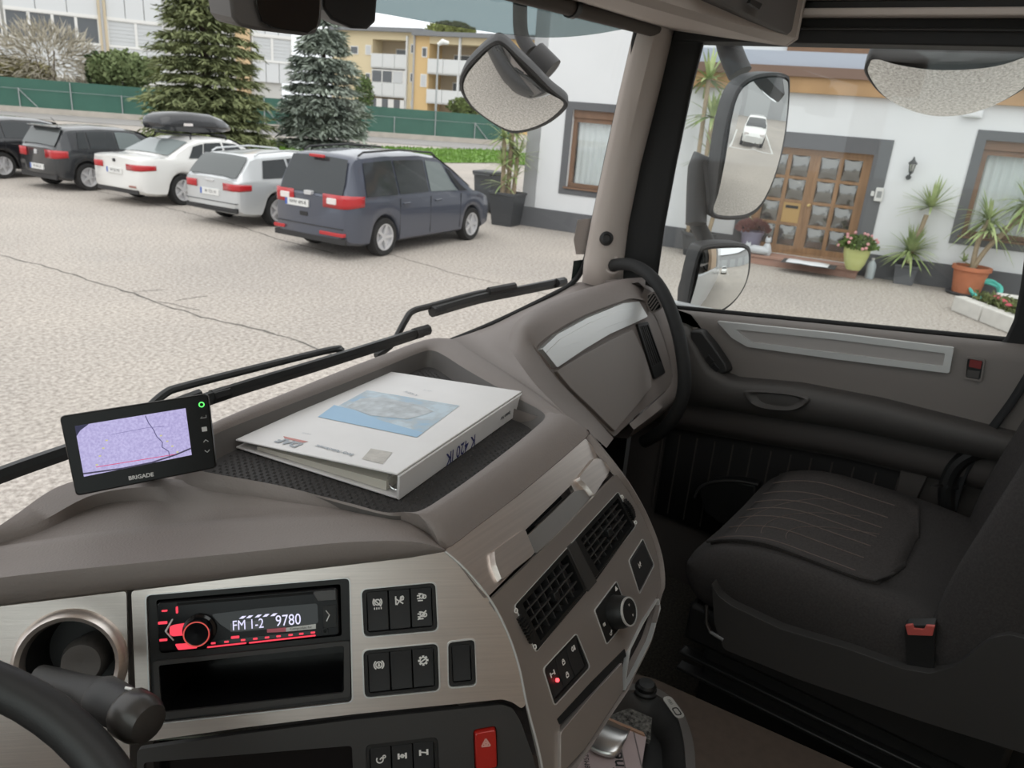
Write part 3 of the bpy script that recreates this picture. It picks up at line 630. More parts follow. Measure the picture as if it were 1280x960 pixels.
dg = obj('demister_grille', MB().plate(gF, rr(-.022, .022, -.015, .015, .006), [rr(-.019, .019, -.012, .012, .005)], -.002, .004), GREYP, dash, bevel=.001)
obj('grille_back', MB().prism(gF, rr(-.019, .019, -.012, .012, .005), -.002, .0005), VOIDB, dg)
for k in range(5): obj('slat', MB().fbox(gF.at(-.014+.007*k, 0, 0, .5), -.0013, .0013, -.012, .012, 0, .003), GREYP, dg, smooth=0)
# black block added for the shade under the passenger dash, also stops light leaks
obj('footwell_shade_block', MB().box(.98, 1.66, .79, .96, H-1.14, H-.47), VOIDB, dash)
# ================================================================ radio
REDL = glow('radio_red_light', (1, .06, .10), .75)
radio = thing('car_radio', 'black car radio with red lit buttons showing FM1-2 9780', 'radio', A.P(0, .03, -.02))
ra = [A.px(196, 753), A.px(200.6, 815), A.px(425, 793), A.px(424, 733)]
a0, a1, b0, b1 = ra[0][0], ra[2][0], (ra[1][1]+ra[2][1])/2, (ra[0][1]+ra[3][1])/2
RW_, RH_ = a1-a0, b1-b0
RF = A.at(a0, b0, -.002)                              # origin = lower left of the face
ux = lambda px: (px-120)/1045*RW_                     # from a 4.57x close-up: columns
def uy(px, py): return (1-((py-150+(px-120)*.0885)/282))*RH_
def rpt(L): return [(ux(x), uy(x, y)) for x, y in L]
obj('faceplate', MB().prism(RF, rr(0, RW_, 0, RH_, .004), -.02, .004), mat('radio_black', (.007, .007, .008), .25, spec=.3), radio, bevel=.0015)
obj('cd_slot', MB().prism(RF, rr(RW_*.11, RW_*.86, RH_*.905, RH_*.955, .0008), .0035, .0044), VOIDB, radio)
disp = rpoly(rpt([(425, 215), (470, 270), (540, 318), (700, 305), (1040, 268), (1040, 150), (700, 180)]), .003, 3)
dsp = obj('display', MB().prism(RF, disp, .002, .0046), mat('display_glass', (.022, .022, .024), .08), radio, label='dark glass radio display')
obj('display_patch', MB().prism(RF, rpt([(530, 268), (530, 314), (720, 293), (720, 245)]), .0045, .00475), mat('display_lit_film', (.12, .12, .13), .25), dsp)
WHL = glow('display_white', (.72, .70, .95), .85)
rot_ = -math.atan2(.0, 1)
p = rpt([(632, 275)])[0]; obj('display_text', MB().text(RF.at(*p), 'FM 1-2', .0135, .0050, sx=.78), WHL, dsp, smooth=0)
p = rpt([(865, 250)])[0]; obj('display_text', MB().text(RF.at(*p), '9780', .0155, .0050, sx=.80), WHL, dsp, smooth=0)
m = MB()
for x in (600, 640, 690, 735, 780): a, b = rpt([(x, 232-(x-600)*.085)])[0]; m.add([RF.P(a-.003, b-.0012, .005), RF.P(a+.001, b-.0012, .005), RF.P(a+.004, b+.0012, .005), RF.P(a, b+.0012, .005)], [(0, 1, 2, 3)])
obj('signal_bars', m, WHL, dsp, smooth=0)
kc = rpt([(357, 303)])[0]; RD = .0132
kn = obj('volume_knob', MB().lathe(RF.at(*kc), [(RD*1.22, .003), (RD*1.18, .007), (RD*1.0, .0085), (RD*.96, .017), (RD*.86, .0188), (RD*.80, .0180), (.0003, .0172)], 40), GLOSSB, radio)
obj('knob_light_ring', MB().lathe(RF.at(*kc), [(RD*.90, .0182), (RD*.92, .0190), (RD*.84, .0191), (RD*.83, .0180)], 40, caps=False), glow('knob_red', (.8, .10, .08), .55), kn)
def rb(name, L, m=REDL, c=.0052): return obj(name, MB().prism(RF, rpoly(rpt(L), .001, 2), .003, c), m, radio, bevel=.0004)
bt = rb('band_button', [(190, 285), (188, 330), (205, 340), (275, 334), (285, 300), (300, 262), (215, 275)])
rb('source_button', [(215, 385), (232, 418), (340, 408), (318, 378)])
rb('light_strip', [(393, 400), (395, 408), (618, 384), (618, 376)]); rb('light_strip', [(632, 376), (632, 384), (1022, 342), (1022, 334)])
bp = obj('preset_row', MB().prism(RF, rpt([(400, 372), (402, 392), (1022, 328), (1022, 308)]), .003, .0046), GLOSSB, radio)
for x in (430, 505, 600, 670, 738, 805, 875, 938, 1006): 
    a, b = rpt([(x, 380-(x-430)*.103)])[0]; obj('preset_mark', MB().prism(RF.at(a, b), rr(-.0021, .0021, -.0009, .0009, .0004, 2), .0044, .0050), REDL, bp)
for x, y, s in ((165, 196, .0016), (152, 264, .0026), (152, 361, .0022), (555, 347, .0024)): 
    a, b = rpt([(x, y)])[0]; obj('lit_symbol', MB().prism(RF.at(a, b), rr(-s*1.6, s*1.6, -s*.5, s*.5, s*.2, 2), .003, .0048), REDL, radio)
rb('slot_light', [(228, 172), (228, 212), (240, 210), (240, 170)])
rb('silver_arrow', [(160, 312), (205, 240), (212, 245), (172, 313), (212, 362), (205, 366)], SATIN)
sk = obj('sticker', MB().prism(RF, rpt([(850, 292), (850, 314), (1024, 298), (1026, 270)]), .0046, .0053), mat('white_sticker', (.62, .62, .60), .5), radio, label='white sticker reading Compatible for')
p = rpt([(938, 293)])[0]; obj('sticker_print', MB().text(RF.at(*p, 0, .008), 'Compatible for', .0034, .0056), BLACK, sk, smooth=0)
obj('sticker_patch', MB().prism(RF, rpt([(740, 300), (740, 320), (850, 314), (850, 290)]), .0046, .0053), mat('pink_sticker', (.55, .13, .17), .5), sk)
obj('side_plate', MB().prism(RF, rpoly(rpt([(1015, 90), (1045, 138), (1150, 130), (1152, 70), (1030, 80)]), .001, 2), .003, .0052), mat('grey_plate', (.07, .068, .068), .4), radio, bevel=.0004)
c = rpt([(1088, 192), (1108, 218), (1090, 254)])
obj('chevron', MB().tube([RF.P(*q, .0048) for q in c], .0006, 6), SATIN, radio)
a, b = rpt([(1078, 313)])[0]
obj('aux_socket', MB().lathe(RF.at(a, b), [(.0030, .004), (.0030, .0052), (.0018, .0052), (.0016, .001), (.0002, .001)], 16), BLACK, radio)
obj('latch_button', MB().prism(RF, rpoly(rpt([(1068, 170), (1070, 300), (1148, 290), (1150, 155)]), .002, 2), .0035, .0046), BLACK, radio, bevel=.0004)

# ================================================================ rear-view monitor
mu = RT + UP*.148 + FW*.36; MO = dp(175, 555, .80)
MF = Frame(MO, mu, UP - RT*.155 - FW*.05)
mon = thing('reversing_monitor', 'small black reversing monitor with a lilac picture on the dashboard pad', 'monitor', zp(178, 612, -.434))
mo = rpoly(MF.pts([(73, 520), (94, 621), (272, 585), (261, 491)]), .005, 5)
obj('casing', MB().prism(MF, grow(mo, -.003), -.022, -.004, top=mo), mat('monitor_grey', (.055, .055, .056), .5), mon, bevel=.002)
fr = obj('front_panel', MB().prism(MF, mo, -.004, .0015, top=grow(mo, -.0015)), mat('monitor_black', (.004, .004, .004), .25, spec=.25), mon, bevel=.001)
m2px = lambda x, y: (60+x/5.565, 480+y/5.565)
S = [MF.px(*m2px(*q), .0016) for q in ((187, 293), (250, 645), (1000, 493), (957, 168))]
def scr(s, t):   # s right, t down
    a = [S[0][k]*(1-s)*(1-t)+S[3][k]*s*(1-t)+S[1][k]*(1-s)*t+S[2][k]*s*t for k in (0, 1)]; return (a[0], a[1])
sm_ = bpy.data.materials.new('monitor_picture'); sm_.use_nodes = True; _t = sm_.node_tree; _N = _t.nodes; _b = _N['Principled BSDF']
_b.inputs['Base Color'].default_value = (.02, .02, .03, 1); _b.inputs['Roughness'].default_value = .15
_tc = _N.new('ShaderNodeTexCoord'); _n = _N.new('ShaderNodeTexNoise'); _n.inputs['Scale'].default_value = 420; _n.inputs['Detail'].default_value = 6
_r = _N.new('ShaderNodeValToRGB'); _r.color_ramp.elements[0].position = .35; _r.color_ramp.elements[1].position = .7
_r.color_ramp.elements[0].color = (.44, .39, .70, 1); _r.color_ramp.elements[1].color = (.60, .55, .88, 1)
_t.links.new(_tc.outputs['Object'], _n.inputs['Vector']); _t.links.new(_n.outputs['Fac'], _r.inputs[0]); _t.links.new(_r.outputs[0], _b.inputs['Emission Color']); _b.inputs['Emission Strength'].default_value = .62
MATS['monitor_picture'] = sm_
s_ = obj('screen', MB().prism(MF, [scr(0, 0), scr(0, 1), scr(1, 1), scr(1, 0)], .001, .0020), sm_, mon, smooth=0, label='lit lilac camera picture')
def sline(L, w, m, name):
    mb = MB()
    P_ = [MF.P(*scr(*q), .00225) for q in L]
    for a, b in zip(P_, P_[1:]):
        d = (b-a).normalized().cross(MF.n)*w; mb.add([a-d, b-d, b+d, a+d], [(0, 1, 2, 3)])
    return obj(name, mb, m, s_, smooth=0)
sline([(.625, .02), (.645, .18), (.68, .33), (.70, .48), (.745, .62), (.735, .72), (.79, .83), (.79, .98)], .0004, glow('picture_crack', (.10, .09, .22), .6), 'crack_line')
sline([(.30, .28), (.62, .27), (.78, .30)], .00025, glow('picture_faint', (.25, .22, .45), .6), 'marking_line')
sline([(.12, .86), (.86, .92)], .00035, glow('picture_red', (.6, .06, .16), .8), 'guide_line')
sline([(0, .94), (.35, .99), (.62, .99), (.85, .93), (1, .86)], .0008, glow('picture_edge', (.06, .05, .10), .6), 'bumper_line')
obj('corner_dark', MB().add([MF.P(*scr(*q), .0023) for q in ((0, 0), (0, .2), (.04, .1), (.11, .02), (.12, 0))], [(0, 1, 2, 3, 4)]), glow('picture_dark', (.03, .03, .08), .6), s_, smooth=0)
for L in ([(.13, .82), (.17, .66), (.21, .52), (.25, .38)], [(.87, .88), (.83, .74), (.79, .62), (.74, .48)]):
    for q in L: c = scr(*q); obj('guide_dot', MB().prism(MF.at(*c), rr(-.0011, .0011, -.0007, .0007, .0003, 2), .002, .0023), glow('picture_yellow', (.55, .52, .25), .8), s_)
def mk(px, py): return MF.px(*m2px(px, py), .0016)
tilt = math.atan2(S[3][1]-S[0][1], S[3][0]-S[0][0])
obj('maker_lettering', MB().text(MF.at(*mk(648, 643), 0, 0), 'BRIGADE', .0056, .0019, bold=.0002, sx=1.05), mat('monitor_print', (.55, .53, .52), .5), fr, smooth=0)
pw = MF.at(*mk(1068, 143)); g_ = MB()
g_.plate(pw, [(.0030*math.cos(t*.393), .0030*math.sin(t*.393)) for t in range(16)], [[(.0019*math.cos(t*.393), .0019*math.sin(t*.393)) for t in range(16)]], .0012, .0019)
obj('power_light', g_, glow('green_led', (.12, 1, .15), 1.2), fr)
PR = mat('monitor_print', (.55, .53, .52), .5)
e_ = MF.at(*mk(1080, 232)); obj('key_enter', MB().tube([e_.P(.003, .002, .0019), e_.P(.003, -.0006, .0019), e_.P(-.003, -.0006, .0019), e_.P(-.001, .001, .0019)], .0003, 5), PR, fr)
e_ = MF.at(*mk(1088, 314)); obj('key_menu', MB().prism(e_, rr(-.0026, .0026, -.0024, .0024, .0004, 2), .0012, .0019), PR, fr)
e_ = MF.at(*mk(1098, 395)); obj('key_up', MB().tube([e_.P(-.0024, -.0012, .0019), e_.P(0, .0012, .0019), e_.P(.0024, -.0012, .0019)], .0004, 5), PR, fr)
e_ = MF.at(*mk(1108, 467)); obj('key_down', MB().tube([e_.P(-.0024, .0012, .0019), e_.P(0, -.0012, .0019), e_.P(.0024, .0012, .0019)], .0004, 5), PR, fr)
obj('bracket', MB().tube([MF.P(0, -.01, -.02), MF.P(.004, -.030, -.035), zp(185, 588, -.432)], [.010, .010, .016], 12), BLACK, mon)

# ================================================================ ring binder in the tray
zt = -.4355
b_l, b_s0, b_s1 = zp(305, 556, zt+.001), zp(497, 625, zt+.001), zp(651, 514.5, zt+.001)
bind = thing('ring_binder', 'white ring binder with a printed cover lying in the dashboard tray', 'binder', b_l.lerp(b_s1, .5))
sd_ = (b_s1-b_s0); LN = sd_.length; sd_.normalize(); wd = V(0, 0, 1).cross(sd_); WD = (b_l-b_s0).dot(wd)
BF = Frame(b_s0, sd_, wd)                              # u along the spine, v away from the spine
BW = mat('binder_white', (.76, .74, .73), .35, noise=(14, .03))
TH = .031
obj('back_cover', MB().fbox(BF, 0, LN, .002, WD, .0004, .003), BW, bind, bevel=.001)
obj('spine', MB().fbox(BF, 0, LN, -.002, .0015, .0004, TH), BW, bind, bevel=.0008)
hgt = lambda v: TH - (TH-.0105)*(v/WD)
obj('front_cover', MB().add([BF.P(u, v, hgt(v)+dz) for dz in (0, .0026) for u, v in ((0, .001), (LN, .001), (LN, WD), (0, WD))], [(0, 3, 2, 1), (4, 5, 6, 7), (0, 1, 5, 4), (1, 2, 6, 5), (2, 3, 7, 6), (3, 0, 4, 7)]), BW, bind, bevel=.001, label='white front cover')
obj('pages', MB().add([BF.P(u, v, h) for h in (.0045, 1) for u, v in ()], []) if False else MB().add(
    [BF.P(u, v, h) for u, v, h in ((.006, .02, .004), (LN-.006, .02, .004), (LN-.006, WD-.03, .004), (.006, WD-.03, .004), (.006, .02, .016), (LN-.006, .02, .016), (LN-.006, WD-.03, .0085), (.006, WD-.03, .0085))],
    [(0, 3, 2, 1), (4, 5, 6, 7), (0, 1, 5, 4), (1, 2, 6, 5), (2, 3, 7, 6), (3, 0, 4, 7)]), mat('paper', (.70, .66, .58), .8), bind)
obj('ring', MB().tube([BF.P(.012, .012+.010*math.cos(t*.4), .015+.010*math.sin(t*.4)) for t in range(17)], .0012, 6), CHROME, bind)
sl_ = math.atan((TH-.0105)/WD)
CF = Frame(BF.P(0, 0, TH+.0026), BF.u, BF.v*math.cos(sl_)-V(0, 0, 1)*math.sin(sl_))   # cover print plane
CF = Frame(BF.P(0, .001, hgt(.001)+.0027), BF.u, BF.P(0, WD, hgt(WD))-BF.P(0, 0, hgt(0)))
z2 = lambda x, y: (280+x/3.048, 400+y/3.048)
cpx = lambda L: [CF.px(*z2(*q)) for q in L]
pic = bpy.data.materials.new('printed_photo'); pic.use_nodes = True; _t = pic.node_tree; _N = _t.nodes
_tc = _N.new('ShaderNodeTexCoord'); _n = _N.new('ShaderNodeTexNoise'); _n.inputs['Scale'].default_value = 26; _n.inputs['Detail'].default_value = 5
_r = _N.new('ShaderNodeValToRGB'); _r.color_ramp.elements[0].position = .36; _r.color_ramp.elements[1].position = .60
_r.color_ramp.elements[0].color = (.34, .52, .68, 1); _r.color_ramp.elements[1].color = (.55, .66, .74, 1); e = _r.color_ramp.elements.new(.5); e.color = (.46, .53, .58, 1)
_t.links.new(_tc.outputs['Object'], _n.inputs['Vector']); _t.links.new(_n.outputs['Fac'], _r.inputs[0]); _t.links.new(_r.outputs[0], _N['Principled BSDF'].inputs['Base Color']); MATS['printed_photo'] = pic
cv = [o for o in bind.children if o.name.startswith('front_cover')][0]
def pr_poly(name, L, m, c=.0003): return obj(name, MB().add([CF.P(a, b, c) for a, b in cpx(L)], [tuple(range(len(L)))]), m, cv, smooth=0)
pr_poly('cover_photo', [(358, 370), (735, 448), (898, 327), (545, 268)], pic)
pr_poly('photo_sea', [(358, 370), (735, 448), (760, 430), (600, 385), (500, 345), (420, 325)], mat('print_blue', (.34, .54, .74), .5), .0005)
pr_poly('photo_machine', [(470, 330), (520, 300), (600, 295), (760, 330), (800, 350), (700, 380), (560, 365)], mat('print_grey', (.50, .54, .57), .5, noise=(60, .2)), .0006)
pr_poly('cover_stamp', [(525, 530), (605, 550), (642, 505), (560, 490)], mat('print_tan', (.52, .49, .45), .5, noise=(80, .15)))
pr_poly('red_rule', [(232, 452), (300, 468), (322, 464), (225, 443)], mat('print_red', (.55, .22, .20), .5))
PGREY = mat('print_pale_grey', (.38, .41, .45), .6)
def flip_txt(name, px, py, s, size, m, **k):
    a, b = cpx([(px, py)])[0]; F = CF.at(a, b, 0, math.pi); F = Frame(F.o, -CF.v, CF.u); return obj(name, MB().text(F, s, size, .0008, **k), m, cv, smooth=0)
def ptxt(name, p0, p1, s, size, m, **k):     # written from p0 to p1
    a, b = [Vector(CF.px(*z2(*q))) for q in (p0, p1)]; d = b-a; F = CF.at(*((a+b)/2), 0, math.atan2(d.y, d.x)); return obj(name, MB().text(F, s, size, .0008, **k), m, cv, smooth=0)
ptxt('cover_title', (738, 290), (688, 272), 'K 4201K', .0085, PGREY)
ptxt('cover_subtitle', (820, 277), (735, 264), 'TYPE 420', .004, PGREY)
ptxt('cover_logo', (310, 485), (190, 452), 'DAF', .020, PGREY, bold=.0008)
ptxt('cover_line', (515, 522), (330, 474), 'Body Attachment', .0085, PGREY, bold=.0003)
ptxt('cover_line', (340, 440), (290, 430), 'manual', .005, PGREY)
SFm = Frame(BF.P(0, -.0022, 0), -BF.u, V(0, 0, -1)); 
SF = Frame(BF.P(0, -.0021, 0), BF.u, V(0, 0, 1)); INK = mat('blue_ink', (.03, .035, .16), .6)
sp = [o for o in bind.children if o.name.startswith('spine')][0]
def spt(px0, px1, s, size, m, sx=1.):
    a, b = [Vector(SF.px(*z2(*q))) for q in (px0, px1)]; F = SF.at(*((a+b)/2), 0, math.pi)
    return obj('handwriting', MB().text(F, s, size, .0004, sx=sx, bold=.00025), m, sp, smooth=0)
spt((975, 450), (825, 535), 'K 420 IK', .024, INK, .92)
spt((1120, 340), (1020, 390), 'System Nur', .0075, mat('pencil_ink', (.12, .12, .13), .6), .9)

# ================================================================ steering wheel and column stalk
th = math.radians(30); wc = K(-.02, .48, -.51)
SWF = Frame(wc, (1, 0, 0), (0, math.cos(th), math.sin(th)))
wheel = thing('steering_wheel', 'black leather steering wheel in the lower left corner', 'steering wheel', wc)
LEA = mat('black_leather', (.022, .021, .021), .5, bump=(500, .25, .0006))
obj('rim', MB().tube([SWF.P(.225*math.cos(2*math.pi*k/72), .225*math.sin(2*math.pi*k/72)) for k in range(72)], .0165, 14, closed=True), LEA, wheel, smooth=80)
obj('hub', MB().lathe(SWF, [(.085, -.05), (.085, -.02), (.07, -.01), (.0005, -.005)], 28), DARK, wheel)
for t in (200, 340, 270): obj('spoke', MB().tube([SWF.P(.06*math.cos(math.radians(t)), .06*math.sin(math.radians(t)), -.025), SWF.P(.222*math.cos(math.radians(t)), .222*math.sin(math.radians(t)))], [.022, .013], 10), DARK, wheel)
stalk = thing('column_stalk', 'thick charcoal column stalk with a ribbed end beside the steering wheel', 'stalk', dp(90, 850, .70))
s0, s1, s2, s3, s4 = dp(52, 845, .70), dp(105, 862, .665), dp(128, 872, .655), dp(160, 889, .64), dp(178, 900, .632)
STK = mat('stalk_grey', (.040, .039, .039), .5, bump=(600, .15, .0005))
obj('lever', MB().tube([s0, s1, s2], [.010, .0125, .017], 14), STK, stalk)
obj('collar', MB().tube([s1.lerp(s2, .8), s2, s2.lerp(s3, .35), s3], [.0165, .0185, .0185, .0175], 16), STK, stalk)
obj('twist_end', MB().tube([s3.lerp(s2, .1), s3.lerp(s4, .1), s4, s4+(s4-s3)*.45, s4+(s4-s3)*.6], [.0175, .0205, .020, .016, .006], 18), mat('stalk_gloss', (.05, .045, .042), .3), stalk)
obj('end_mark', MB().tube([s3+UP*.0195+RT*-.002, s3.lerp(s4, .3)+UP*.0205], .0013, 6), ICON, stalk)

# ================================================================ tunnel console, clipboard
qc = -.955
con = thing('tunnel_console', 'dark brown-grey console between the seats with a rounded recess', 'console', zp(760, 930, -1.14))
BROWN = mat('brown_grey_vinyl', (.080, .058, .045), .7, bump=(500, .3, .0008), noise=(60, .1))
CN = Frame(K(0, 0, qc), (1, 0, 0), (0, 1, 0))
top = rpoly(CN.pts([(792, 842), (817, 848), (940, 903), (1063, 958), (1140, 995), (1140, 1060), (640, 1060), (640, 960), (700, 880)]), .01, 3)
rec = rpoly(CN.pts([(735, 880), (790, 862), (822, 868), (845, 890), (856, 925), (859, 970), (856, 1030), (700, 1030), (690, 940)]), .03, 4)
obj('console_top', MB().plate(CN, top, [rec], -.05, 0), BROWN, con, bevel=.004)
obj('console_body', MB().prism(CN, top, -.185, -.06), BROWN, con)
obj('recess_lip', MB().plate(CN, grow(rec, .014), [grow(rec, -.002)], -.03, .004), GREYD, con, bevel=.002)
obj('recess_wall', MB().loft([[CN.P(a, b, c) for a, b in o] for o, c in ((rec, 0), (grow(rec, -.02), -.02), (grow(rec, -.03), -.05))], wrap=True), DARK, con)
obj('recess_floor', MB().prism(CN, rec, -.058, -.05), BLACK, con)
kp = CN.at(*CN.px(808, 856, .012))
obj('cap', MB().lathe(kp, [(.022, -.002), (.022, .003), (.0175, .005), (.0175, .012), (.014, .016), (.0003, .017)], 24), BLACK, con, label='round black cap on the console')
_e0, _e1 = Vector(CN.px(833, 875)), Vector(CN.px(850, 899)); el = CN.at(*((_e0+_e1)/2), .004, math.atan2((_e1-_e0).y, (_e1-_e0).x))
em = obj('emblem', MB().prism(el, rr(-.026, .026, -.009, .009, .008), 0, .0016), mat('emblem_silver', (.55, .53, .5), .35, .3), con, label='oval silver badge on the recess lip')
obj('emblem_print', MB().plate(el, rr(.002, .020, -.006, .006, .004), [rr(.004, .018, -.004, .004, .003)], .001, .0021).text(el.at(-.012, 0), 'ISRI', .008, .0019), BLACK, em, smooth=0)
# papers under a metal clip in the recess
qb = -.925
PB = Frame(K(0, 0, qb), (1, 0, 0), (0, 1, 0))
pap = thing('paper_pad', 'pinkish printed paper pad held under a shiny metal clip', 'paper pad', zp(760, 940, qc-.05))
pp = PB.pts([(758, 897), (808, 921), (797, 990), (690, 990), (706, 962)])
PP = mat('pink_paper', (.50, .40, .40), .75, noise=(30, .04))
obj('sheets', MB().prism(PB, pp, -.018, 0), PP, pap)
obj('paper_edge', MB().prism(PB, PB.pts([(757, 897), (804, 917), (806, 921), (758, 901)]), 0, .003), mat('orange_edge', (.40, .24, .16), .7), pap)
w_ = PB.px(772, 950); F = PB.at(*w_, 0, math.radians(38)); obj('print', MB().text(F, 'liner', .030, .0006, bold=.0005), BLACK, pap, smooth=0)
F = PB.at(*PB.px(733, 948), 0, math.radians(38)); obj('print', MB().text(F, '8M5216', .012, .0006), BLACK, pap, smooth=0)
F = PB.at(*PB.px(788, 942), 0, math.radians(38)); obj('print', MB().plate(F, rr(-.05, .05, -.014, .014, .005), [rr(-.048, .048, -.012, .012, .004)], .0004, .0008), mat('grey_print', (.2, .17, .17), .6), pap)
cl = [[PB.P(*PB.px(*p, h), h) for p, h in r] for r in (
    [((733, 935), .006), ((748, 943), .006), ((766, 947), .006), ((775, 942), .006)], [((737, 928), .012), ((752, 934), .012), ((770, 938), .012), ((779, 932), .012)],
    [((745, 915), .016), ((760, 921), .017), ((776, 926), .017), ((784, 920), .016)], [((752, 904), .012), ((766, 909), .013), ((780, 914), .013), ((787, 912), .012)], [((757, 898), .004), ((770, 904), .004), ((783, 910), .004), ((788, 910), .004)])]
obj('metal_clip', MB().loft([crv(r, 4) for r in cl]), mat('clip_steel', (.66, .65, .64), .28, .9), pap, smooth=80, solid=.0015, label='curved brushed metal clip')
bl_ = [PB.pts([(766, 876), (815, 898), (812, 922), (760, 894)])][0]
bx = obj('recess_mat', MB().prism(CN, [CN.px(*q, -.02) for q in ((766, 876), (815, 897), (813, 925), (760, 900))], -.03, -.02), mat('speckled_black', (.03, .03, .03), .8, noise=(160, .9), col2=(.25, .24, .22)), con)

# ================================================================ passenger seat
SX0, SX1, SQ = 1.185, 1.675, -.685
cx = (SX0+SX1)/2; hw = (SX1-SX0)/2
FAB = mat('black_seat_cloth', (.034, .030, .029), .9, bump=(900, .5, .001), noise=(300, .25))
FAB2 = mat('insert_seat_cloth', (.042, .036, .034), .9, bump=(900, .5, .001), noise=(300, .3))
seat = thing('passenger_seat', 'black cloth passenger seat with thin striped cushion insert', 'seat', K(cx, .15, -1.15))
def topq(x, y):
    s = abs(x-cx)/hw; return SQ + .014*math.exp(-((s-.86)/.16)**2) - .004*(1-s*s) - .055*max(0, (y-.27)/.15)**2 - .02*max(0, (.10-y)/.2)
def csec(y, sc, dq):
    pts = []
    for sx, q in ((-.94, -.155), (-1.0, -.11), (-1.02, -.06), (-.985, -.02), (-.90, 0), (-.75, 0), (-.55, 0), (-.3, 0), (0, 0), (.3, 0), (.55, 0), (.75, 0), (.90, 0), (.985, -.02), (1.02, -.06), (1.0, -.11), (.94, -.155), (0, -.16)):
        x = cx+sx*hw*sc
        qq = topq(cx+sx*hw, y) if q == 0 else SQ+q*(1 if sc > .97 else .9)
        if abs(q) == .02: qq = topq(cx+sx*hw, y)-.015
        mid = SQ-.075; pts.append(K(x, y, mid+(qq-mid)*dq))
    return pts
ys = [(.425, .86, .45), (.420, .93, .66), (.408, .97, .84), (.39, .99, .94), (.36, 1, 1), (.30, 1, 1), (.24, 1, 1), (.18, 1, 1), (.12, 1, 1), (.05, 1, 1), (-.02, 1, 1), (-.10, 1, 1)]
rows = [csec(*y) for y in ys]
obj('cushion', MB().loft(rows[::-1], wrap=True, caps=True), FAB, seat, smooth=80, sub=1)
# striped insert
ins = []; y0, y1 = .395, .095
for i in range(15):
    y = y0+(y1-y0)*i/14; e = 1 if y > .165 else max(0, 1-((.165-y)/.0702)**4)**.25; row = []
    for k in range(17): s = -1+2*k/16; x = cx+s*hw*.80*max(.05, e); row.append(K(x, y, topq(x, y)+.0035-.006*max(0, (y-.385)/.01)*.3))
    ins.append(row)
insert = obj('cushion_insert', MB().loft(ins), FAB2, seat, smooth=80, solid=.01, flip=True)
TH_ = mat('stripe_thread', (.15, .115, .10), .8)
for k in range(7):
    x = cx-hw*.66+hw*1.3*k/6; obj('stripe', MB().tube([K(x+.01*math.sin(k), y, topq(x, y)+.0042) for y in [.395-.24*i/12 for i in range(13)]], .0010, 5), TH_, insert)
for k in range(3):
    f0 = lambda t: (cx-hw*.55+hw*(1.0-.2*k)*t, .37-.045*k-.13*t*t+.02*math.sin(3*t))
    obj('stripe', MB().tube([K(*f0(t/12), topq(*f0(t/12))+.0042) for t in range(13)], .0006, 4), TH_, insert)
seam = [K(cx+s*hw*.81*max(.05, (1 if y > .165 else max(0, 1-((.165-y)/.0702)**4)**.25)), y, topq(cx+s*hw*.81, y)+.003) for s, L in ((-1, [.40-.30*i/14 for i in range(15)]),) for y in L]
obj('seam', MB().tube(seam, .0028, 6), FAB, seat)
# backrest
def bsec(q):
    t = (q-SQ)/.75; yb = -.018-.20*(q-SQ); pts = []
    for sx, d in ((-1.0, -.13), (-1.06, -.06), (-1.05, .01), (-.97, .055), (-.84, .060), (-.68, .030), (-.4, .006), (0, 0), (.4, .006), (.68, .030), (.84, .060), (.97, .055), (1.05, .01), (1.06, -.06), (1.0, -.13), (0, -.15)):
        k = 1 - .10*max(0, t-.55); bo = d*(1 if t > .05 else .7) if d > 0 else d
        pts.append(K(cx+sx*hw*k, yb+bo, q))
    return pts
obj('backrest', MB().loft([bsec(SQ-.12+.09*i) for i in range(11)], wrap=True, caps=True), FAB, seat, smooth=80, sub=1)
# plastic side shell and base
SXN = SX0-.022
SH = Frame(K(SXN, 0, SQ-.1), (0, -1, 0), (0, 0, 1))
shell = SH.pts([(889, 728), (897, 744), (912, 756), (975, 786), (1062, 812), (1128, 836), (1163, 842), (1194, 833), (1220, 812), (1240, 797), (1262, 793), (1300, 803), (1380, 830), (1380, 960), (1290, 945), (1146, 900), (1000, 850), (905, 812), (893, 780)])
obj('side_shell', MB().prism(SH, rpoly(shell, .006, 3), -.035, 0), DARK, seat, bevel=.004)
obj('far_side_shell', MB().prism(SH, rpoly(shell, .006, 3), -.53, -.50), DARK, seat, bevel=.004)
obj('cushion_pan', MB().box(SX0+.01, SX1-.01, -.12, .40, H+SQ-.22, H+SQ-.14), BLACK, seat, bevel=.01)
obj('seat_base', MB().box(SX0+.02, SX1-.04, -.20, .36, H-1.149, H+SQ-.20), VOIDB, seat, bevel=.01)
for dz in (0, -.035): obj('slide_rail', MB().box(SX0+.005, SX0+.03, -.20, .40, H-.93+dz-.008, H-.93+dz), BLACK, seat, bevel=.002)
lv = crv([xp(885, 772, SXN), xp(882, 760, SXN), xp(884, 780, SXN), xp(889, 792, SXN), xp(903, 800, SXN)], 4)
obj('adjuster_lever', MB().tube([xp(883, 757, SXN), xp(883, 778, SXN), xp(888, 790, SXN), xp(904, 800, SXN)], .0035, 8), mat('dull_steel', (.2, .2, .2), .35, 1), seat)
bk_ = Frame(K(SX0-.004, 0, -.8), (0, -1, 0), (0, 0, 1))
bo = bk_.pts([(1131, 780), (1135, 838), (1168, 842), (1170, 780)])
bu = obj('belt_buckle', MB().prism(bk_, rpoly(bo, .004, 3), -.02, .004), BLACK, seat, bevel=.002)
obj('release_button', MB().prism(bk_, rpoly(bk_.pts([(1132, 781), (1135, 793), (1166, 794), (1169, 782), (1158, 781), (1155, 786), (1143, 785), (1141, 780)], .005), .001, 2), .002, .0075), mat('buckle_red', (.52, .10, .085), .4), bu, bevel=.0006, label='red seat belt release button')
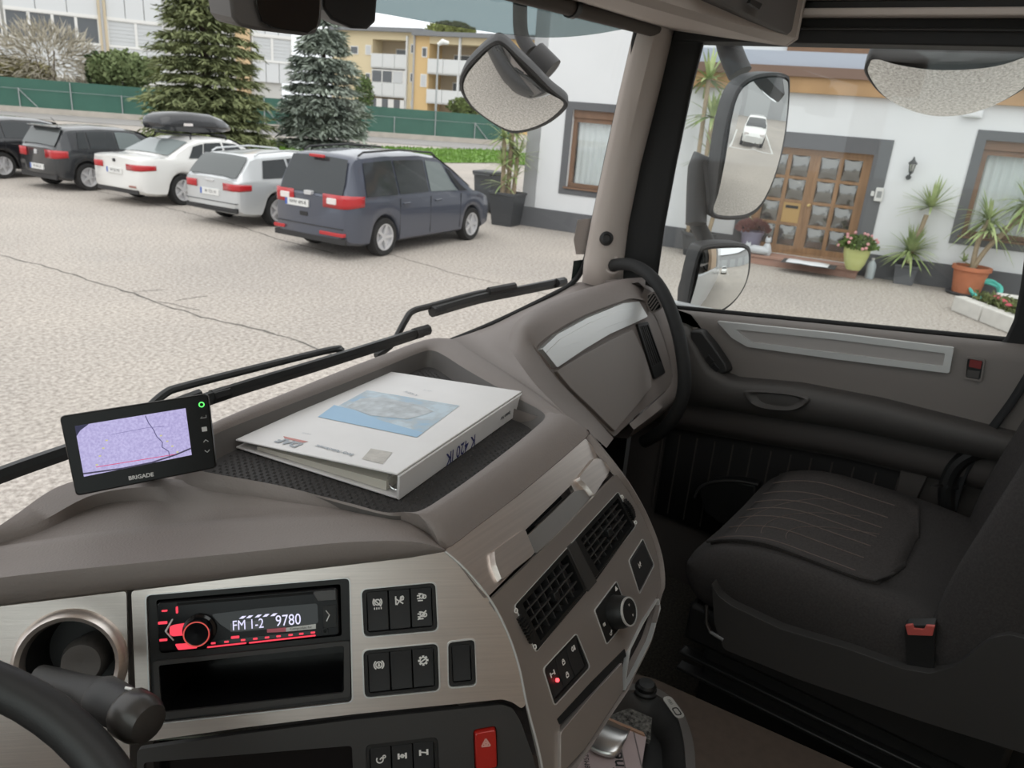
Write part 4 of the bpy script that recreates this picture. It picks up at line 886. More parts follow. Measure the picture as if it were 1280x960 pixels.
# seat belt at the far side
belt = thing('seat_belt', 'black seat belt with metal tongue beside the passenger backrest', 'seat belt', K(1.72, .03, -.7))
wv = [(1292, 470), (1270, 505), (1240, 545), (1220, 575), (1205, 605), (1196, 640), (1190, 665)]
P0 = [xp(x, y, 1.705) for x, y in wv]; P1 = [xp(x-11, y-3, 1.715) for x, y in wv]
obj('webbing', MB().loft([crv(P0, 4), crv(P1, 4)]), mat('belt_webbing', (.015, .015, .016), .8), belt, solid=.002)
T = Frame(xp(1182, 607, 1.70), RT, UP)
obj('tongue_grip', MB().prism(T, rr(-.002, .028, -.007, .006, .003), -.008, .008), BLACK, belt, bevel=.002)
obj('tongue', MB().prism(T, rr(-.03, .0, -.003, .003, .002), -.001, .001), CHROME, belt)
# ================================================================ passenger door
door = thing('truck_door', 'grey passenger door with silver trim strip, dark armrest and side window', 'truck door', K(1.76, .3, -1.1))
qs = lambda y: -.355-(y-.079)*.116
qa = lambda y: itp(y, [(-.2, -.515), (.05, -.515), (.244, -.515), (.412, -.526), (.56, -.552), (.62, -.535), (.66, -.49), (.70, -.455), (.80, -.45)])
qb_ = lambda y: itp(y, [(-.2, -.565), (.02, -.572), (.3, -.590), (.66, -.640), (.8, -.655)])
YS = [-.16+.98*i/48 for i in range(49)]
DU = mat('door_grey', (.19, .168, .155), .55, bump=(800, .2, .0006))
DG = mat('door_dark', (.068, .062, .058), .6, bump=(800, .2, .0006))
DL = mat('door_lower', (.066, .057, .053), .7, bump=(700, .25, .0006))
obj('upper_panel', MB().loft([[K(x, y, q) for x, q in ((1.79, qs(y)-.02), (1.785, qs(y)), (1.742, qs(y)+.003), (1.728, qs(y)-.008), (1.722, qs(y)-.03), (1.722, qa(y)+.03), (1.722, qa(y)-.02))] for y in YS]), DU, door, smooth=60)
def aw(y): return itp(y, [(-.2, .04), (.0, .055), (.3, .062), (.6, .060), (.66, .05), (.72, .03), (.80, .02)])
obj('armrest', MB().loft([[K(x, y, q) for x, q in ((1.73, qa(y)+.004), (1.722-aw(y)*.3, qa(y)+.004), (1.722-aw(y)*.85, qa(y)), (1.722-aw(y), qa(y)-.012), (1.722-aw(y)*.97, (qa(y)+qb_(y))/2), (1.722-aw(y)*.7, qb_(y)+.004), (1.722-aw(y)*.3, qb_(y)-.004), (1.735, qb_(y)-.008))] for y in YS]), DG, door, smooth=60)
obj('lower_panel', MB().loft([[K(x, y, q) for x, q in ((1.74, qb_(y)+.01), (1.708, qb_(y)-.018), (1.706, qb_(y)-.05), (1.722, qb_(y)-.075), (1.745, qb_(y)-.085), (1.748, -1.0), (1.74, -1.06), (1.74, -1.15))] for y in YS]), DL, door, smooth=60)
# ribbed cloth insert of the lower panel
ribs = MB()
ri = obj('cloth_insert', MB().loft([[K(x, y, q) for x, q in ((1.746, qb_(y)-.088), (1.742, qb_(y)-.10), (1.742, -.98))] for y in YS[15:44]]), mat('insert_black', (.012, .011, .011), .9), door, solid=.004)
for k in range(14):
    y = .13+.046*k; obj('rib', MB().tube([K(1.739, y, qb_(y)-.10), K(1.739, y, -.97)], .0022, 6), mat('rib_brown', (.05, .042, .038), .8), ri)
XD = Frame(K(1.720, 0, -.4), (0, -1, 0), (0, 0, 1))
pk1 = rpoly(XD.pts([(1128, 575), (1150, 575), (1165, 585), (1150, 615), (1128, 660), (1110, 660)]), .01, 3)
obj('panel_frame', MB().prism(XD, pk1, -.02, -.006), DL, door, bevel=.004)
# door pocket at the bottom front
po = [xp(x, y, 1.70) for x, y in ((872, 612), (888, 602), (918, 601), (945, 606), (945, 680), (905, 660), (880, 640))]
obj('pocket', MB().add(po+[p+V(.04, 0, 0) for p in po], [tuple(range(7))]+[(i, i+7, (i+1) % 7+7, (i+1) % 7) for i in range(7)]), BLACK, door, bevel=.006)
obj('pocket_lip', MB().tube(crv([xp(x, y, 1.697) for x, y in ((868, 622), (874, 610), (888, 603), (918, 601), (948, 606))], 5), .003, 8), DARK, door)
# pull cup in the armrest underside
PCx = [xp(x, y, 1.66) for x, y in ((930, 490), (944, 488), (985, 491), (1008, 496), (1012, 501), (1003, 509), (985, 513), (955, 510), (938, 503))]
cen = sum(PCx, V(0, 0, 0))/len(PCx); PCc = crv(PCx, 4, True)
obj('pull_cup', MB().loft([[cen+(p-cen)*s+V(o, 0, 0) for p in PCc] for s, o in ((1.04, .03), (1.0, -.004), (.92, -.008), (.78, -.004), (.5, .008), (.05, .012))], wrap=True), DG, door, smooth=70)
# silver strip
XS = Frame(K(1.7205, 0, -.4), (0, -1, 0), (0, 0, 1))
so = rpoly(XS.pts([(897, 401), (1045, 416), (1193, 434), (1187, 466), (1050, 449), (935, 433), (916, 422)]), .004, 3)
si = rpoly(XS.pts([(920, 411), (1045, 424), (1182, 441), (1179, 457), (1050, 441), (941, 427), (930, 420)]), .003, 3)
sv = obj('silver_strip', MB().plate(XS, so, [si], -.004, .006), SATIN, door, bevel=.002, label='silver trim frame along the door')
obj('strip_insert', MB().prism(XS, si, -.004, .002), mat('strip_grey', (.36, .335, .32), .45), sv)
# window switch pad
XP = Frame(K(1.690, 0, -.45), (0, -1, .0), (0, -.15, 1))
so = rpoly(XP.pts([(861, 413), (876, 413), (892, 432), (908, 456), (911, 466), (898, 470), (880, 460), (866, 440)]), .008, 4)
sp_ = obj('switch_pad', MB().prism(XP, so, -.03, 0, top=grow(so, -.003)), mat('pad_charcoal', (.028, .027, .027), .5), door, bevel=.003)
for q in ([(886, 443), (893, 451), (889, 456), (882, 448)], [(893, 453), (900, 461), (896, 466), (889, 458)]): obj('window_switch', MB().prism(XP, rpoly(XP.pts(q), .002, 2), -.001, .004), BLACK, sp_, bevel=.001)
# interior lock
lk = rpoly(XS.pts([(1208, 445), (1232, 449), (1227, 477), (1205, 473)]), .006, 4)
lo_ = obj('lock_plate', MB().plate(XS, lk, [grow(lk, -.004)], -.004, .004), DU, door, bevel=.001)
obj('lock_recess', MB().prism(XS, grow(lk, -.003), -.003, -.001), BLACK, lo_)
obj('lock_red', MB().prism(XS, rpoly(XS.pts([(1213, 449), (1228, 451), (1226, 461), (1211, 458)]), .001, 2), -.001, .003), mat('lock_red', (.20, .02, .02), .4), lo_, label='red lock indicator')
obj('lock_slider', MB().prism(XS, rpoly(XS.pts([(1210, 462), (1225, 464), (1223, 473), (1208, 470)]), .001, 2), -.001, .003), DG, lo_)
# glass, seal, rear frame
obj('window_pane', MB().box(1.772, 1.777, .0, .82, H-.47, H+.20), glass('door_glass', (.95, .965, .96), .028), door, smooth=0)
obj('window_seal', MB().tube([K(1.766, y, qs(y)+.005) for y in YS[8:]], .006, 8), RUBBER, door)
rf = XD.pts([(1246, 432), (1258, 422), (1268, 400), (1276, 360), (1284, 300), (1300, 200), (1318, 40), (1500, 40), (1500, 640), (1235, 560)])
obj('rear_frame', MB().prism(Frame(K(1.75, 0, -.4), (0, -1, 0), (0, 0, 1)), [Frame(K(1.75, 0, -.4), (0, -1, 0), (0, 0, 1)).px(x, y) for x, y in ((1240, 438), (1256, 424), (1267, 400), (1275, 360), (1283, 300), (1297, 200), (1315, 40), (1700, 40), (1700, 700), (1232, 470))], -.03, 0), RUBBER, door, bevel=.006)
po = [xp(x, y, 1.70) for x, y in ((1182, 590), (1200, 572), (1230, 560), (1240, 575), (1215, 590), (1200, 610), (1190, 650), (1170, 650))]
obj('rear_bulge', MB().tube(crv([xp(1190, 660, 1.71), xp(1183, 620, 1.71), xp(1190, 590, 1.71), xp(1210, 570, 1.71), xp(1250, 555, 1.71)], 5), .016, 10), BLACK, door)

# grab handle
gh = thing('grab_handle', 'black rubber grab handle curving from the pillar down past the dash end', 'grab handle', xp(766, 332, 1.675))
gpth = crv([xp(764, 332, 1.68), xp(778, 330, 1.655), xp(795, 333, 1.63), xp(815, 347, 1.60), xp(832, 372, 1.575), xp(846, 410, 1.55), xp(854, 450, 1.53), xp(855, 485, 1.52), xp(846, 515, 1.52), xp(828, 538, 1.53), xp(805, 552, 1.55)], 5)
obj('tube', MB().tube(gpth, .0150, 12), RUBBER, gh, smooth=80)

# ================================================================ outside mirrors
HOUS = mat('mirror_housing_plastic', (.035, .035, .037), .55)
MN = {}
def mirror(name, label, px, D_, look, bulge, depth, parts, grow_=.012, Dh=None):
    c = Vector((sum(p[0] for p in px)/len(px), sum(p[1] for p in px)/len(px))); o = dp(c.x, c.y, D_)
    n = ((CAM-o).normalized()+Vector(look).normalized()).normalized()
    u = n.cross(V(0, 0, 1)) * -1; F = Frame(o, u, n.cross(u)); 
    if F.n.dot(n) < 0: F = Frame(o, -u, n.cross(u))
    t = thing(name, label, 'mirror', o); MN[name] = (F, n)
    pts = [Vector(p) for p in F.pts(px)]; out = [Vector((p[0], p[1])) for p in crv([(p.x, p.y, 0) for p in pts], 5, True)]
    k = len(out); R = max(p.length for p in out)
    rows = [[F.P(p.x*s, p.y*s, bulge*(1-(p*s).length_squared/R**2)) for p in out] for s in (1, .85, .7, .55, .4, .25, .12, .03)]
    g = MB().loft(rows, wrap=True); g.add([F.P(p.x*.03, p.y*.03, bulge) for p in out], [tuple(range(k))])
    obj('mirror_glass', g, MIRROR, t, smooth=180)
    ro = [[F.P(*q, c) for q in [(p.x, p.y) if not gr else tuple(p+p.normalized()*gr) for p in out]] for gr, c in ((0, .0), (grow_*.4, .004), (grow_, .001), (grow_*1.1, -.01), (grow_*.9, -depth*.5), (-R*.25, -depth), (-R*.5, -depth*1.08))]
    h = MB().loft(ro, wrap=True); h.add(ro[-1], [tuple(range(k))]); obj('housing', h, HOUS, t, smooth=50)
    for nm, path, r in parts: obj(nm, MB().tube(crv(path, 5), r, 12), HOUS, t, smooth=80)
    return t
mirror('main_mirror', 'tall rounded truck wing mirror outside the passenger window', [(893, 266), (897, 240), (904, 200), (912, 150), (922, 118), (937, 103), (958, 97), (980, 99), (984, 112), (979, 160), (970, 205), (958, 240), (945, 260), (925, 269)],
       2.12, (.085, -1, -.17), .012, .11, [('mirror_arm', [dp(925, 92, 2.2), dp(912, 60, 2.2), dp(905, 20, 2.15), dp(895, -60, 2.1)], .035), ('arm_bracket', [dp(893, 262, 2.2), dp(875, 200, 2.2), dp(870, 280, 2.2)], .03)])
mirror('wide_angle_mirror', 'smaller wide-angle wing mirror below the tall one', [(862, 386), (868, 350), (876, 318), (884, 311), (910, 309), (931, 311), (934, 325), (929, 352), (915, 374), (895, 388), (875, 389)],
       2.15, (.10, -1, -.24), .022, .10, [('mirror_arm', [dp(885, 305, 2.25), dp(872, 280, 2.25), dp(868, 255, 2.25)], .024)])
mirror('kerb_mirror', 'wide kerb mirror hanging above the passenger window', [(1086, 92), (1087, 80), (1094, 73), (1120, 76), (1160, 79), (1205, 79), (1250, 76), (1292, 68), (1296, 80), (1288, 100), (1262, 118), (1232, 132), (1200, 140), (1165, 140), (1130, 130), (1104, 115)],
       1.80, (.32, -.02, -1), .020, .07, [('mirror_arm', [dp(1190, 70, 1.86), dp(1190, 55, 1.86), dp(1190, 30, 1.86)], .05)], .008)
mirror('front_mirror', 'rounded front mirror hanging outside the top of the windscreen', [(580, 108), (585, 90), (600, 72), (618, 57), (630, 58), (650, 78), (680, 108), (703, 126), (700, 137), (680, 152), (655, 161), (636, 161), (610, 145), (590, 128)],
       2.05, (-.1, .02, -1), .022, .06, [('mirror_arm', [dp(676, 88, 2.12), dp(662, 62, 2.12), dp(650, 38, 2.12), dp(650, 10, 2.12), dp(652, -40, 2.05)], [.022]*5*5+[.022]) if False else ('mirror_arm', [dp(664, 64, 2.12), dp(652, 44, 2.12), dp(650, 10, 2.10), dp(652, -40, 2.05)], .020), ('ball_joint', [dp(668, 66, 2.12), dp(680, 78, 2.12), dp(690, 88, 2.12)], .034)])

# ================================================================ wipers
def wiper(label, blade, arm, cap0, cap1):
    t = thing('windscreen_wiper', label, 'wiper', arm[0], 'windscreen wipers')
    WB = mat('wiper_black', (.030, .031, .031), .55)
    bl = crv(blade, 6); up = V(0, -.25, 1).normalized()
    obj('blade', MB().loft([[p+up*a+V(0, b, 0) for a, b in ((-.014, -.004), (.0, -.009), (.012, -.004), (.012, .006), (0, .010), (-.014, .004))] for p in bl], wrap=True, caps=True), WB, t)
    obj('arm', MB().tube(crv(arm, 6), .0075, 8), WB, t)
    for c0, c1 in (cap0, cap1): obj('blade_cap', MB().tube([c0, c1], .013, 8), BLACK, t)
    obj('joint', MB().tube([bl[len(bl)//2-2]+up*.016, bl[len(bl)//2+2]+up*.016], .010, 8), BLACK, t)
    return t
Wp = lambda x, y, Y=1.15: yp(x, y, Y)
wiper('long windscreen wiper behind the monitor, on the left', [Wp(-80, 630), Wp(0, 594), Wp(150, 541), Wp(270, 495), Wp(400, 455), Wp(530, 414)], [Wp(175, 520, 1.18), Wp(206, 492, 1.18), Wp(230, 483, 1.18), Wp(300, 465, 1.17), Wp(415, 437, 1.17), Wp(425, 440, 1.16)], (Wp(518, 417), Wp(535, 412)), (Wp(265, 496), Wp(285, 490)))
wiper('right windscreen wiper below the far cars, with a bent arm', [Wp(543, 389, 1.16), Wp(600, 373, 1.15), Wp(650, 363, 1.12), Wp(704, 352, 1.09)], [Wp(470, 445, 1.19), Wp(490, 430, 1.19), Wp(506, 402, 1.18), Wp(516, 389, 1.18), Wp(540, 382, 1.17), Wp(600, 366, 1.16), Wp(632, 363, 1.15)], (Wp(540, 390, 1.16), Wp(553, 386, 1.16)), (Wp(695, 354, 1.09), Wp(705, 352, 1.09)))
# ================================================================ the yard
def asphalt():
    m = bpy.data.materials.new('pale_asphalt'); m.use_nodes = True; t = m.node_tree; N = t.nodes; L = t.links; b = N['Principled BSDF']; b.inputs['Roughness'].default_value = .85
    tc = N.new('ShaderNodeTexCoord'); n1 = N.new('ShaderNodeTexNoise'); n1.inputs['Scale'].default_value = 22; n1.inputs['Detail'].default_value = 6; n1.inputs['Roughness'].default_value = .7
    n2 = N.new('ShaderNodeTexNoise'); n2.inputs['Scale'].default_value = .35; n2.inputs['Detail'].default_value = 4
    r1 = N.new('ShaderNodeValToRGB'); r1.color_ramp.elements[0].position = .34; r1.color_ramp.elements[1].position = .64
    r1.color_ramp.elements[0].color = (.235, .208, .183, 1); r1.color_ramp.elements[1].color = (.575, .53, .482, 1)
    r2 = N.new('ShaderNodeValToRGB'); r2.color_ramp.elements[0].position = .3; r2.color_ramp.elements[1].position = .75
    r2.color_ramp.elements[0].color = (.86, .86, .86, 1); r2.color_ramp.elements[1].color = (1.06, 1.05, 1.03, 1)
    mx = N.new('ShaderNodeMix'); mx.data_type = 'RGBA'; mx.blend_type = 'MULTIPLY'; mx.inputs[0].default_value = 1
    L.new(tc.outputs['Object'], n1.inputs['Vector']); L.new(tc.outputs['Object'], n2.inputs['Vector']); L.new(n1.outputs['Fac'], r1.inputs[0]); L.new(n2.outputs['Fac'], r2.inputs[0])
    L.new(r1.outputs[0], mx.inputs[6]); L.new(r2.outputs[0], mx.inputs[7]); L.new(mx.outputs[2], b.inputs['Base Color'])
    bp = N.new('ShaderNodeBump'); bp.inputs['Strength'].default_value = .6; bp.inputs['Distance'].default_value = .02; L.new(n1.outputs['Fac'], bp.inputs['Height']); L.new(bp.outputs[0], b.inputs['Normal'])
    MATS['pale_asphalt'] = m; return m
ASP = asphalt()
gm = MB(); NG = 24
for i in range(NG):
    for j in range(NG):
        x0, y0 = -60+200*i/NG, -60+200*j/NG; gm.add([(x0, y0, 0), (x0+200/NG, y0, 0), (x0+200/NG, y0+200/NG, 0), (x0, y0+200/NG, 0)], [(0, 1, 2, 3)])
gnd = structure('floor_yard', gm, ASP, smooth=0)
CRK = mat('crack_dark', (.10, .095, .085), .9)
def crack(L, w, name='crack'):
    P_ = [gp(*q) for q in L]; pts = []; rnd = random.Random(len(L)*7)
    for a, b in zip(P_, P_[1:]):
        n = max(2, int((b-a).length/.18))
        for k in range(n): pts.append(a.lerp(b, k/n)+V(rnd.uniform(-.03, .03), rnd.uniform(-.03, .03), 0))
    pts.append(P_[-1]); m = MB(); row = []
    for i, p in enumerate(pts):
        d = (pts[min(i+1, len(pts)-1)]-pts[max(0, i-1)]).normalized(); s = V(-d.y, d.x, 0)*w*rnd.uniform(.5, 1.3); row.append((p+s+V(0, 0, .003), p-s+V(0, 0, .003)))
    obj(name, m.loft([list(r) for r in row]), CRK, gnd, smooth=0)
crack([(0, 319), (50, 331), (110, 350), (165, 367), (215, 385), (265, 400), (330, 413), (390, 433), (430, 448)], .014)
crack([(165, 366), (205, 362)], .008); crack([(222, 376), (260, 370)], .009); crack([(200, 377), (250, 388)], .008)
crack([(470, 312), (520, 328), (580, 345), (640, 358), (700, 372)], .010); crack([(60, 226), (160, 247), (300, 283), (340, 297), (420, 318)], .018)
# lawn strip, service road and low wall in front of the fence
RD_ = mat('grey_road', (.27, .26, .25), .9, noise=(.8, .08)); GRS = mat('lawn_green', (.13, .25, .035), .9, noise=(1.2, .25), bump=(40, .6, .03))
def flat(name, L, z, m, **k): return MB().add([gp(*q)+V(0, 0, z) for q in L], [tuple(range(len(L)))][::1])
structure('floor_road', flat('r', [(700, 194), (700, 178), (-60, 134), (-60, 142)], .02, RD_), RD_, smooth=0)
gl = [gp(*q) for q in ((140, 168), (330, 176), (470, 184), (617, 188), (720, 200), (720, 212), (617, 204), (560, 204), (470, 196), (330, 188), (140, 180))]
lawn = MB().add([p+V(0, 0, .03) for p in gl], [tuple(range(len(gl)))])
blade = MB(); rnd = random.Random(3); gpoly = [(p.x, p.y) for p in gl]; xs = [p.x for p in gl]; ys_ = [p.y for p in gl]
for _ in range(9000):
    x, y = rnd.uniform(min(xs), max(xs)), rnd.uniform(min(ys_), max(ys_))
    if inside(x, y, gpoly):
        a = rnd.uniform(0, 6.28); w = .06; h = rnd.uniform(.06, .16); blade.add([(x-w*math.cos(a), y-w*math.sin(a), .03), (x+w*math.cos(a), y+w*math.sin(a), .03), (x+rnd.uniform(-.05, .05), y, .03+h)], [(0, 1, 2)])
structure('floor_lawn', lawn, GRS, smooth=0)
tag(obj('grass', blade, GRS, smooth=0), 'bright green grass strip in front of the green fence', 'grass', kind='stuff')
# ---------------------------------------------------------------- fence with green privacy netting
f0, f1 = gp(-40, 136), gp(640, 183); fu = (f1-f0); FL = fu.length; fu.normalize()
FF = Frame(f0, fu, (0, 0, 1)); 
if FF.n.dot(CAM-f0) < 0: FF = Frame(f1, -fu, (0, 0, 1))
fn = thing('netting_fence', 'long green netting fence on grey posts along the far side of the yard', 'fence', FF.P(FL/2, 0))
NET = mat('green_netting', (.045, .125, .095), .8, noise=(.5, .12), bump=(1.2, .3, .1))
POST = mat('galvanised', (.38, .40, .40), .5, .3)
nP = int(FL/3.0)
for k in range(nP):
    a0_, a1_ = k*FL/nP, (k+1)*FL/nP; m = MB()
    m.loft([[FF.P(a0_+(a1_-a0_)*t/6, b, .02*math.sin(t*2.1+k+b)) for t in range(7)] for b in (.35, .9, 1.5, 2.15)]); obj('netting_panel', m, NET, fn, smooth=60)
    obj('post', MB().tube([FF.P(a0_, 0, .08), FF.P(a0_, 1.55 if k % 2 else 2.1, .08)], .035, 6), POST, fn)
    if k % 5 == 1: obj('brace', MB().tube([FF.P(a0_+1.3, .1, .09), FF.P(a0_, 1.5, .09)], .03, 6), POST, fn)
obj('rail', MB().tube([FF.P(0, 1.5, .1), FF.P(FL, 1.5, .1)], .012, 5), POST, fn)
structure('trim_low_wall', MB().fbox(FF, -2, FL+6, 0, .38, -.1, .16), mat('concrete', (.46, .42, .37), .9, noise=(1.5, .1)), bevel=.01)

# ---------------------------------------------------------------- white house with the wooden door
HO = gp(650, 281); HU = V(.1676, -.986, 0)
HF = Frame(HO, HU, (0, 0, 1))
RENDER = mat('white_render', (.70, .715, .725), .9, noise=(.7, .03), bump=(60, .25, .01))
DGREY = mat('dark_grey_paint', (.115, .118, .125), .8)
hs_ = thing('white_house', 'white rendered house with dark grey plinth and painted window surrounds', 'house', HF.P(6, 0, -4))
def hpx(L, c=0): return HF.pts(L, c)
w1 = (*hpx([(718, 137)])[0], *hpx([(706, 233)])[0]); wx0, wz1, wz0 = (w1[0]+w1[2])/2, w1[1], w1[3]
W1 = (wx0, wx0+1.55, wz0, wz1)
d0_ = hpx([(1093, 196)])[0]; dR = (hpx([(1093, 196)])[0][0]+hpx([(1068, 300)])[0][0])/2; dTop = hpx([(1040, 189)])[0][1]; dM = (hpx([(1019, 192)])[0][0]+hpx([(997, 316)])[0][0])/2
DO = (2*dM-dR, dR, .20, dTop)
w2a = hpx([(1233, 175), (1201, 294)]); W2 = ((w2a[0][0]+w2a[1][0])/2, (w2a[0][0]+w2a[1][0])/2+1.6, w2a[1][1], w2a[0][1])
HL_, HTOP = 22., 3.6
holes = [[(a, c), (b, c), (b, d), (a, d)] for a, b, c, d in (W1, DO, W2)]
obj('wall', MB().plate(HF, [(0, 0), (HL_, 0), (HL_, HTOP), (0, HTOP)], holes, -.35, 0), RENDER, hs_, smooth=0)
obj('end_wall', MB().fbox(HF, 0, .35, 0, 7.2, -9, -.0), RENDER, hs_, smooth=0)
obj('upper_wall', MB().fbox(HF, 0, HL_, HTOP, 7.2, -.35, .0), RENDER, hs_, smooth=0)
obj('interior_backing', MB().fbox(HF, .4, HL_, 0, 7.0, -2.0, -1.9), VOIDB, hs_, smooth=0)
for a, b in ((0, DO[0]-.28), (DO[1]+.28, HL_)): obj('plinth', MB().fbox(HF, a, b, 0, .46, -.2, .03), DGREY, hs_, bevel=.005)
def surround(W, t, name='surround', bottom=True):
    a, b, c, d = W; out = [(a-t, c-(t if bottom else 0)), (b+t, c-(t if bottom else 0)), (b+t, d+t), (a-t, d+t)]
    return obj(name, MB().plate(HF, out, [[(a, c), (b, c), (b, d), (a, d)]], -.01, .02), DGREY, hs_, smooth=0, label='dark grey painted surround')
for W in (W1, W2): surround(W, .17)
a, b, c, d = DO
obj('surround', MB().plate(HF, [(a-.30, 0), (b+.30, 0), (b+.30, d+.30), (a-.30, d+.30)], [[(a, c), (b, c), (b, d), (a, d)]], -.01, .02), DGREY, hs_, smooth=0)
WOOD = mat('varnished_wood', (.26, .15, .075), .5, noise=(3, .2), stretch=(6, 6, .6))
BRWN = mat('brown_window_wood', (.20, .115, .07), .55, noise=(4, .12))
CURT = mat('net_curtain', (.80, .81, .80), .9)
def window(W, pull=.0):
    a, b, c, d = W; w = obj('window', MB().plate(HF, [(a, c), (b, c), (b, d-.16), (a, d-.16)], [[(a+.09, c+.09), (b-.09, c+.09), (b-.09, d-.26), (a+.09, d-.26)]], -.20, -.10), BRWN, hs_, bevel=.008, label='brown framed window with net curtain')
    obj('shutter_box', MB().fbox(HF, a, b, d-.17, d, -.2, -.06), BRWN, w, bevel=.008)
    obj('pane', MB().fbox(HF, a+.09, b-.09, c+.09, d-.26, -.15, -.145), glass('house_glass', (.93, .95, .95), .08), w, smooth=0)
    obj('curtain', MB().loft([[HF.P(a+.1+(b-a-.2)*t/60, z, -.24+.022*math.sin(t*1.05)+.008*math.sin(t*.37)) for t in range(61)] for z in (c+.05, d-.2)]), CURT, w, smooth=80)
    obj('sill', MB().fbox(HF, a-.05, b+.05, c-.04, c, -.1, .06), BRWN, w, bevel=.005)
    return w
window(W1); window(W2)
# front door: two leaves of bull's-eye panes
BULL = mat('bulls_eye_glass', (.24, .24, .23), .10, .75, bump=(9, .35, .02))
a, b, c, d = DO; mid = (a+b)/2
dr = obj('front_door', MB().plate(HF, [(a, c), (b, c), (b, d), (a, d)], [[(a+.08, c+.06), (mid-.015, c+.06), (mid-.015, d-.08), (a+.08, d-.08)], [(mid+.015, c+.06), (b-.08, c+.06), (b-.08, d-.08), (mid+.015, d-.08)]], -.18, -.08), WOOD, hs_, bevel=.006, label='double wooden front door with small glass panes')
for l0, l1, brass in ((a+.08, mid-.015, True), (mid+.015, b-.08, False)):
    z0, z1 = c+.06, d-.08; sw, rh = (l1-l0-.26)/2, (z1-z0-.34)/4; hl = []
    for i in range(2):
        for j in range(4):
            x0, y0 = l0+.09+i*(sw+.08), z0+.12+j*(rh+.055); hl.append((x0, x0+sw, y0, y0+rh, i, j))
    obj('door_leaf', MB().plate(HF, [(l0, z0), (l1, z0), (l1, z1), (l0, z1)], [[(p, r), (q, r), (q, s), (p, s)] for p, q, r, s, _, _ in hl], -.17, -.10), WOOD, dr, bevel=.006)
    for p, q, r, s, i, j in hl:
        if brass and i == 1 and j == 1:
            obj('letter_plate', MB().fbox(HF, p, q, r, s, -.16, -.11), mat('brass_wood', (.42, .27, .10), .4), dr, bevel=.006); obj('letter_slot', MB().fbox(HF, p+.05, q-.05, s-.12, s-.06, -.12, -.105), BLACK, dr, smooth=0); continue
        cxp, czp = (p+q)/2, (r+s)/2; g = MB(); N_ = 7
        g.loft([[HF.P(p+(q-p)*u/N_, r+(s-r)*v/N_, -.145+.05*max(0, 1-((u/N_-.5)**2+(v/N_-.5)**2)*4)) for u in range(N_+1)] for v in range(N_+1)]); obj('door_pane', g, BULL, dr, smooth=80)
obj('door_knob', MB().lathe(HF.at(mid+.05, c+1.05, -.1), [(.03, 0), (.03, .02), (.012, .03), (.012, .06), (.032, .07), (.03, .10), (.001, .105)], 12), mat('brass', (.6, .45, .2), .3, 1), dr)
# step, mats
STEP = mat('red_stone_step', (.36, .22, .17), .8, noise=(4, .12))
s0p, s1p = HF.px(1073, 347)[0], HF.px(930, 325)[0]
sf = gp(1071, 349); depth_s = (sf-HF.o).dot(HF.n); sR = (sf-HF.o).dot(HF.u); sL = (gp(925, 326)-HF.o).dot(HF.u)
stp = thing('door_step', 'red stone step in front of the wooden door', 'step', HF.P((sL+sR)/2, 0, depth_s/2))
obj('slab', MB().fbox(HF, sL-.6, sR, .14, .20, .02, depth_s+.03), STEP, stp, bevel=.01)
obj('riser', MB().fbox(HF, sL-.6, sR-.03, 0, .14, .02, depth_s), STEP, stp, bevel=.005)
def on_step(px, py, z=.20):
    p = zp(px, py, z-H); d = p-HF.o; return d.dot(HF.u), d.dot(HF.n)
u0, n0 = on_step(1010, 330); 
mt = tag(obj('door_mat', MB().fbox(HF, on_step(981, 323)[0], on_step(1047, 332)[0], .2005, .215, n0-.25, n0+.25), mat('dark_mat', (.05, .05, .05), .95), bevel=.005, origin=HF.P(u0, .2, n0)), 'dark door mat on the red stone step', 'door mat')
tw = tag(obj('white_towel', MB().loft([[HF.P(on_step(989, 322)[0]+(on_step(1037, 332)[0]-on_step(989, 322)[0])*t/8, .228+.005*math.sin(t*1.3+s), n0-.22+.46*s/4) for t in range(9)] for s in range(5)]), mat('towel_white', (.74, .75, .77), .9), solid=.012, origin=HF.P(u0, .2, n0), flip=True), 'white towel spread on the door mat', 'towel')
# upper balcony bands
zA = lambda y, x=1030: HF.px(x, y)[1]
obj('fascia_board', MB().fbox(HF, DO[0]-2.2, HL_, zA(118), zA(98), 0, .12), mat('tan_board', (.42, .26, .13), .7, noise=(2, .1)), hs_, smooth=0)
obj('fascia_board', MB().fbox(HF, DO[0]-2.2, HL_, zA(98), zA(85), 0, .18), mat('brown_board', (.20, .13, .10), .7), hs_, smooth=0)
obj('upper_band', MB().fbox(HF, DO[0]-2.2, HL_, zA(85), zA(66), 0, .10), mat('blue_grey_render', (.44, .48, .56), .9), hs_, smooth=0)
uw0 = HF.px(985, 60)[0]
for k in range(4):
    x0 = uw0+k*2.4; uw = obj('upper_window', MB().plate(HF, [(x0, zA(66)), (x0+2.2, zA(66)), (x0+2.2, zA(66)+1.2), (x0, zA(66)+1.2)], [[(x0+.1, zA(66)+.1), (x0+1.05, zA(66)+.1), (x0+1.05, zA(66)+1.1), (x0+.1, zA(66)+1.1)], [(x0+1.15, zA(66)+.1), (x0+2.1, zA(66)+.1), (x0+2.1, zA(66)+1.1), (x0+1.15, zA(66)+1.1)]], 0, .08), BRWN, hs_, bevel=.008)
    obj('pane', MB().fbox(HF, x0+.1, x0+2.1, zA(66)+.1, zA(66)+1.1, .01, .03), mat('pale_window_glass', (.35, .40, .46), .1), uw, smooth=0)
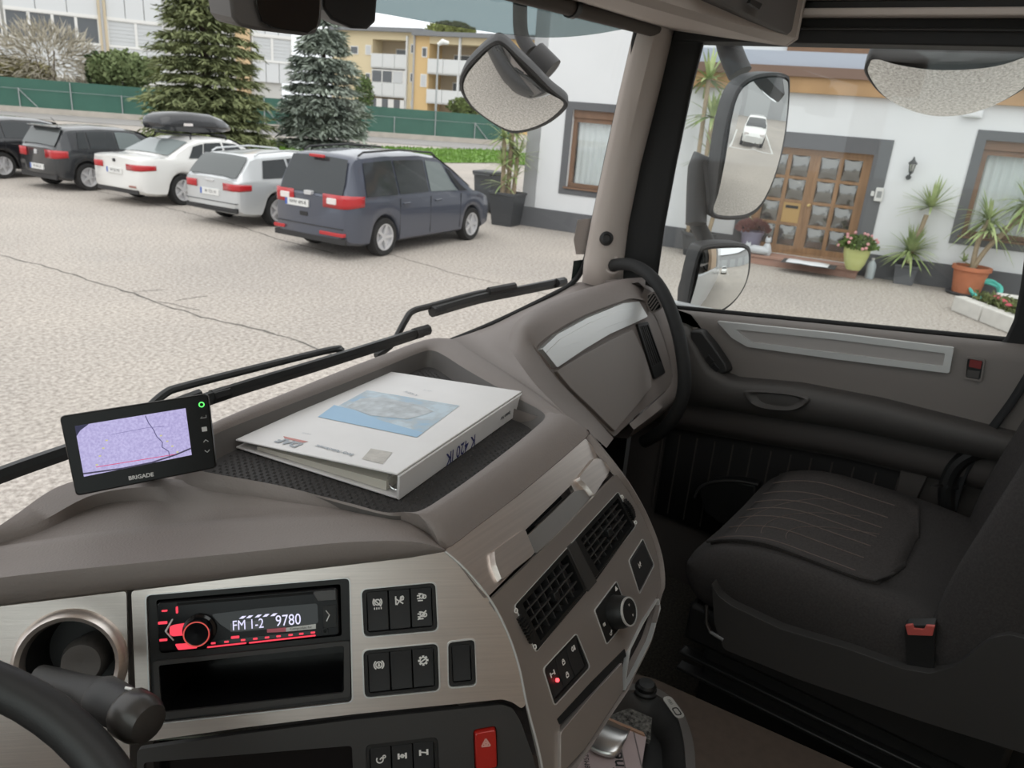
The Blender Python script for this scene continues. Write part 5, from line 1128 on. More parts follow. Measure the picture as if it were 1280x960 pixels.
# wall lamp, intercom, small wall box
wl_ = thing('wall_lamp', 'black carriage lamp on the white wall right of the door', 'lamp', HF.P(*HF.px(1141, 215)))
L_ = HF.at(*HF.px(1141, 205)); IR = mat('black_iron', (.03, .03, .03), .5)
obj('bracket', MB().tube(crv([L_.P(-.02, -.26, 0), L_.P(-.02, -.25, .12), L_.P(0, -.16, .15)], 5), .02, 8), IR, wl_)
obj('wall_plate', MB().lathe(L_.at(-.02, -.25), [(.05, 0), (.045, .03), (.001, .035)], 12), IR, wl_)
lz = Frame(L_.P(0, -.12, .15), HF.u, HF.n)
lz = Frame(L_.P(0, -.14, .15), (1, 0, 0), (0, 1, 0))
obj('lantern_glass', MB().lathe(lz, [(.04, 0), (.06, .15)], 6), glass('lantern_glass', (.8, .8, .75), .2), wl_, smooth=0)
obj('lantern_cap', MB().lathe(lz, [(.09, .14), (.075, .17), (.03, .22), (.012, .27), (.001, .28)], 6), IR, wl_, smooth=0)
obj('lantern_base', MB().lathe(lz, [(.015, -.05), (.045, -.01), (.045, .01)], 6), IR, wl_, smooth=0)
for k in range(6): t = k*math.pi/3; obj('lantern_bar', MB().tube([lz.P(.041*math.cos(t), .041*math.sin(t), 0), lz.P(.062*math.cos(t), .062*math.sin(t), .15)], .006, 5), IR, wl_)
ic = thing('intercom', 'white intercom box beside the dark door surround', 'intercom', HF.P(*HF.px(1098, 243)))
I_ = HF.at(*HF.px(1099, 243), .02)
obj('case', MB().prism(I_, rr(-.075, .075, -.13, .13, .015), 0, .05), mat('intercom_white', (.62, .62, .60), .5), ic, bevel=.008)
obj('panel', MB().prism(I_, rr(-.04, .045, -.06, .065, .008), .04, .055), mat('intercom_grey', (.25, .26, .26), .5), ic)
obj('bell_push', MB().prism(I_, rr(-.15, -.09, -.04, .05, .008), 0, .03), mat('intercom_white', (.62, .62, .60), .5), ic)
wb = thing('wall_box', 'small white box high on the wall above the window', 'wall box', HF.P(*HF.px(1216, 142)))
obj('case', MB().prism(HF.at(*HF.px(1216, 142)), rr(-.16, .16, -.07, .07, .02), 0, .1), RENDER, wb, bevel=.01); obj('lid_line', MB().prism(HF.at(*HF.px(1216, 142)), rr(-.13, .13, -.045, .045, .02), .09, .11), RENDER, wb, bevel=.005)

# ---------------------------------------------------------------- far buildings
# grey panelled block on the left
P0 = dp(60, 70, 72); BU = V(.87, -.5, 0).normalized(); BFm = Frame(P0, BU, (0, 0, 1))
if BFm.n.dot(CAM-P0) < 0: BFm = Frame(P0, -BU, (0, 0, 1))
gb = thing('panelled_apartment_block', 'grey panelled apartment block with ribbon windows behind the spruces', 'building', V(P0.x, P0.y, 0))
GP = mat('panel_white', (.62, .64, .65), .8); GWD = mat('dark_window', (.10, .11, .12), .15); GLW = mat('pale_blind', (.55, .57, .58), .7); FRW = mat('window_white', (.72, .72, .70), .6); YEL = mat('cream_column', (.62, .53, .38), .85)
bx_ = lambda L, c=0: BFm.pts(L, c)
gx0, gx1 = BFm.px(-140, 40)[0], BFm.px(352, 70)[0]; gx0, gx1 = min(gx0, gx1), max(gx0, gx1); gz0 = -P0.z
obj('wall', MB().fbox(BFm, gx0, gx1, gz0, 16, -9, -.3), mat('grey_wall', (.52, .52, .50), .9), gb, smooth=0)
lv = [BFm.px(60, y)[1] for y in (-40, -22, 12, 20, 50, 54, 80)]    # heights: panel/window/sill levels around x=60
def bay(c0, c1, zs, dark, nwin):
    """one bay: parapet panels above and below a window band"""
    zt_, zwt, zwb, zb = zs; w = c1-c0
    for k in range(3): obj('parapet_panel', MB().fbox(BFm, c0+w*k/3+.03, c0+w*(k+1)/3-.03, zwt, zt_, -.3, .02), GP, gb, smooth=0); obj('parapet_panel', MB().fbox(BFm, c0+w*k/3+.03, c0+w*(k+1)/3-.03, zb, zwb, -.3, .02), GP, gb, smooth=0)
    obj('sill', MB().fbox(BFm, c0, c1, zwb-.02, zwb+.12, -.3, .10), FRW, gb, smooth=0); obj('lintel', MB().fbox(BFm, c0, c1, zwt-.28, zwt, -.3, .05), FRW, gb, smooth=0)
    for k in range(nwin):
        a, b = c0+w*k/nwin, c0+w*(k+1)/nwin; wd_ = obj('window', MB().plate(BFm, [(a, zwb+.1), (b, zwb+.1), (b, zwt-.26), (a, zwt-.26)], [[(a+.12, zwb+.2), (b-.12, zwb+.2), (b-.12, zwt-.34), (a+.12, zwt-.34)]], -.2, 0), FRW, gb, smooth=0)
        obj('pane', MB().fbox(BFm, a+.1, b-.1, zwb+.15, zwt-.3, -.14, -.1), GWD if dark else GLW, wd_, smooth=0)
        if not dark:
            for j in range(6): zz = zwb+.25+(zwt-zwb-.65)*j/6; obj('blind_slat', MB().fbox(BFm, a+.12, b-.12, zz, zz+.12, -.1, -.07), GLW, wd_, smooth=0)
colp = [BFm.px(x, y)[0] for x, y in ((124, 35), (134, 35))]
cA, cB = min(colp), max(colp)
zt = BFm.px(80, -30)[1]; 
zs1 = (BFm.px(60, -28)[1], BFm.px(60, 12.5)[1], BFm.px(60, 51)[1], BFm.px(60, 79)[1])
bay(BFm.px(-130, 25)[0], BFm.px(2, 28)[0], zs1, True, 4); bay(BFm.px(6, 28)[0], cA, zs1, True, 4)
zs2 = (BFm.px(165, -10)[1], BFm.px(165, 27)[1], BFm.px(165, 64)[1], BFm.px(165, 92)[1])
bay(cB, BFm.px(205, 45)[0], zs1, False, 2)
obj('column', MB().fbox(BFm, cA, cB, gz0, 16, -.3, .25), YEL, gb, smooth=0)
obj('drain_pipe', MB().tube([BFm.P((cA+cB)/2, gz0, .35), BFm.P((cA+cB)/2, 16, .35)], .12, 8), mat('grey_pipe', (.4, .4, .4), .6), gb)
cC = BFm.px(306, 60)[0]; obj('end_column', MB().fbox(BFm, cC-.9, cC+.5, gz0, 16, -.3, .3), mat('ochre_render', (.60, .44, .26), .9), gb, smooth=0)
bay(BFm.px(315, 62)[0], BFm.px(365, 66)[0], zs1, False, 2)
zlow = (zs1[3], zs1[3]-.9, zs1[3]-2.6, zs1[3]-3.6)
for c0, c1, dk in ((BFm.px(6, 28)[0], cA, True), (cB, BFm.px(205, 45)[0], False)): bay(c0, c1, zlow, dk, 2)
# yellow block with balconies
P0y = dp(520, 110, 100); YUv = V(-.16, .987, 0); YF = Frame(P0y, -YUv, (0, 0, 1))
if YF.n.dot(CAM-P0y) < 0: YF = Frame(P0y, YUv, (0, 0, 1))
yb = thing('yellow_apartment_block', 'pale yellow apartment block with white balconies beyond the green fence', 'building', V(P0y.x, P0y.y, 0))
YW = mat('pale_yellow_render', (.68, .58, .38), .9); OW = mat('orange_render', (.66, .47, .23), .9); BAL = mat('balcony_panel', (.66, .68, .68), .8); RFm = mat('grey_roof', (.20, .21, .22), .8); SHD = mat('shaded_balcony_wall', (.46, .38, .27), .9)  # SHD is a darker yellow, shade behind the balconies put into the colour
y6 = lambda x, y: YF.px(440+x/6.4, 20+y/6.4)
yg = -P0y.z
ya, yc, ye = y6(-160, 300)[0], y6(528, 300)[0], y6(1500, 300)[0]; zr = y6(300, 128)[1]
L0, L1 = y6(163, 300)[0], y6(452, 300)[0]; R0, R1, R2 = y6(645, 300)[0], y6(900, 300)[0], y6(1170, 300)[0]
lvl = [y6(300, y)[1] for y in (190, 305, 412, 430, 540, 640, 740)]
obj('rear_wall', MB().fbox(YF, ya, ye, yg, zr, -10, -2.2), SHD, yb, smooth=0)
for p, q, m in ((ya, L0, YW), (L1, yc, YW), (yc, R0, OW), (R2, ye, OW)): obj('wall', MB().fbox(YF, p, q, yg, zr, -2.2, 0 if m is YW else .8), m, yb, smooth=0)
obj('roof', MB().fbox(YF, ya, yc+1, zr, zr+.5, -10, .7), RFm, yb, smooth=0); obj('roof', MB().fbox(YF, yc, ye, zr-.4, zr+.1, -10, 1.6), RFm, yb, smooth=0)
obj('top_band', MB().fbox(YF, L0, L1, lvl[0], zr, -2.2, 0), YW, yb, smooth=0); obj('top_band', MB().fbox(YF, R0, R2, lvl[0]-.3, zr, -2.2, .8), YW, yb, smooth=0)
for p, q, c in ((L0, L1, .35), (R0, R1, 1.15), (R1, R2, 1.15)):
    dz = 0 if c < 1 else -.35; n = 3 if c < 1 else 2
    for k in range(n):
        w = (q-p)/n
        for z1_, z0_ in ((lvl[1], lvl[2]), (lvl[4], lvl[5])): obj('balcony_panel', MB().fbox(YF, p+w*k+.04, p+w*(k+1)-.04, z0_+dz, z1_+dz, c-.15, c), BAL, yb, smooth=0)
    for z in (lvl[2], lvl[5]): obj('balcony_slab', MB().fbox(YF, p-.05, q+.05, z-.15+dz, z+dz, -2.2, c-.1), BAL, yb, smooth=0)
    obj('balcony_post', MB().fbox(YF, q-.25, q, yg, zr-.4, c-.35, c-.05), BAL, yb, smooth=0)
    for z0_, z1_ in ((lvl[1]-.6, lvl[0]-.9), (lvl[4]-.6, lvl[3]-.6)):
        a = p+(q-p)*.40; b = p+(q-p)*.92; g = obj('window', MB().fbox(YF, a, b, z0_+dz, z1_+dz, -2.2, -2.1), FRW, yb, smooth=0); obj('pane', MB().fbox(YF, a+.12, b-.12, z0_+.1+dz, z1_-.12+dz, -2.12, -2.06), GWD, g, smooth=0)
for x0, x1, y0, y1, c, sh in ((-10, 52, 240, 305, 0, 0), (108, 155, 232, 310, 0, 1), (110, 150, 455, 520, 0, 0), (470, 508, 225, 300, 0, 0), (465, 502, 455, 530, 0, 0), (588, 632, 255, 335, .8, 0), (575, 628, 470, 570, .8, 1), (470, 510, 680, 720, 0, 0)):
    (a, zb), (b, zt_) = y6(x0, y1), y6(x1, y0); g = obj('window', MB().fbox(YF, a, b, zb, zt_, c, c+.08), FRW, yb, smooth=0)
    obj('pane' if not sh else 'shutter', MB().fbox(YF, a+.12, b-.12, zb+.12, zt_-.12, c+.06, c+.1), GLW if sh else GWD, g, smooth=0)
g2 = obj('glazed_balcony', MB().fbox(YF, L0, L1, lvl[4], lvl[3], .0, .1), FRW, yb, smooth=0)
for k in range(3): w = (L1-L0)/3.4; obj('pane', MB().fbox(YF, L0+.15+w*k, L0+w*(k+1)-.1, lvl[4]+.15, lvl[3]-.2, .08, .16), GLW if k == 2 else GWD, g2, smooth=0)
obj('rain_pipe', MB().tube([YF.P(yc, yg, .9), YF.P(yc, zr, .9)], .14, 8), mat('grey_pipe', (.4, .4, .4), .6), yb)
for k in range(6): x = L0+(L1-L0)*(k+.5)/6; obj('laundry' if k % 2 else 'lower_window', MB().fbox(YF, x-.45, x+.45, lvl[6], lvl[5]-.4, .2, .3), FRW if k % 2 else GWD, yb, smooth=0)
# street lamp by the fence
lb = gp(543, 176); lamp = thing('street_lamp', 'slim grey street lamp in front of the yellow block', 'street lamp', lb)
ltop = (lb-CAM).length; hz_ = yp(548.5, 54, lb.y).z
obj('mast', MB().tube([lb, lb+V(0, 0, 2.2), V(lb.x, lb.y, hz_)], [.12, .08, .06], 8), POST, lamp)
obj('lamp_head', MB().tube([V(lb.x, lb.y, hz_-.1)+RT*-.05, V(lb.x, lb.y, hz_+.1)+RT*.3, V(lb.x, lb.y, hz_)+RT*.75], [.10, .2, .12], 10), mat('lamp_white', (.75, .75, .73), .5), lamp)
# wheelie bin behind the blue car
bn = gp(608, 264); tb = thing('wheelie_bin', 'dark grey wheelie bin at the house corner', 'bin', bn); BG = mat('bin_grey', (.06, .065, .07), .6)
bq = Frame(bn, HF.u, -HF.n)
obj('body', MB().loft([[bq.P(a*s, b*s, z) for a, b in ((-.28, -.33), (.28, -.33), (.28, .33), (-.28, .33))] for s, z in ((.82, .06), (1, .98))], wrap=True, caps=True), BG, tb, bevel=.03)
obj('lid', MB().fbox(bq, -.31, .31, -.37, .37, .98, 1.06), BG, tb, bevel=.03); obj('handle', MB().tube([bq.P(-.25, -.42, .97), bq.P(.25, -.42, .97)], .02, 8), BG, tb)
for s in (-.3, .3): obj('wheel', MB().tube([bq.P(s-.03, -.28, .1), bq.P(s+.03, -.28, .1)], .1, 12), RUBBER, tb)
# ================================================================ parked cars
TYRE = mat('tyre', (.018, .018, .018), .85); RIM = mat('alloy_rim', (.62, .62, .63), .35, .4); CGL = mat('car_window', (.035, .040, .043), .06); TAIL = mat('tail_light_red', (.45, .02, .025), .2, coat=.5)
PLATE = mat('plate_white', (.72, .72, .70), .5); PBLUE = mat('plate_blue', (.05, .12, .42), .5); CTRIM = mat('car_black_trim', (.02, .02, .021), .5); LITW = mat('lamp_clear', (.75, .70, .68), .2)
HEAD = math.radians(7)
class Car:
    def __init__(s, name, label, paint, Lg, Wd, wb, roh, wr, belt, roof, low=.22, tumble=.30, spokes=5, plate='W 420 K'):
        s.L, s.W, s.roh, s.wb, s.wr, s.belt, s.roof, s.low, s.tb = Lg, Wd, roh, wb, wr, belt, roof, low, tumble
        s.t = thing(name, label, 'car'); s.paint = paint; s.wx = (roh, roh+wb); s.body(); s.wheels(spokes)
    def hw(s, x):
        f = itp(x, [(0, .80), (.05, .88), (.15, .945), (.35, .985), (.8, 1.0), (s.L-1.1, 1.0), (s.L-.5, .95), (s.L-.2, .86), (s.L, .66)]); return f*s.W/2
    def bz(s, x): return itp(x, s.belt)
    def rz(s, x): return max(s.bz(x)+.02, itp(x, s.roof))
    def roofhw(s, x): g = s.rz(x)-s.bz(x); return s.hw(x)*.965-g*s.tb
    def lz(s, x):
        z = itp(x, [(0, s.low+.14), (.12, s.low+.04), (.4, s.low), (s.L-.5, s.low), (s.L, s.low+.08)])
        for w in s.wx:
            d = abs(x-w); R = s.wr+.055
            if d < R: z = max(z, s.wr*.98+math.sqrt(R*R-d*d)*.98-.02)
        return z
    def side(s, x, t, off=0):      # t: 0 belt .. 1 roof edge
        a, b = V(x, s.hw(x)*.965, s.bz(x)), V(x, s.roofhw(x), s.rz(x)-.05); p = a.lerp(b, t); return p+V(0, off, off*.3)
    def sec(s, x):
        lo, h, b, r, rw = s.lz(x), s.hw(x), s.bz(x), s.rz(x), s.roofhw(x); g = r-b
        m = min(b-.05, max(lo+.03, .55)); P = [(0, lo), (h*.90, lo), (h*.985, lo+.05), (h, min(b-.06, max(lo+.08, .5))), (h*1.0, (max(lo+.1, .5)+b)/2), (h*.985, b-.05), (h*.965, b), (rw+.0, r-.05 if g > .06 else b+.012), (rw-.10, r-.008 if g > .06 else b+.022), (rw*.5, r+.012), (0, r+.018)]
        return P
    def body(s):
        xs = sorted(set([0, .03, .08] + [i*.07 for i in range(1, int(s.L/.07)+1)] + [s.L-.03, s.L])); rows = []
        for x in xs:
            P = s.sec(x); rows.append([V(x-s.roh, y, z) for y, z in P[::-1]] + [V(x-s.roh, -y, z) for y, z in P[1:]])
        obj('body', MB().loft(rows, caps=True), s.paint, s.t, smooth=40)
    def wheels(s, n):
        for x in s.wx:
            for sg in (-1, 1):
                y = sg*(s.W/2-.115); F = Frame(V(x-s.roh, y, s.wr), (1, 0, 0), (0, 0, 1)) if sg < 0 else Frame(V(x-s.roh, y, s.wr), (-1, 0, 0), (0, 0, 1)); r = s.wr
                w = obj('wheel', MB().lathe(F, [(r*.66, -.10), (r*.95, -.105), (r, -.07), (r, .07), (r*.95, .105), (r*.70, .100), (r*.66, .06)], 28, caps=False), TYRE, s.t)
                obj('rim', MB().lathe(F, [(r*.70, .085), (r*.70, .098), (r*.63, .095), (r*.60, .04), (r*.2, .03)], 28, caps=False), RIM, w)
                obj('hub', MB().lathe(F, [(r*.2, .03), (r*.18, .08), (.001, .085)], 12), RIM, w)
                sp_ = MB()
                for k in range(n):
                    a = 2*math.pi*k/n; G_ = F.at(0, 0, 0, a); sp_.fbox(G_, r*.12, r*.66, -.022*5/n*1.3, .022*5/n*1.3, .055, .085)
                obj('spokes', sp_, RIM, w); obj('brake_dark', MB().lathe(F, [(r*.66, .0), (.001, .0)], 20, caps=False), CTRIM, w)
    def patch(s, name, fn, nu, nv, m, parent=None, both=False, solid=0):
        out = []
        for sg in ((1, -1) if both else (1,)):
            g = MB(); g.loft([[(lambda p: V(p.x-s.roh, p.y*sg, p.z))(fn(u/nu, v/nv)) for u in range(nu+1)] for v in range(nv+1)]); out.append(obj(name, g, m, parent or s.t, smooth=50))
        return out
    def window(s, x0b, x1b, x0t, x1t, t0=.06, t1=.90, m=None):
        s.patch('side_window', lambda u, v: s.side((x0b+(x1b-x0b)*u)*(1-v)+(x0t+(x1t-x0t)*u)*v, t0+(t1-t0)*v, .012), 12, 4, m or CGL, both=True)
    def topglass(s, name, xa, xb, wa, wb_, m=None, off=.012):
        def fn(u, v):
            x = xa+(xb-xa)*v; w = (wa+(wb_-wa)*v)*max(.2, s.roofhw(x)-.02); y = (u*2-1)*w; return V(x-(.012 if xa < s.L/2 else -.012), y, s.rz(x)+.02*(1-abs(u*2-1)**2)+off)
        s.patch(name, fn, 10, 8, m or CGL)
    def rear(s, z, h, y0, y1, m, name, dx=.012, th=.02, slope=0):
        F = Frame(V(-s.roh, 0, 0), (0, -1, 0), (0, 0, 1)); return obj(name, MB().prism(F, rpoly([(y0, z), (y1, z+slope), (y1, z+h+slope), (y0, z+h)], .02, 3), -.05, dx), m, s.t, bevel=.006)
    def corner_light(s, z0, z1, xe, yi, m=TAIL, name='tail_light'):
        """wraps from the rear face round the corner"""
        for sg in (1, -1):
            path = [V(-.012, s.hw(0)*yi, 0), V(-.014, s.hw(0)*.9, 0), V(-.008, s.hw(0)*1.0, 0)] + [V(x, s.hw(x)*.995+.012, 0) for x in (.02, .06, .12, .2, .3, .42) if x <= xe] + [V(xe, s.hw(xe)+.01, 0)]
            n = len(path); g = MB()
            rows = []
            for i, p in enumerate(path):
                k = i/(n-1); a, b = z0+(z1-z0)*.30*max(0, k-.5), z1-(z1-z0)*.15*max(0, k-.5)
                rows.append([V(p.x-s.roh, sg*p.y, a+(b-a)*j/3) for j in range(4)])
            g.loft(rows if sg > 0 else [r[::-1] for r in rows]); obj(name, g, m, s.t, solid=.01)
    def plate(s, z, y=0, txt='W 420 K'):
        F = Frame(V(-s.roh-.015, y, z), (0, -1, 0), (0, 0, 1)); p = obj('number_plate', MB().prism(F, rr(-.26, .26, -.06, .06, .01), -.03, .01), PLATE, s.t)
        obj('plate_band', MB().prism(F, rr(-.26, -.21, -.058, .058, .005), .009, .012), PBLUE, p); obj('plate_text', MB().text(F.at(.03, 0), txt, .085, .0125), CTRIM, p, smooth=0)
    def place(s, px):
        c = gp(*px); off = Matrix.Rotation(HEAD, 3, 'Z') @ V(0, -(s.W/2-.115), 0); s.t.location = V(c.x-off.x, c.y-off.y, 0); s.t.rotation_euler = (0, 0, HEAD)
    def roofbars(s, x0, x1, m):
        for sg in (1, -1): obj('roof_rail', MB().tube([V(x-s.roh, sg*(s.roofhw(x)-.06), s.rz(x)+d) for x, d in ((x0, .0), (x0+.12, .05), ((x0+x1)/2, .055), (x1-.12, .05), (x1, .0))], .018, 8), m, s.t)

def handles(c, xs_, m):
    for x in xs_:
        for sg in (1, -1): obj('door_handle', MB().tube([V(x-c.roh, sg*(c.hw(x)+.012), c.bz(x)-.12), V(x+.2-c.roh, sg*(c.hw(x+.2)+.012), c.bz(x+.2)-.115)], .013, 6), m, c.t)
def doorlines(c, xs_):
    for x in xs_:
        for sg in (1, -1): obj('door_gap', MB().tube([V(x-c.roh, sg*(c.hw(x)*.995+.002), z) for z in (.32, .55, .75, c.bz(x)-.03)], .006, 5), CTRIM, c.t)
GALP = mat('slate_blue_paint', (.075, .085, .115), .28, .3, coat=.8)
c = Car('people_carrier', 'slate blue people carrier with roof rails, nearest of the parked cars', GALP, 4.82, 1.77, 2.85, .98, .335,
        [(0, .98), (.3, 1.0), (2.2, 1.02), (3.4, 1.02), (3.75, 1.02), (4.1, .97), (4.55, .84), (4.82, .62)], [(0, .99), (.05, 1.02), (.18, 1.35), (.30, 1.62), (.42, 1.685), (1.2, 1.735), (2.2, 1.735), (2.75, 1.68), (3.3, 1.40), (3.75, 1.12), (3.95, 1.03), (4.82, .6)], tumble=.27)
c.window(.50, 1.35, .56, 1.32); c.window(1.40, 2.28, 1.37, 2.26); c.window(2.34, 3.25, 2.32, 2.85, m=mat('car_window_light', (.16, .19, .19), .06)); c.window(3.30, 3.62, 2.95, 3.10)
c.topglass('rear_window', .055, .30, .96, .94); c.topglass('windscreen', 2.78, 3.85, .92, .94)
c.corner_light(.86, 1.08, .40, .46); c.rear(.92, .10, -.62, -.42, LITW, 'tail_lens', .03); c.rear(.92, .10, .42, .62, LITW, 'tail_lens', .03)
c.plate(.87, .25, 'WW 4M-R'); c.rear(.52, .015, -.75, .75, CTRIM, 'bumper_line', .015); c.rear(.40, .06, .25, .78, TAIL, 'reflector', .02); c.rear(.40, .06, -.80, -.55, TAIL, 'reflector', .02); c.rear(.66, .07, -.20, -.02, CTRIM, 'boot_handle', .01); c.rear(.27, .10, -.80, .80, CTRIM, 'valance', .0)
c.rear(1.02, .07, -.08, .08, RIM, 'badge', .03); obj('brake_light', MB().fbox(Frame(V(.24-c.roh, 0, 1.645), (0, -1, 0), (0, 0, 1)), -.16, .16, -.02, .03, 0, .05), TAIL, c.t, bevel=.01)
c.roofbars(.55, 2.75, CTRIM); handles(c, (1.45, 2.45), GALP); doorlines(c, (1.38, 2.32, 3.35)); c.place((475.6, 319))
SILV = mat('silver_paint', (.58, .60, .61), .28, .35, coat=.8)
c = Car('silver_estate', 'silver estate car between the white saloon and the blue people carrier', SILV, 4.58, 1.66, 2.64, 1.0, .32,
        [(0, .90), (.3, .93), (2.2, .93), (3.2, .92), (3.7, .88), (4.3, .76), (4.58, .60)], [(0, .91), (.05, .94), (.25, 1.16), (.42, 1.33), (.55, 1.37), (1.5, 1.42), (2.2, 1.40), (2.6, 1.33), (3.1, 1.10), (3.4, .95), (4.58, .58)])
c.window(.62, 1.35, .72, 1.30); c.window(1.40, 2.1, 1.37, 2.05); c.window(2.16, 2.95, 2.12, 2.50); c.topglass('rear_window', .07, .44, .96, .92, mat('car_window_grey', (.10, .11, .11), .08)); c.topglass('windscreen', 2.58, 3.25, .92, .94)
c.corner_light(.72, .86, .30, .56); c.plate(.66, 0, 'W 731 H'); c.rear(.30, .10, -.72, .72, CTRIM, 'valance', .0); c.rear(.48, .012, -.72, .72, CTRIM, 'bumper_line', .015); c.rear(.86, .04, -.12, .12, RIM, 'badge', .02)
c.roofbars(.6, 2.5, SILV); handles(c, (1.5, 2.25), SILV); doorlines(c, (1.38, 2.14, 3.0)); c.place((344.5, 282))
WHT = mat('white_paint', (.74, .74, .72), .25, coat=.8)
c = Car('white_saloon', 'white saloon car carrying a black roof box', WHT, 4.90, 1.76, 2.97, 1.07, .335,
        [(0, .98), (.25, 1.01), (.9, 1.02), (2.4, .98), (3.3, .96), (3.8, .92), (4.6, .78), (4.90, .62)], [(0, .98), (.65, 1.03), (.80, 1.08), (1.35, 1.34), (1.7, 1.43), (2.3, 1.455), (2.7, 1.42), (3.2, 1.20), (3.6, 1.0), (4.9, .6)], tumble=.32)
c.window(1.25, 1.62, 1.45, 1.75, t1=.86); c.window(1.66, 2.30, 1.78, 2.25); c.window(2.36, 3.2, 2.32, 2.72); c.topglass('rear_window', .80, 1.42, .92, .90, mat('car_window_pale', (.22, .25, .25), .06)); c.topglass('windscreen', 2.72, 3.5, .92, .94)
c.corner_light(.76, .89, .38, .56); c.plate(.72, 0, 'W 52 PX'); c.rear(.26, .10, -.70, .70, CTRIM, 'valance', -.01); c.rear(.40, .04, .45, .68, mat('reflector_tan', (.30, .13, .10), .3), 'reflector', .02); c.rear(.90, .07, -.04, .04, CTRIM, 'badge', .02)
handles(c, (1.75, 2.45), WHT); doorlines(c, (1.64, 2.33, 3.3)); c.place((228, 256)); bm = c
# roof box on bars
rbx = thing('roof_box', 'black roof box on the white saloon', 'roof box', bm.t.location); rbx.rotation_euler = bm.t.rotation_euler
RBX = mat('roof_box_black', (.022, .023, .026), .25, coat=.5); rbl = V(0, 0, 0)
def lobj(name, mb, m, par, **k):       # local coordinates under a placed root
    l = par.location.copy(); par.location = (0, 0, 0); o = obj(name, mb, m, par, **k); par.location = l; return o
rows = []
for x, hy, z0, z1 in ((0, .30, 1.66, 1.80), (.04, .36, 1.60, 1.88), (.25, .41, 1.57, 1.96), (.8, .43, 1.55, 2.0), (1.4, .42, 1.55, 1.97), (1.8, .36, 1.57, 1.86), (2.05, .24, 1.60, 1.72), (2.1, .18, 1.63, 1.67)):
    rows.append([V(.05+x, .18+y*hy, z0+(z1-z0)*z) for y, z in ((-.85, 0), (-1, .25), (-1, .42), (-.9, .8), (-.6, .97), (0, 1), (.6, .97), (.9, .8), (1, .42), (1, .25), (.85, 0), (0, 0))])
lobj('lid', MB().loft(rows, wrap=True, caps=True), RBX, rbx, smooth=50)
for x in (.45, 1.45): lobj('roof_bar', MB().tube([V(x, -.62, 1.42), V(x, -.60, 1.51), V(x, .60, 1.51), V(x, .62, 1.42)], .022, 8), CTRIM, rbx)
lobj('badge', MB().fbox(Frame(V(.7, -.25, 1.72), (1, 0, 0), (0, 0, 1)), -.12, .12, -.03, .03, 0, .015), LITW, rbx)
lobj('seam', MB().tube([V(.05+x, .18-y, 1.69) for x, y in ((0, .3), (.25, .41), (.8, .43), (1.4, .425), (2.0, .26))], .012, 6), CTRIM, rbx)
DKG = mat('black_grey_paint', (.035, .038, .042), .25, .3, coat=.8)
c = Car('dark_hatchback', 'dark grey hatchback with red tail lights left of the white saloon', DKG, 4.05, 1.65, 2.55, .75, .32,
        [(0, .92), (.3, .95), (1.8, .93), (2.8, .92), (3.3, .88), (3.8, .74), (4.05, .58)], [(0, .93), (.05, .96), (.22, 1.22), (.32, 1.38), (.45, 1.42), (1.2, 1.46), (1.9, 1.44), (2.3, 1.36), (2.8, 1.10), (3.05, .96), (4.05, .56)])
c.window(.55, .80, .62, .80); c.window(.86, 1.55, .84, 1.52); c.window(1.60, 2.55, 1.58, 2.12, m=mat('car_window_light', (.16, .19, .19), .06)); c.topglass('rear_window', .08, .34, .94, .92, MATS['car_window_grey']); c.topglass('windscreen', 2.25, 2.95, .92, .94)
c.corner_light(.74, .93, .28, .55); c.plate(.52, 0, 'W 84 LA'); c.rear(.26, .12, -.70, .70, CTRIM, 'valance', .0); c.rear(.80, .10, -.05, .05, RIM, 'badge', .02); obj('spoiler', MB().fbox(Frame(V(.30-c.roh, 0, 1.41), (0, -1, 0), (0, 0, 1)), -.55, .55, 0, .03, -.05, .12), DKG, c.t, bevel=.01)
obj('aerial', MB().tube([V(.6-c.roh, 0, 1.44), V(.45-c.roh, 0, 1.62)], .006, 5), CTRIM, c.t); handles(c, (1.0, 1.75), DKG); doorlines(c, (.83, 1.57, 2.6)); c.place((111, 238))
BLK = mat('black_paint', (.012, .013, .016), .2, coat=.9)
c = Car('black_car', 'black car at the far left edge of the yard', BLK, 4.25, 1.79, 2.62, .86, .32,
        [(0, .95), (.3, .97), (1.8, .95), (2.9, .93), (3.4, .90), (4.0, .74), (4.25, .58)], [(0, .95), (.05, .98), (.25, 1.22), (.40, 1.38), (.55, 1.42), (1.3, 1.47), (2.0, 1.45), (2.4, 1.37), (2.95, 1.12), (3.25, .97), (4.25, .56)])
c.window(.62, .95, .70, .95); c.window(1.0, 1.70, .98, 1.66); c.window(1.76, 2.7, 1.74, 2.25, m=MATS['car_window_light']); c.topglass('rear_window', .08, .42, .94, .92); c.topglass('windscreen', 2.38, 3.1, .92, .94)
c.corner_light(.75, .93, .28, .42); c.plate(.55, 0, 'W 11 BK'); handles(c, (1.1, 1.9), BLK); doorlines(c, (.97, 1.73, 2.75)); c.place((4, 223))
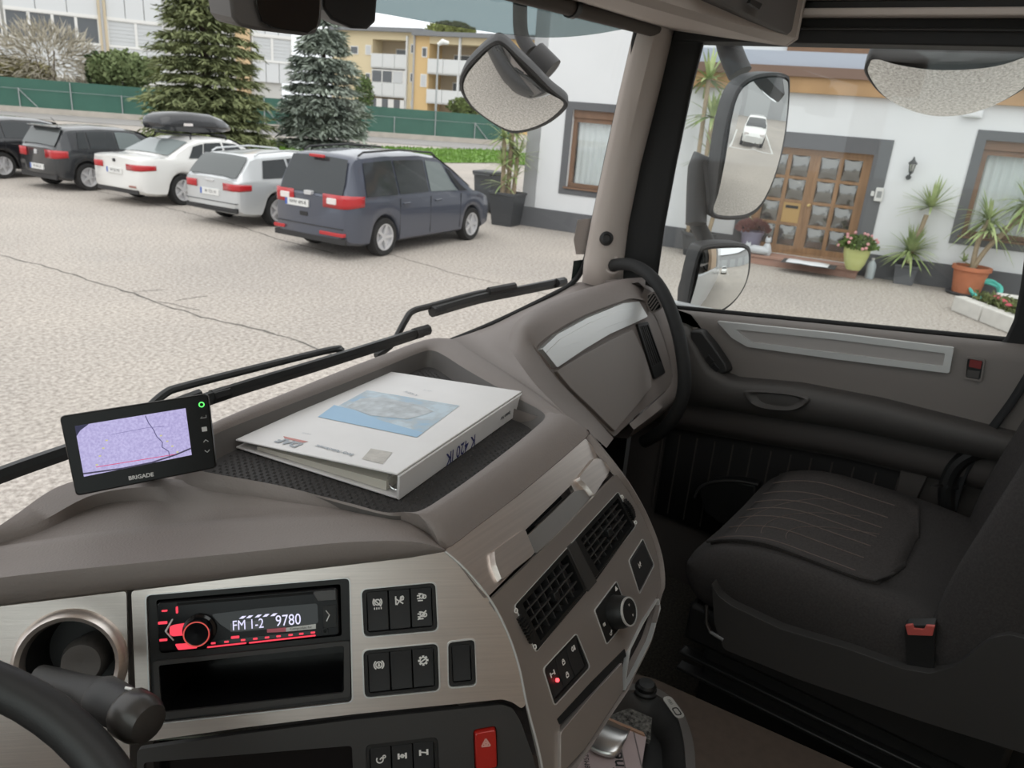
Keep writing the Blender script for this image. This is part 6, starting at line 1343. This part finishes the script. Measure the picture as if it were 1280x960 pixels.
# small white car parked behind the truck, seen in the wing mirror
c = Car('white_small_car', 'white small car parked behind the truck, seen in the tall wing mirror', WHT, 3.9, 1.75, 2.5, .7, .31,
        [(0, .95), (.3, .97), (1.8, .95), (2.8, .95), (3.3, .88), (3.7, .74), (3.9, .6)], [(0, .95), (.05, .98), (.2, 1.25), (.35, 1.45), (1.2, 1.55), (1.9, 1.52), (2.3, 1.40), (2.8, 1.15), (3.05, 1.0), (3.9, .56)])
c.window(.6, 1.5, .66, 1.48); c.window(1.56, 2.5, 1.54, 2.1); c.topglass('windscreen', 2.2, 3.0, .92, .94)
for sg in (-1, 1): obj('headlight', MB().fbox(Frame(V(3.9-.7-.22, sg*.55, .72), (0, 1, 0), (0, 0, 1)), -.16, .16, -.07, .07, -.1, .14), LITW, c.t, bevel=.03)
def seen(px, py, z=0):                 # where the tall wing mirror looks at this spot
    F_, n_ = MN['main_mirror']; p = pl(px, py, F_.o, F_.n); d = ray(px, py); d = d-n_*2*d.dot(n_); return p+d*((z-p.z)/d.z)
cp = seen(929, 186); c.t.location = (cp.x, cp.y-2.6, 0); c.t.rotation_euler = (0, 0, math.radians(92))
PL = mat('white_line_paint', (.66, .66, .64), .7)
for x in (-1.5, 1.5): obj('parking_line', MB().box(cp.x+x-.06, cp.x+x+.06, cp.y-6, cp.y+1.2, .004, .007), PL, gnd, smooth=0)
obj('parking_line', MB().box(cp.x-1.5, cp.x+1.5, cp.y+1.1, cp.y+1.22, .004, .007), PL, gnd, smooth=0)
print('mirror car', cp)
rw_ = thing('rear_hall', 'grey hall with a pale wall at the end of the yard, seen in the mirrors', 'building', (8, -34, 0))
obj('wall', MB().box(-14, 30, -40, -34, 0, 6), mat('hall_grey', (.46, .47, .48), .9, noise=(.4, .06)), rw_, smooth=0)
obj('roof_edge', MB().box(-14.3, 30.3, -40.3, -33.6, 6, 6.3), RFm, rw_, smooth=0)
for k in range(6): obj('gate', MB().box(-11+6.5*k, -7+6.5*k, -34.05, -33.95, 0, 3.8), GLW, rw_, smooth=0)
# ================================================================ trees and plants
def spruce(name, label, base, Ht, R, col, seed, dens=1.0, col2=None, z0=.4, ex=.85, droop=.22):
    r = random.Random(seed); t = thing(name, label, 'tree', base)
    obj('trunk', MB().tube([base, base+V(0, 0, Ht*.5), base+V(0, 0, Ht)], [.28, .16, .02], 8), mat('spruce_bark', (.10, .075, .06), .9), t)
    M_ = mat(name+'_needles', col, .8, noise=(1.3, .4), col2=col2); f = MB(); lv = int(Ht/.26)
    for i in range(lv):
        z = z0+(Ht-z0)*(i+r.uniform(0, .8))/lv; rad = R*min(1, (1-(z-z0)/(Ht-z0))**ex*r.uniform(.86, 1.10))+.15; nb = int((8+rad*5)*dens)
        for k in range(nb):
            a = 2*math.pi*(k+r.random())/nb; L_ = rad*r.uniform(.72, 1.08); ca, sa = math.cos(a), math.sin(a); nt = max(4, int(L_*7*dens))
            for j in range(nt):
                s = L_*(.25+.75*(j+r.random())/nt); dz = -droop*s+.5*droop*s*s/max(.3, L_)+r.uniform(-.10, .10); p = base+V(ca*s, sa*s, z+dz)
                b = a+r.choice((-1, 1))*r.uniform(.1, 1.1); tl = r.uniform(.24, .46); d = V(math.cos(b), math.sin(b), r.uniform(-.75, .15))*tl; w = V(-math.sin(b), math.cos(b), r.uniform(-.8, .8)).normalized()*r.uniform(.03, .065)
                f.add([p-w*.6, p+d*.5-w, p+d, p+d*.5+w, p+w*.6], [(0, 1, 2, 3, 4)])
    tag(obj('needles', f, M_, t, smooth=0), kind='stuff')
    return t
sb = gp(262, 181); spruce('spruce_tree', 'large dark green spruce behind the white saloon', sb, 11.5, 3.15, (.13, .165, .065), 11, 1.9, (.32, .355, .165), .3)
bb = gp(405, 187); spruce('blue_spruce', 'grey-green blue spruce standing behind the blue people carrier', bb, 6.6, 2.3, (.17, .215, .175), 12, 2.4, (.40, .455, .38), .2, .55, .12)
def bush(name, label, c, rx, rz_, col, n, seed, leaf=.09, twig=False, col2=None):
    r = random.Random(seed); t = thing(name, label, 'bush', V(c.x, c.y, 0)); f = MB()
    for _ in range(n):
        while True:
            u = V(r.uniform(-1, 1), r.uniform(-1, 1), r.uniform(-1, 1))
            if .35 < u.length < 1: break
        p = c+V(u.x*rx, u.y*rx, u.z*rz_); d = V(r.uniform(-1, 1), r.uniform(-1, 1), r.uniform(-.6, 1)).normalized()
        if twig: d = (u.normalized()+d*.7).normalized()
        w = d.cross(V(r.uniform(-1, 1), r.uniform(-1, 1), r.uniform(-1, 1))).normalized(); L_ = leaf*r.uniform(.7, 1.5); wd_ = .05 if twig else .5
        f.add([p-w*L_*wd_*.5, p+d*L_*.5-w*L_*wd_, p+d*L_, p+d*L_*.5+w*L_*wd_], [(0, 1, 2, 3)])
    tag(obj('twigs' if twig else 'foliage', f, mat(name+seed.__str__()+'_leaf', col, .85, noise=(1.5, .3), col2=col2), t, smooth=0), kind='stuff')
    st = MB(); 
    for k in range(5): st.tube([V(c.x, c.y, 0), c+V(r.uniform(-.4, .4)*rx, r.uniform(-.4, .4)*rx, rz_*.3)], [.10, .03], 5)
    obj('stems', st, mat('twig_brown', (.16, .13, .10), .9), t); return t
fd = (gp(60, 143)-CAM).dot(FW)
bush('bare_bush', 'pale leafless bush in front of the grey block', dp(60, 76, fd+2.5), 3.3, 2.2, (.36, .33, .255), 2600, 21, .75, True, (.52, .48, .39))
bush('hedge_bush', 'rounded green bush beside the large spruce', dp(155, 88, fd+2.5), 2.3, 1.25, (.10, .15, .05), 3500, 22, .22, False, (.22, .27, .12))
bush('hedge_bush', 'narrow dark green bush left of the rounded one', dp(121, 90, fd+2.5), .7, 1.4, (.05, .09, .03), 1100, 23, .2)
bush('hedge_bush', 'small green bush by the yellow block', dp(583, 135, fd+16), 1.6, .9, (.10, .14, .03), 1200, 24, .25)
bush('hedge_bush', 'narrow green conifer at the edge of the blue spruce', dp(455, 118, fd+14), .8, 1.6, (.08, .13, .03), 1000, 25, .2)
bush('low_shrubs', 'low dry shrubs along the fence at the left', dp(10, 88, fd+2.5), 3.0, .8, (.20, .18, .08), 2000, 26, .25)
tr_ = thing('far_tree', 'tree crown showing above the roof of the yellow block', 'tree', V(dp(560, 40, 118).x, dp(560, 40, 118).y, 0))
f = MB(); r = random.Random(5); cc_ = dp(565, 42, 118)
for _ in range(2200):
    u = V(r.gauss(0, 1), r.gauss(0, 1), r.gauss(0, 1)).normalized()*r.uniform(.4, 1); p = cc_+V(u.x*4, u.y*4, u.z*1.7); d = V(r.uniform(-1, 1), r.uniform(-1, 1), r.uniform(-1, 1))*.4; w = d.cross(V(1, .3, .2)).normalized()*.22; f.add([p-w, p+d, p+w, p-d], [(0, 1, 2, 3)])
tag(obj('foliage', f, mat('far_leaf', (.16, .19, .05), .9, noise=(.6, .3)), tr_, smooth=0), kind='stuff'); obj('trunk', MB().tube([V(cc_.x, cc_.y, 0), cc_], .3, 8), MATS['spruce_bark'], tr_)

LEAFY = mat('yucca_leaf', (.20, .31, .085), .55, noise=(3, .3), col2=(.46, .53, .25)); STEMY = mat('yucca_stem', (.33, .26, .17), .9, noise=(8, .2))
def rosette(par, c, n, L_, seed, w=.022, up=.25, droop=.6, m=None):
    r = random.Random(seed)
    for k in range(n):
        a = r.uniform(0, 6.283); el = r.uniform(-.5, 1.25)+up*.3; l = L_*r.uniform(.7, 1.1); d = V(math.cos(a)*math.cos(el), math.sin(a)*math.cos(el), math.sin(el)); s = V(-math.sin(a), math.cos(a), 0)*w; rows = []
        for j in range(5):
            t = j/4; p = c+d*l*t+V(0, 0, -droop*l*t*t*max(.15, math.cos(el))*.5); ww = s*1.5*(1-t)**.6*(1 if j else .6); rows.append([p-ww, p+V(0, 0, -.004), p+ww])
        obj('leaf', MB().loft(rows), m or LEAFY, par, smooth=0)
def pot(par, c, r0, r1, h, m, rim=.03, n=20, sq=False):
    F = Frame(c, HF.u, HF.n)
    if F.n.z < 0: F = Frame(c, HF.u, -HF.n)
    if sq:
        k = 1.35; F = F.at(0, 0, 0, math.pi/4)
    N_ = 4 if sq else n
    p = obj('pot', MB().lathe(F, [(r0, 0), (r1, h-rim*2), (r1+rim, h-rim*2), (r1+rim, h), (r1-.02, h), (r1-.04, h-.06)], N_, caps=False), m, par, smooth=0 if sq else 40, bevel=.008 if sq else 0)
    obj('soil', MB().lathe(F, [(r1-.02, h-.05), (.001, h-.04)], N_, caps=False), mat('soil', (.06, .045, .035), .95), par, smooth=0)
BPOT = mat('dark_pot', (.055, .058, .062), .6); TERR = mat('terracotta', (.48, .17, .085), .75, noise=(5, .1))
# tall yucca in a dark pot at the house corner
yc_ = gp(632, 281); t = thing('potted_yucca', 'tall yucca in a dark square pot at the corner of the white house', 'potted plant', yc_)
pot(t, yc_, .36, .47, .78, BPOT, .03, sq=True)
for k, (dx, dy, h) in enumerate(((0, 0, 2.5), (.12, .1, 2.2), (-.15, .05, 2.0), (.05, -.12, 1.6))):
    obj('stem', MB().tube([yc_+V(dx, dy, .7), yc_+V(dx*1.3, dy*1.3, h)], [.06, .045], 7), STEMY, t); rosette(t, yc_+V(dx*1.3, dy*1.3, h), 34, .62, 31+k, .026); rosette(t, yc_+V(dx*1.2, dy*1.2, h*.72), 18, .5, 41+k, .024)
rosette(t, yc_+V(-.1, .1, .95), 24, .6, 49, .022)
# plant seen left of the wing mirror
yv = HF.P(*HF.px(880, 300)); yv = V(yv.x, yv.y, 0)+HF.n*.6; t = thing('wall_palm', 'tall palm-like plant against the house wall behind the wing mirror', 'potted plant', yv)
pot(t, yv, .26, .34, .5, BPOT)
for k, h in enumerate((1.2, 2.0, 2.8, 3.5)): obj('stem', MB().tube([yv+V(0, .15*k-.2, .4), yv+V(0, .2*k-.3, h)], .045, 6), STEMY, t); rosette(t, yv+V(0, .2*k-.3, h), 34, .8, 51+k, .032)
# lime pot with pink flowers on the step
u_, n_ = on_step(1066, 337); gc = HF.P(u_, .201, n_-.02); t = thing('flower_pot', 'lime green pot of pink flowers at the end of the red step', 'potted plant', gc)
LIME = mat('lime_glaze', (.52, .55, .22), .35)
F = Frame(gc, (1, 0, 0), (0, 1, 0)); obj('pot', MB().lathe(F, [(.13, 0), (.19, .12), (.235, .30), (.25, .42), (.235, .42), (.22, .36)], 24, caps=False), LIME, t)
f = MB(); r = random.Random(8)
for _ in range(900):
    u = V(r.gauss(0, 1), r.gauss(0, 1), abs(r.gauss(0, 1))).normalized()*r.uniform(.5, 1); p = gc+V(u.x*.38, u.y*.38, .42+u.z*.26); d = V(r.uniform(-1, 1), r.uniform(-1, 1), r.uniform(-.3, 1)).normalized()*.05; w = d.cross(V(.3, 1, .2)).normalized()*.028; f.add([p-w, p+d, p+w, p-d*.3], [(0, 1, 2, 3)])
tag(obj('foliage', f, mat('geranium_leaf', (.11, .17, .04), .8, noise=(10, .3)), t, smooth=0), kind='stuff'); PINK = mat('pink_petals', (.62, .30, .30), .7)
for _ in range(24):
    a, e_ = r.uniform(0, 6.28), r.uniform(.0, 1.3); p = gc+V(.39*math.cos(a)*math.cos(e_), .39*math.sin(a)*math.cos(e_), .44+.27*math.sin(e_)); F = Frame(p, HF.u, (0, 0, 1)); obj('flower', MB().lathe(F, [(.01, -.02), (.032, .0), (.022, .015), (.001, .02)], 7), PINK, t)
# bottle
bc = gp(1086, 348); bc = HF.P((bc-HF.o).dot(HF.u), 0, max(.15, (bc-HF.o).dot(HF.n))); t = thing('plastic_bottle', 'pale plastic bottle standing beside the lime pot', 'bottle', bc); F = Frame(bc, (1, 0, 0), (0, 1, 0))
obj('bottle_body', MB().lathe(F, [(.08, 0), (.09, .03), (.09, .24), (.075, .30), (.03, .36), (.027, .38)], 16), mat('pale_pet', (.50, .56, .58), .2), t); obj('cap', MB().lathe(F, [(.032, .375), (.032, .41), (.001, .41)], 12), mat('cap_white', (.7, .7, .7), .5), t)
# two-tier yucca in a grey pot
pc = gp(1128, 354); t = thing('potted_yucca', 'two-tiered bright yucca in a grey square pot below the lamp', 'potted plant', pc)
pot(t, pc, .24, .28, .38, mat('slate_pot', (.10, .105, .115), .6), .025, sq=True)
rosette(t, pc+V(0, 0, .62), 95, .68, 61, .022, .6); obj('stem', MB().tube([pc+V(0, 0, .4), pc+V(0, -.12, 1.35)], .045, 7), STEMY, t); rosette(t, pc+V(.02, -.16, 1.5), 60, .60, 62, .022, .6, .3)
# dracaena in terracotta
dc = gp(1206, 368); t = thing('potted_dracaena', 'leaning dracaena in a big terracotta pot below the right window', 'potted plant', dc)
pot(t, dc, .23, .30, .54, TERR, .035, 28); obj('saucer', MB().lathe(Frame(dc, (1, 0, 0), (0, 1, 0)), [(.32, 0), (.35, .04), (.30, .045)], 24), BPOT, t)
for k, (pts_, n) in enumerate(((((0, 0, .45), (.02, -.15, .9), (.05, -.42, 1.35), (.05, -.58, 1.75)), 26), (((0, 0, .45), (0, .02, 1.0), (0, -.05, 1.4)), 20), (((.03, -.3, 1.25), (.05, -.7, 1.6), (.05, -1.0, 1.75)), 28))):
    P_ = [dc+V(*p) for p in pts_]; obj('stem', MB().tube(crv(P_, 4), .045, 7), STEMY, t); rosette(t, P_[-1], n*2, .70, 71+k, .024, .2, 1.0); rosette(t, P_[-1]-V(0, .05, .2), 22, .6, 81+k, .022, 0, 1.3)
rosette(t, dc+V(.0, .16, .6), 8, .25, 90, .02)
# turquoise hose coil, stone trough bed
hc = gp(1229, 374); t = thing('garden_hose', 'turquoise garden hose coiled on the ground by the terracotta pot', 'hose', hc); HOSE = mat('turquoise_hose', (.10, .50, .42), .4)
obj('coil', MB().tube([hc+V(.16*math.cos(k*.35)+.02*math.sin(k*.8), .25*math.sin(k*.35)+.02*math.sin(k*.5), .17+.13*math.cos(k*.35)+.02*math.sin(k*.21)) for k in range(76)], .024, 7), HOSE, t); obj('loop', MB().tube(crv([hc+V(.1, .25, .05), hc+V(.15, .16, .30), hc+V(.15, -.1, .32), hc+V(.12, -.25, .10), hc+V(.1, -.6, .03)], 6), .026, 7), HOSE, t)
STONE = mat('white_stone', (.62, .60, .56), .9, noise=(6, .08), bump=(30, .4, .01))
ta, tb_, tc_ = gp(1188, 388), gp(1262, 418), gp(1300, 384)
t = thing('stone_flower_bed', 'white stone edged flower bed at the right edge of the yard', 'flower bed', ta)
def kerb(a, b, w=.22, h=.26, nm='kerb_stone'):
    d = (b-a).normalized(); F = Frame(a, d, V(-d.y, d.x, 0)); obj(nm, MB().fbox(F, 0, (b-a).length-.02, 0, w, 0, h), STONE, t, bevel=.02)
mid_ = ta.lerp(tb_, .5); kerb(ta, mid_); kerb(mid_, tb_); kerb(tb_, tb_+(tb_-mid_)*1.5)
q0 = gp(1240, 392); kerb(q0+HF.n*.1, q0+HF.u*1.6+HF.n*.1, .3, .34)
so = [ta+V(.2, 0, .18), tb_+V(.2, 0, .18), tb_+V(1.2, -1.0, .18), q0+V(.1, -1.5, .18), q0+V(0, 0, .18)]; obj('bed_soil', MB().add(so, [tuple(range(5))]), MATS['soil'], t, smooth=0)
f = MB(); r = random.Random(9)
for _ in range(700):
    w_ = r.random(); p = ta.lerp(tb_, r.uniform(.35, 1.2))+V(r.uniform(.25, .75), r.uniform(-.3, .1), .2+r.uniform(0, .18)); d = V(r.uniform(-1, 1), r.uniform(-1, 1), r.uniform(0, 1)).normalized()*.08; w = d.cross(V(.3, 1, .2)).normalized()*.03; f.add([p-w, p+d, p+w, p-d*.3], [(0, 1, 2, 3)])
tag(obj('bed_plants', f, mat('bed_leaf', (.16, .19, .07), .9, noise=(6, .4)), t, smooth=0), kind='stuff')
for _ in range(9):
    p = ta.lerp(tb_, r.uniform(.4, 1.1))+V(r.uniform(.3, .6), r.uniform(-.2, .1), .36); obj('flower', MB().lathe(Frame(p, (1, 0, 0), (0, 1, 0)), [(.02, -.02), (.06, .0), (.03, .025), (.001, .03)], 7), mat('red_petals', (.45, .08, .10), .7), t)
# purple pot and stone cats at the left of the step
u_, n_ = on_step(947, 307); n_ = max(.22, n_); vc = HF.P(u_, .201, n_); t = thing('heather_pot', 'purple pot of reddish heather at the left end of the step', 'potted plant', vc); F = Frame(vc, (1, 0, 0), (0, 1, 0))
obj('pot', MB().lathe(F, [(.17, 0), (.22, .36), (.24, .36), (.24, .42), (.21, .42)], 18, caps=False), mat('purple_glaze', (.22, .21, .28), .4), t); f = MB()
for _ in range(500):
    u = V(r.gauss(0, 1), r.gauss(0, 1), abs(r.gauss(0, 1))).normalized(); p = vc+V(u.x*.30, u.y*.30, .42+u.z*.20); d = V(u.x, u.y, u.z+.3).normalized()*.09; w = d.cross(V(.3, 1, .2)).normalized()*.03; f.add([p-w, p+d, p+w], [(0, 1, 2)])
tag(obj('heather', f, mat('heather_red', (.22, .10, .09), .9, noise=(12, .3)), t, smooth=0), kind='stuff')
CATM = mat('pale_ceramic', (.48, .50, .52), .4)
for (px, py), hh, lab in (((962, 315), .34, 'upright pale ceramic cat figure on the step'), ((947, 318), .20, 'low lying pale ceramic cat figure on the step')):
    u_, n_ = on_step(px, py); n_ = max(.45, n_); c0 = HF.P(u_, .201, n_); t = thing('cat_figure', lab, 'figurine', c0, 'ceramic cats on the step'); F = Frame(c0, HF.u, V(0, 0, 1).cross(HF.u)); F = Frame(c0, (1, 0, 0), (0, 1, 0))
    if hh > .3: obj('body', MB().lathe(F, [(.09, 0), (.11, .06), (.08, .18), (.05, .24)], 12), CATM, t); hp = c0+V(0, 0, .29)
    else: obj('body', MB().tube([c0+HF.u*-.22+V(0, 0, .08), c0+HF.u*-.1+V(0, 0, .10), c0+HF.u*.12+V(0, 0, .09), c0+HF.u*.2+V(0, 0, .07)], [.05, .09, .085, .04], 10), CATM, t); hp = c0+HF.u*-.22+V(0, 0, .15)
    obj('head', MB().lathe(Frame(hp, (1, 0, 0), (0, 1, 0)), [(.02, -.06), (.06, -.02), (.06, .03), (.02, .06)], 10), CATM, t)
    for s in (-.035, .035): obj('ear', MB().lathe(Frame(hp+HF.u*s+V(0, 0, .045), (1, 0, 0), (0, 1, 0)), [(.022, 0), (.001, .05)], 5), CATM, t)
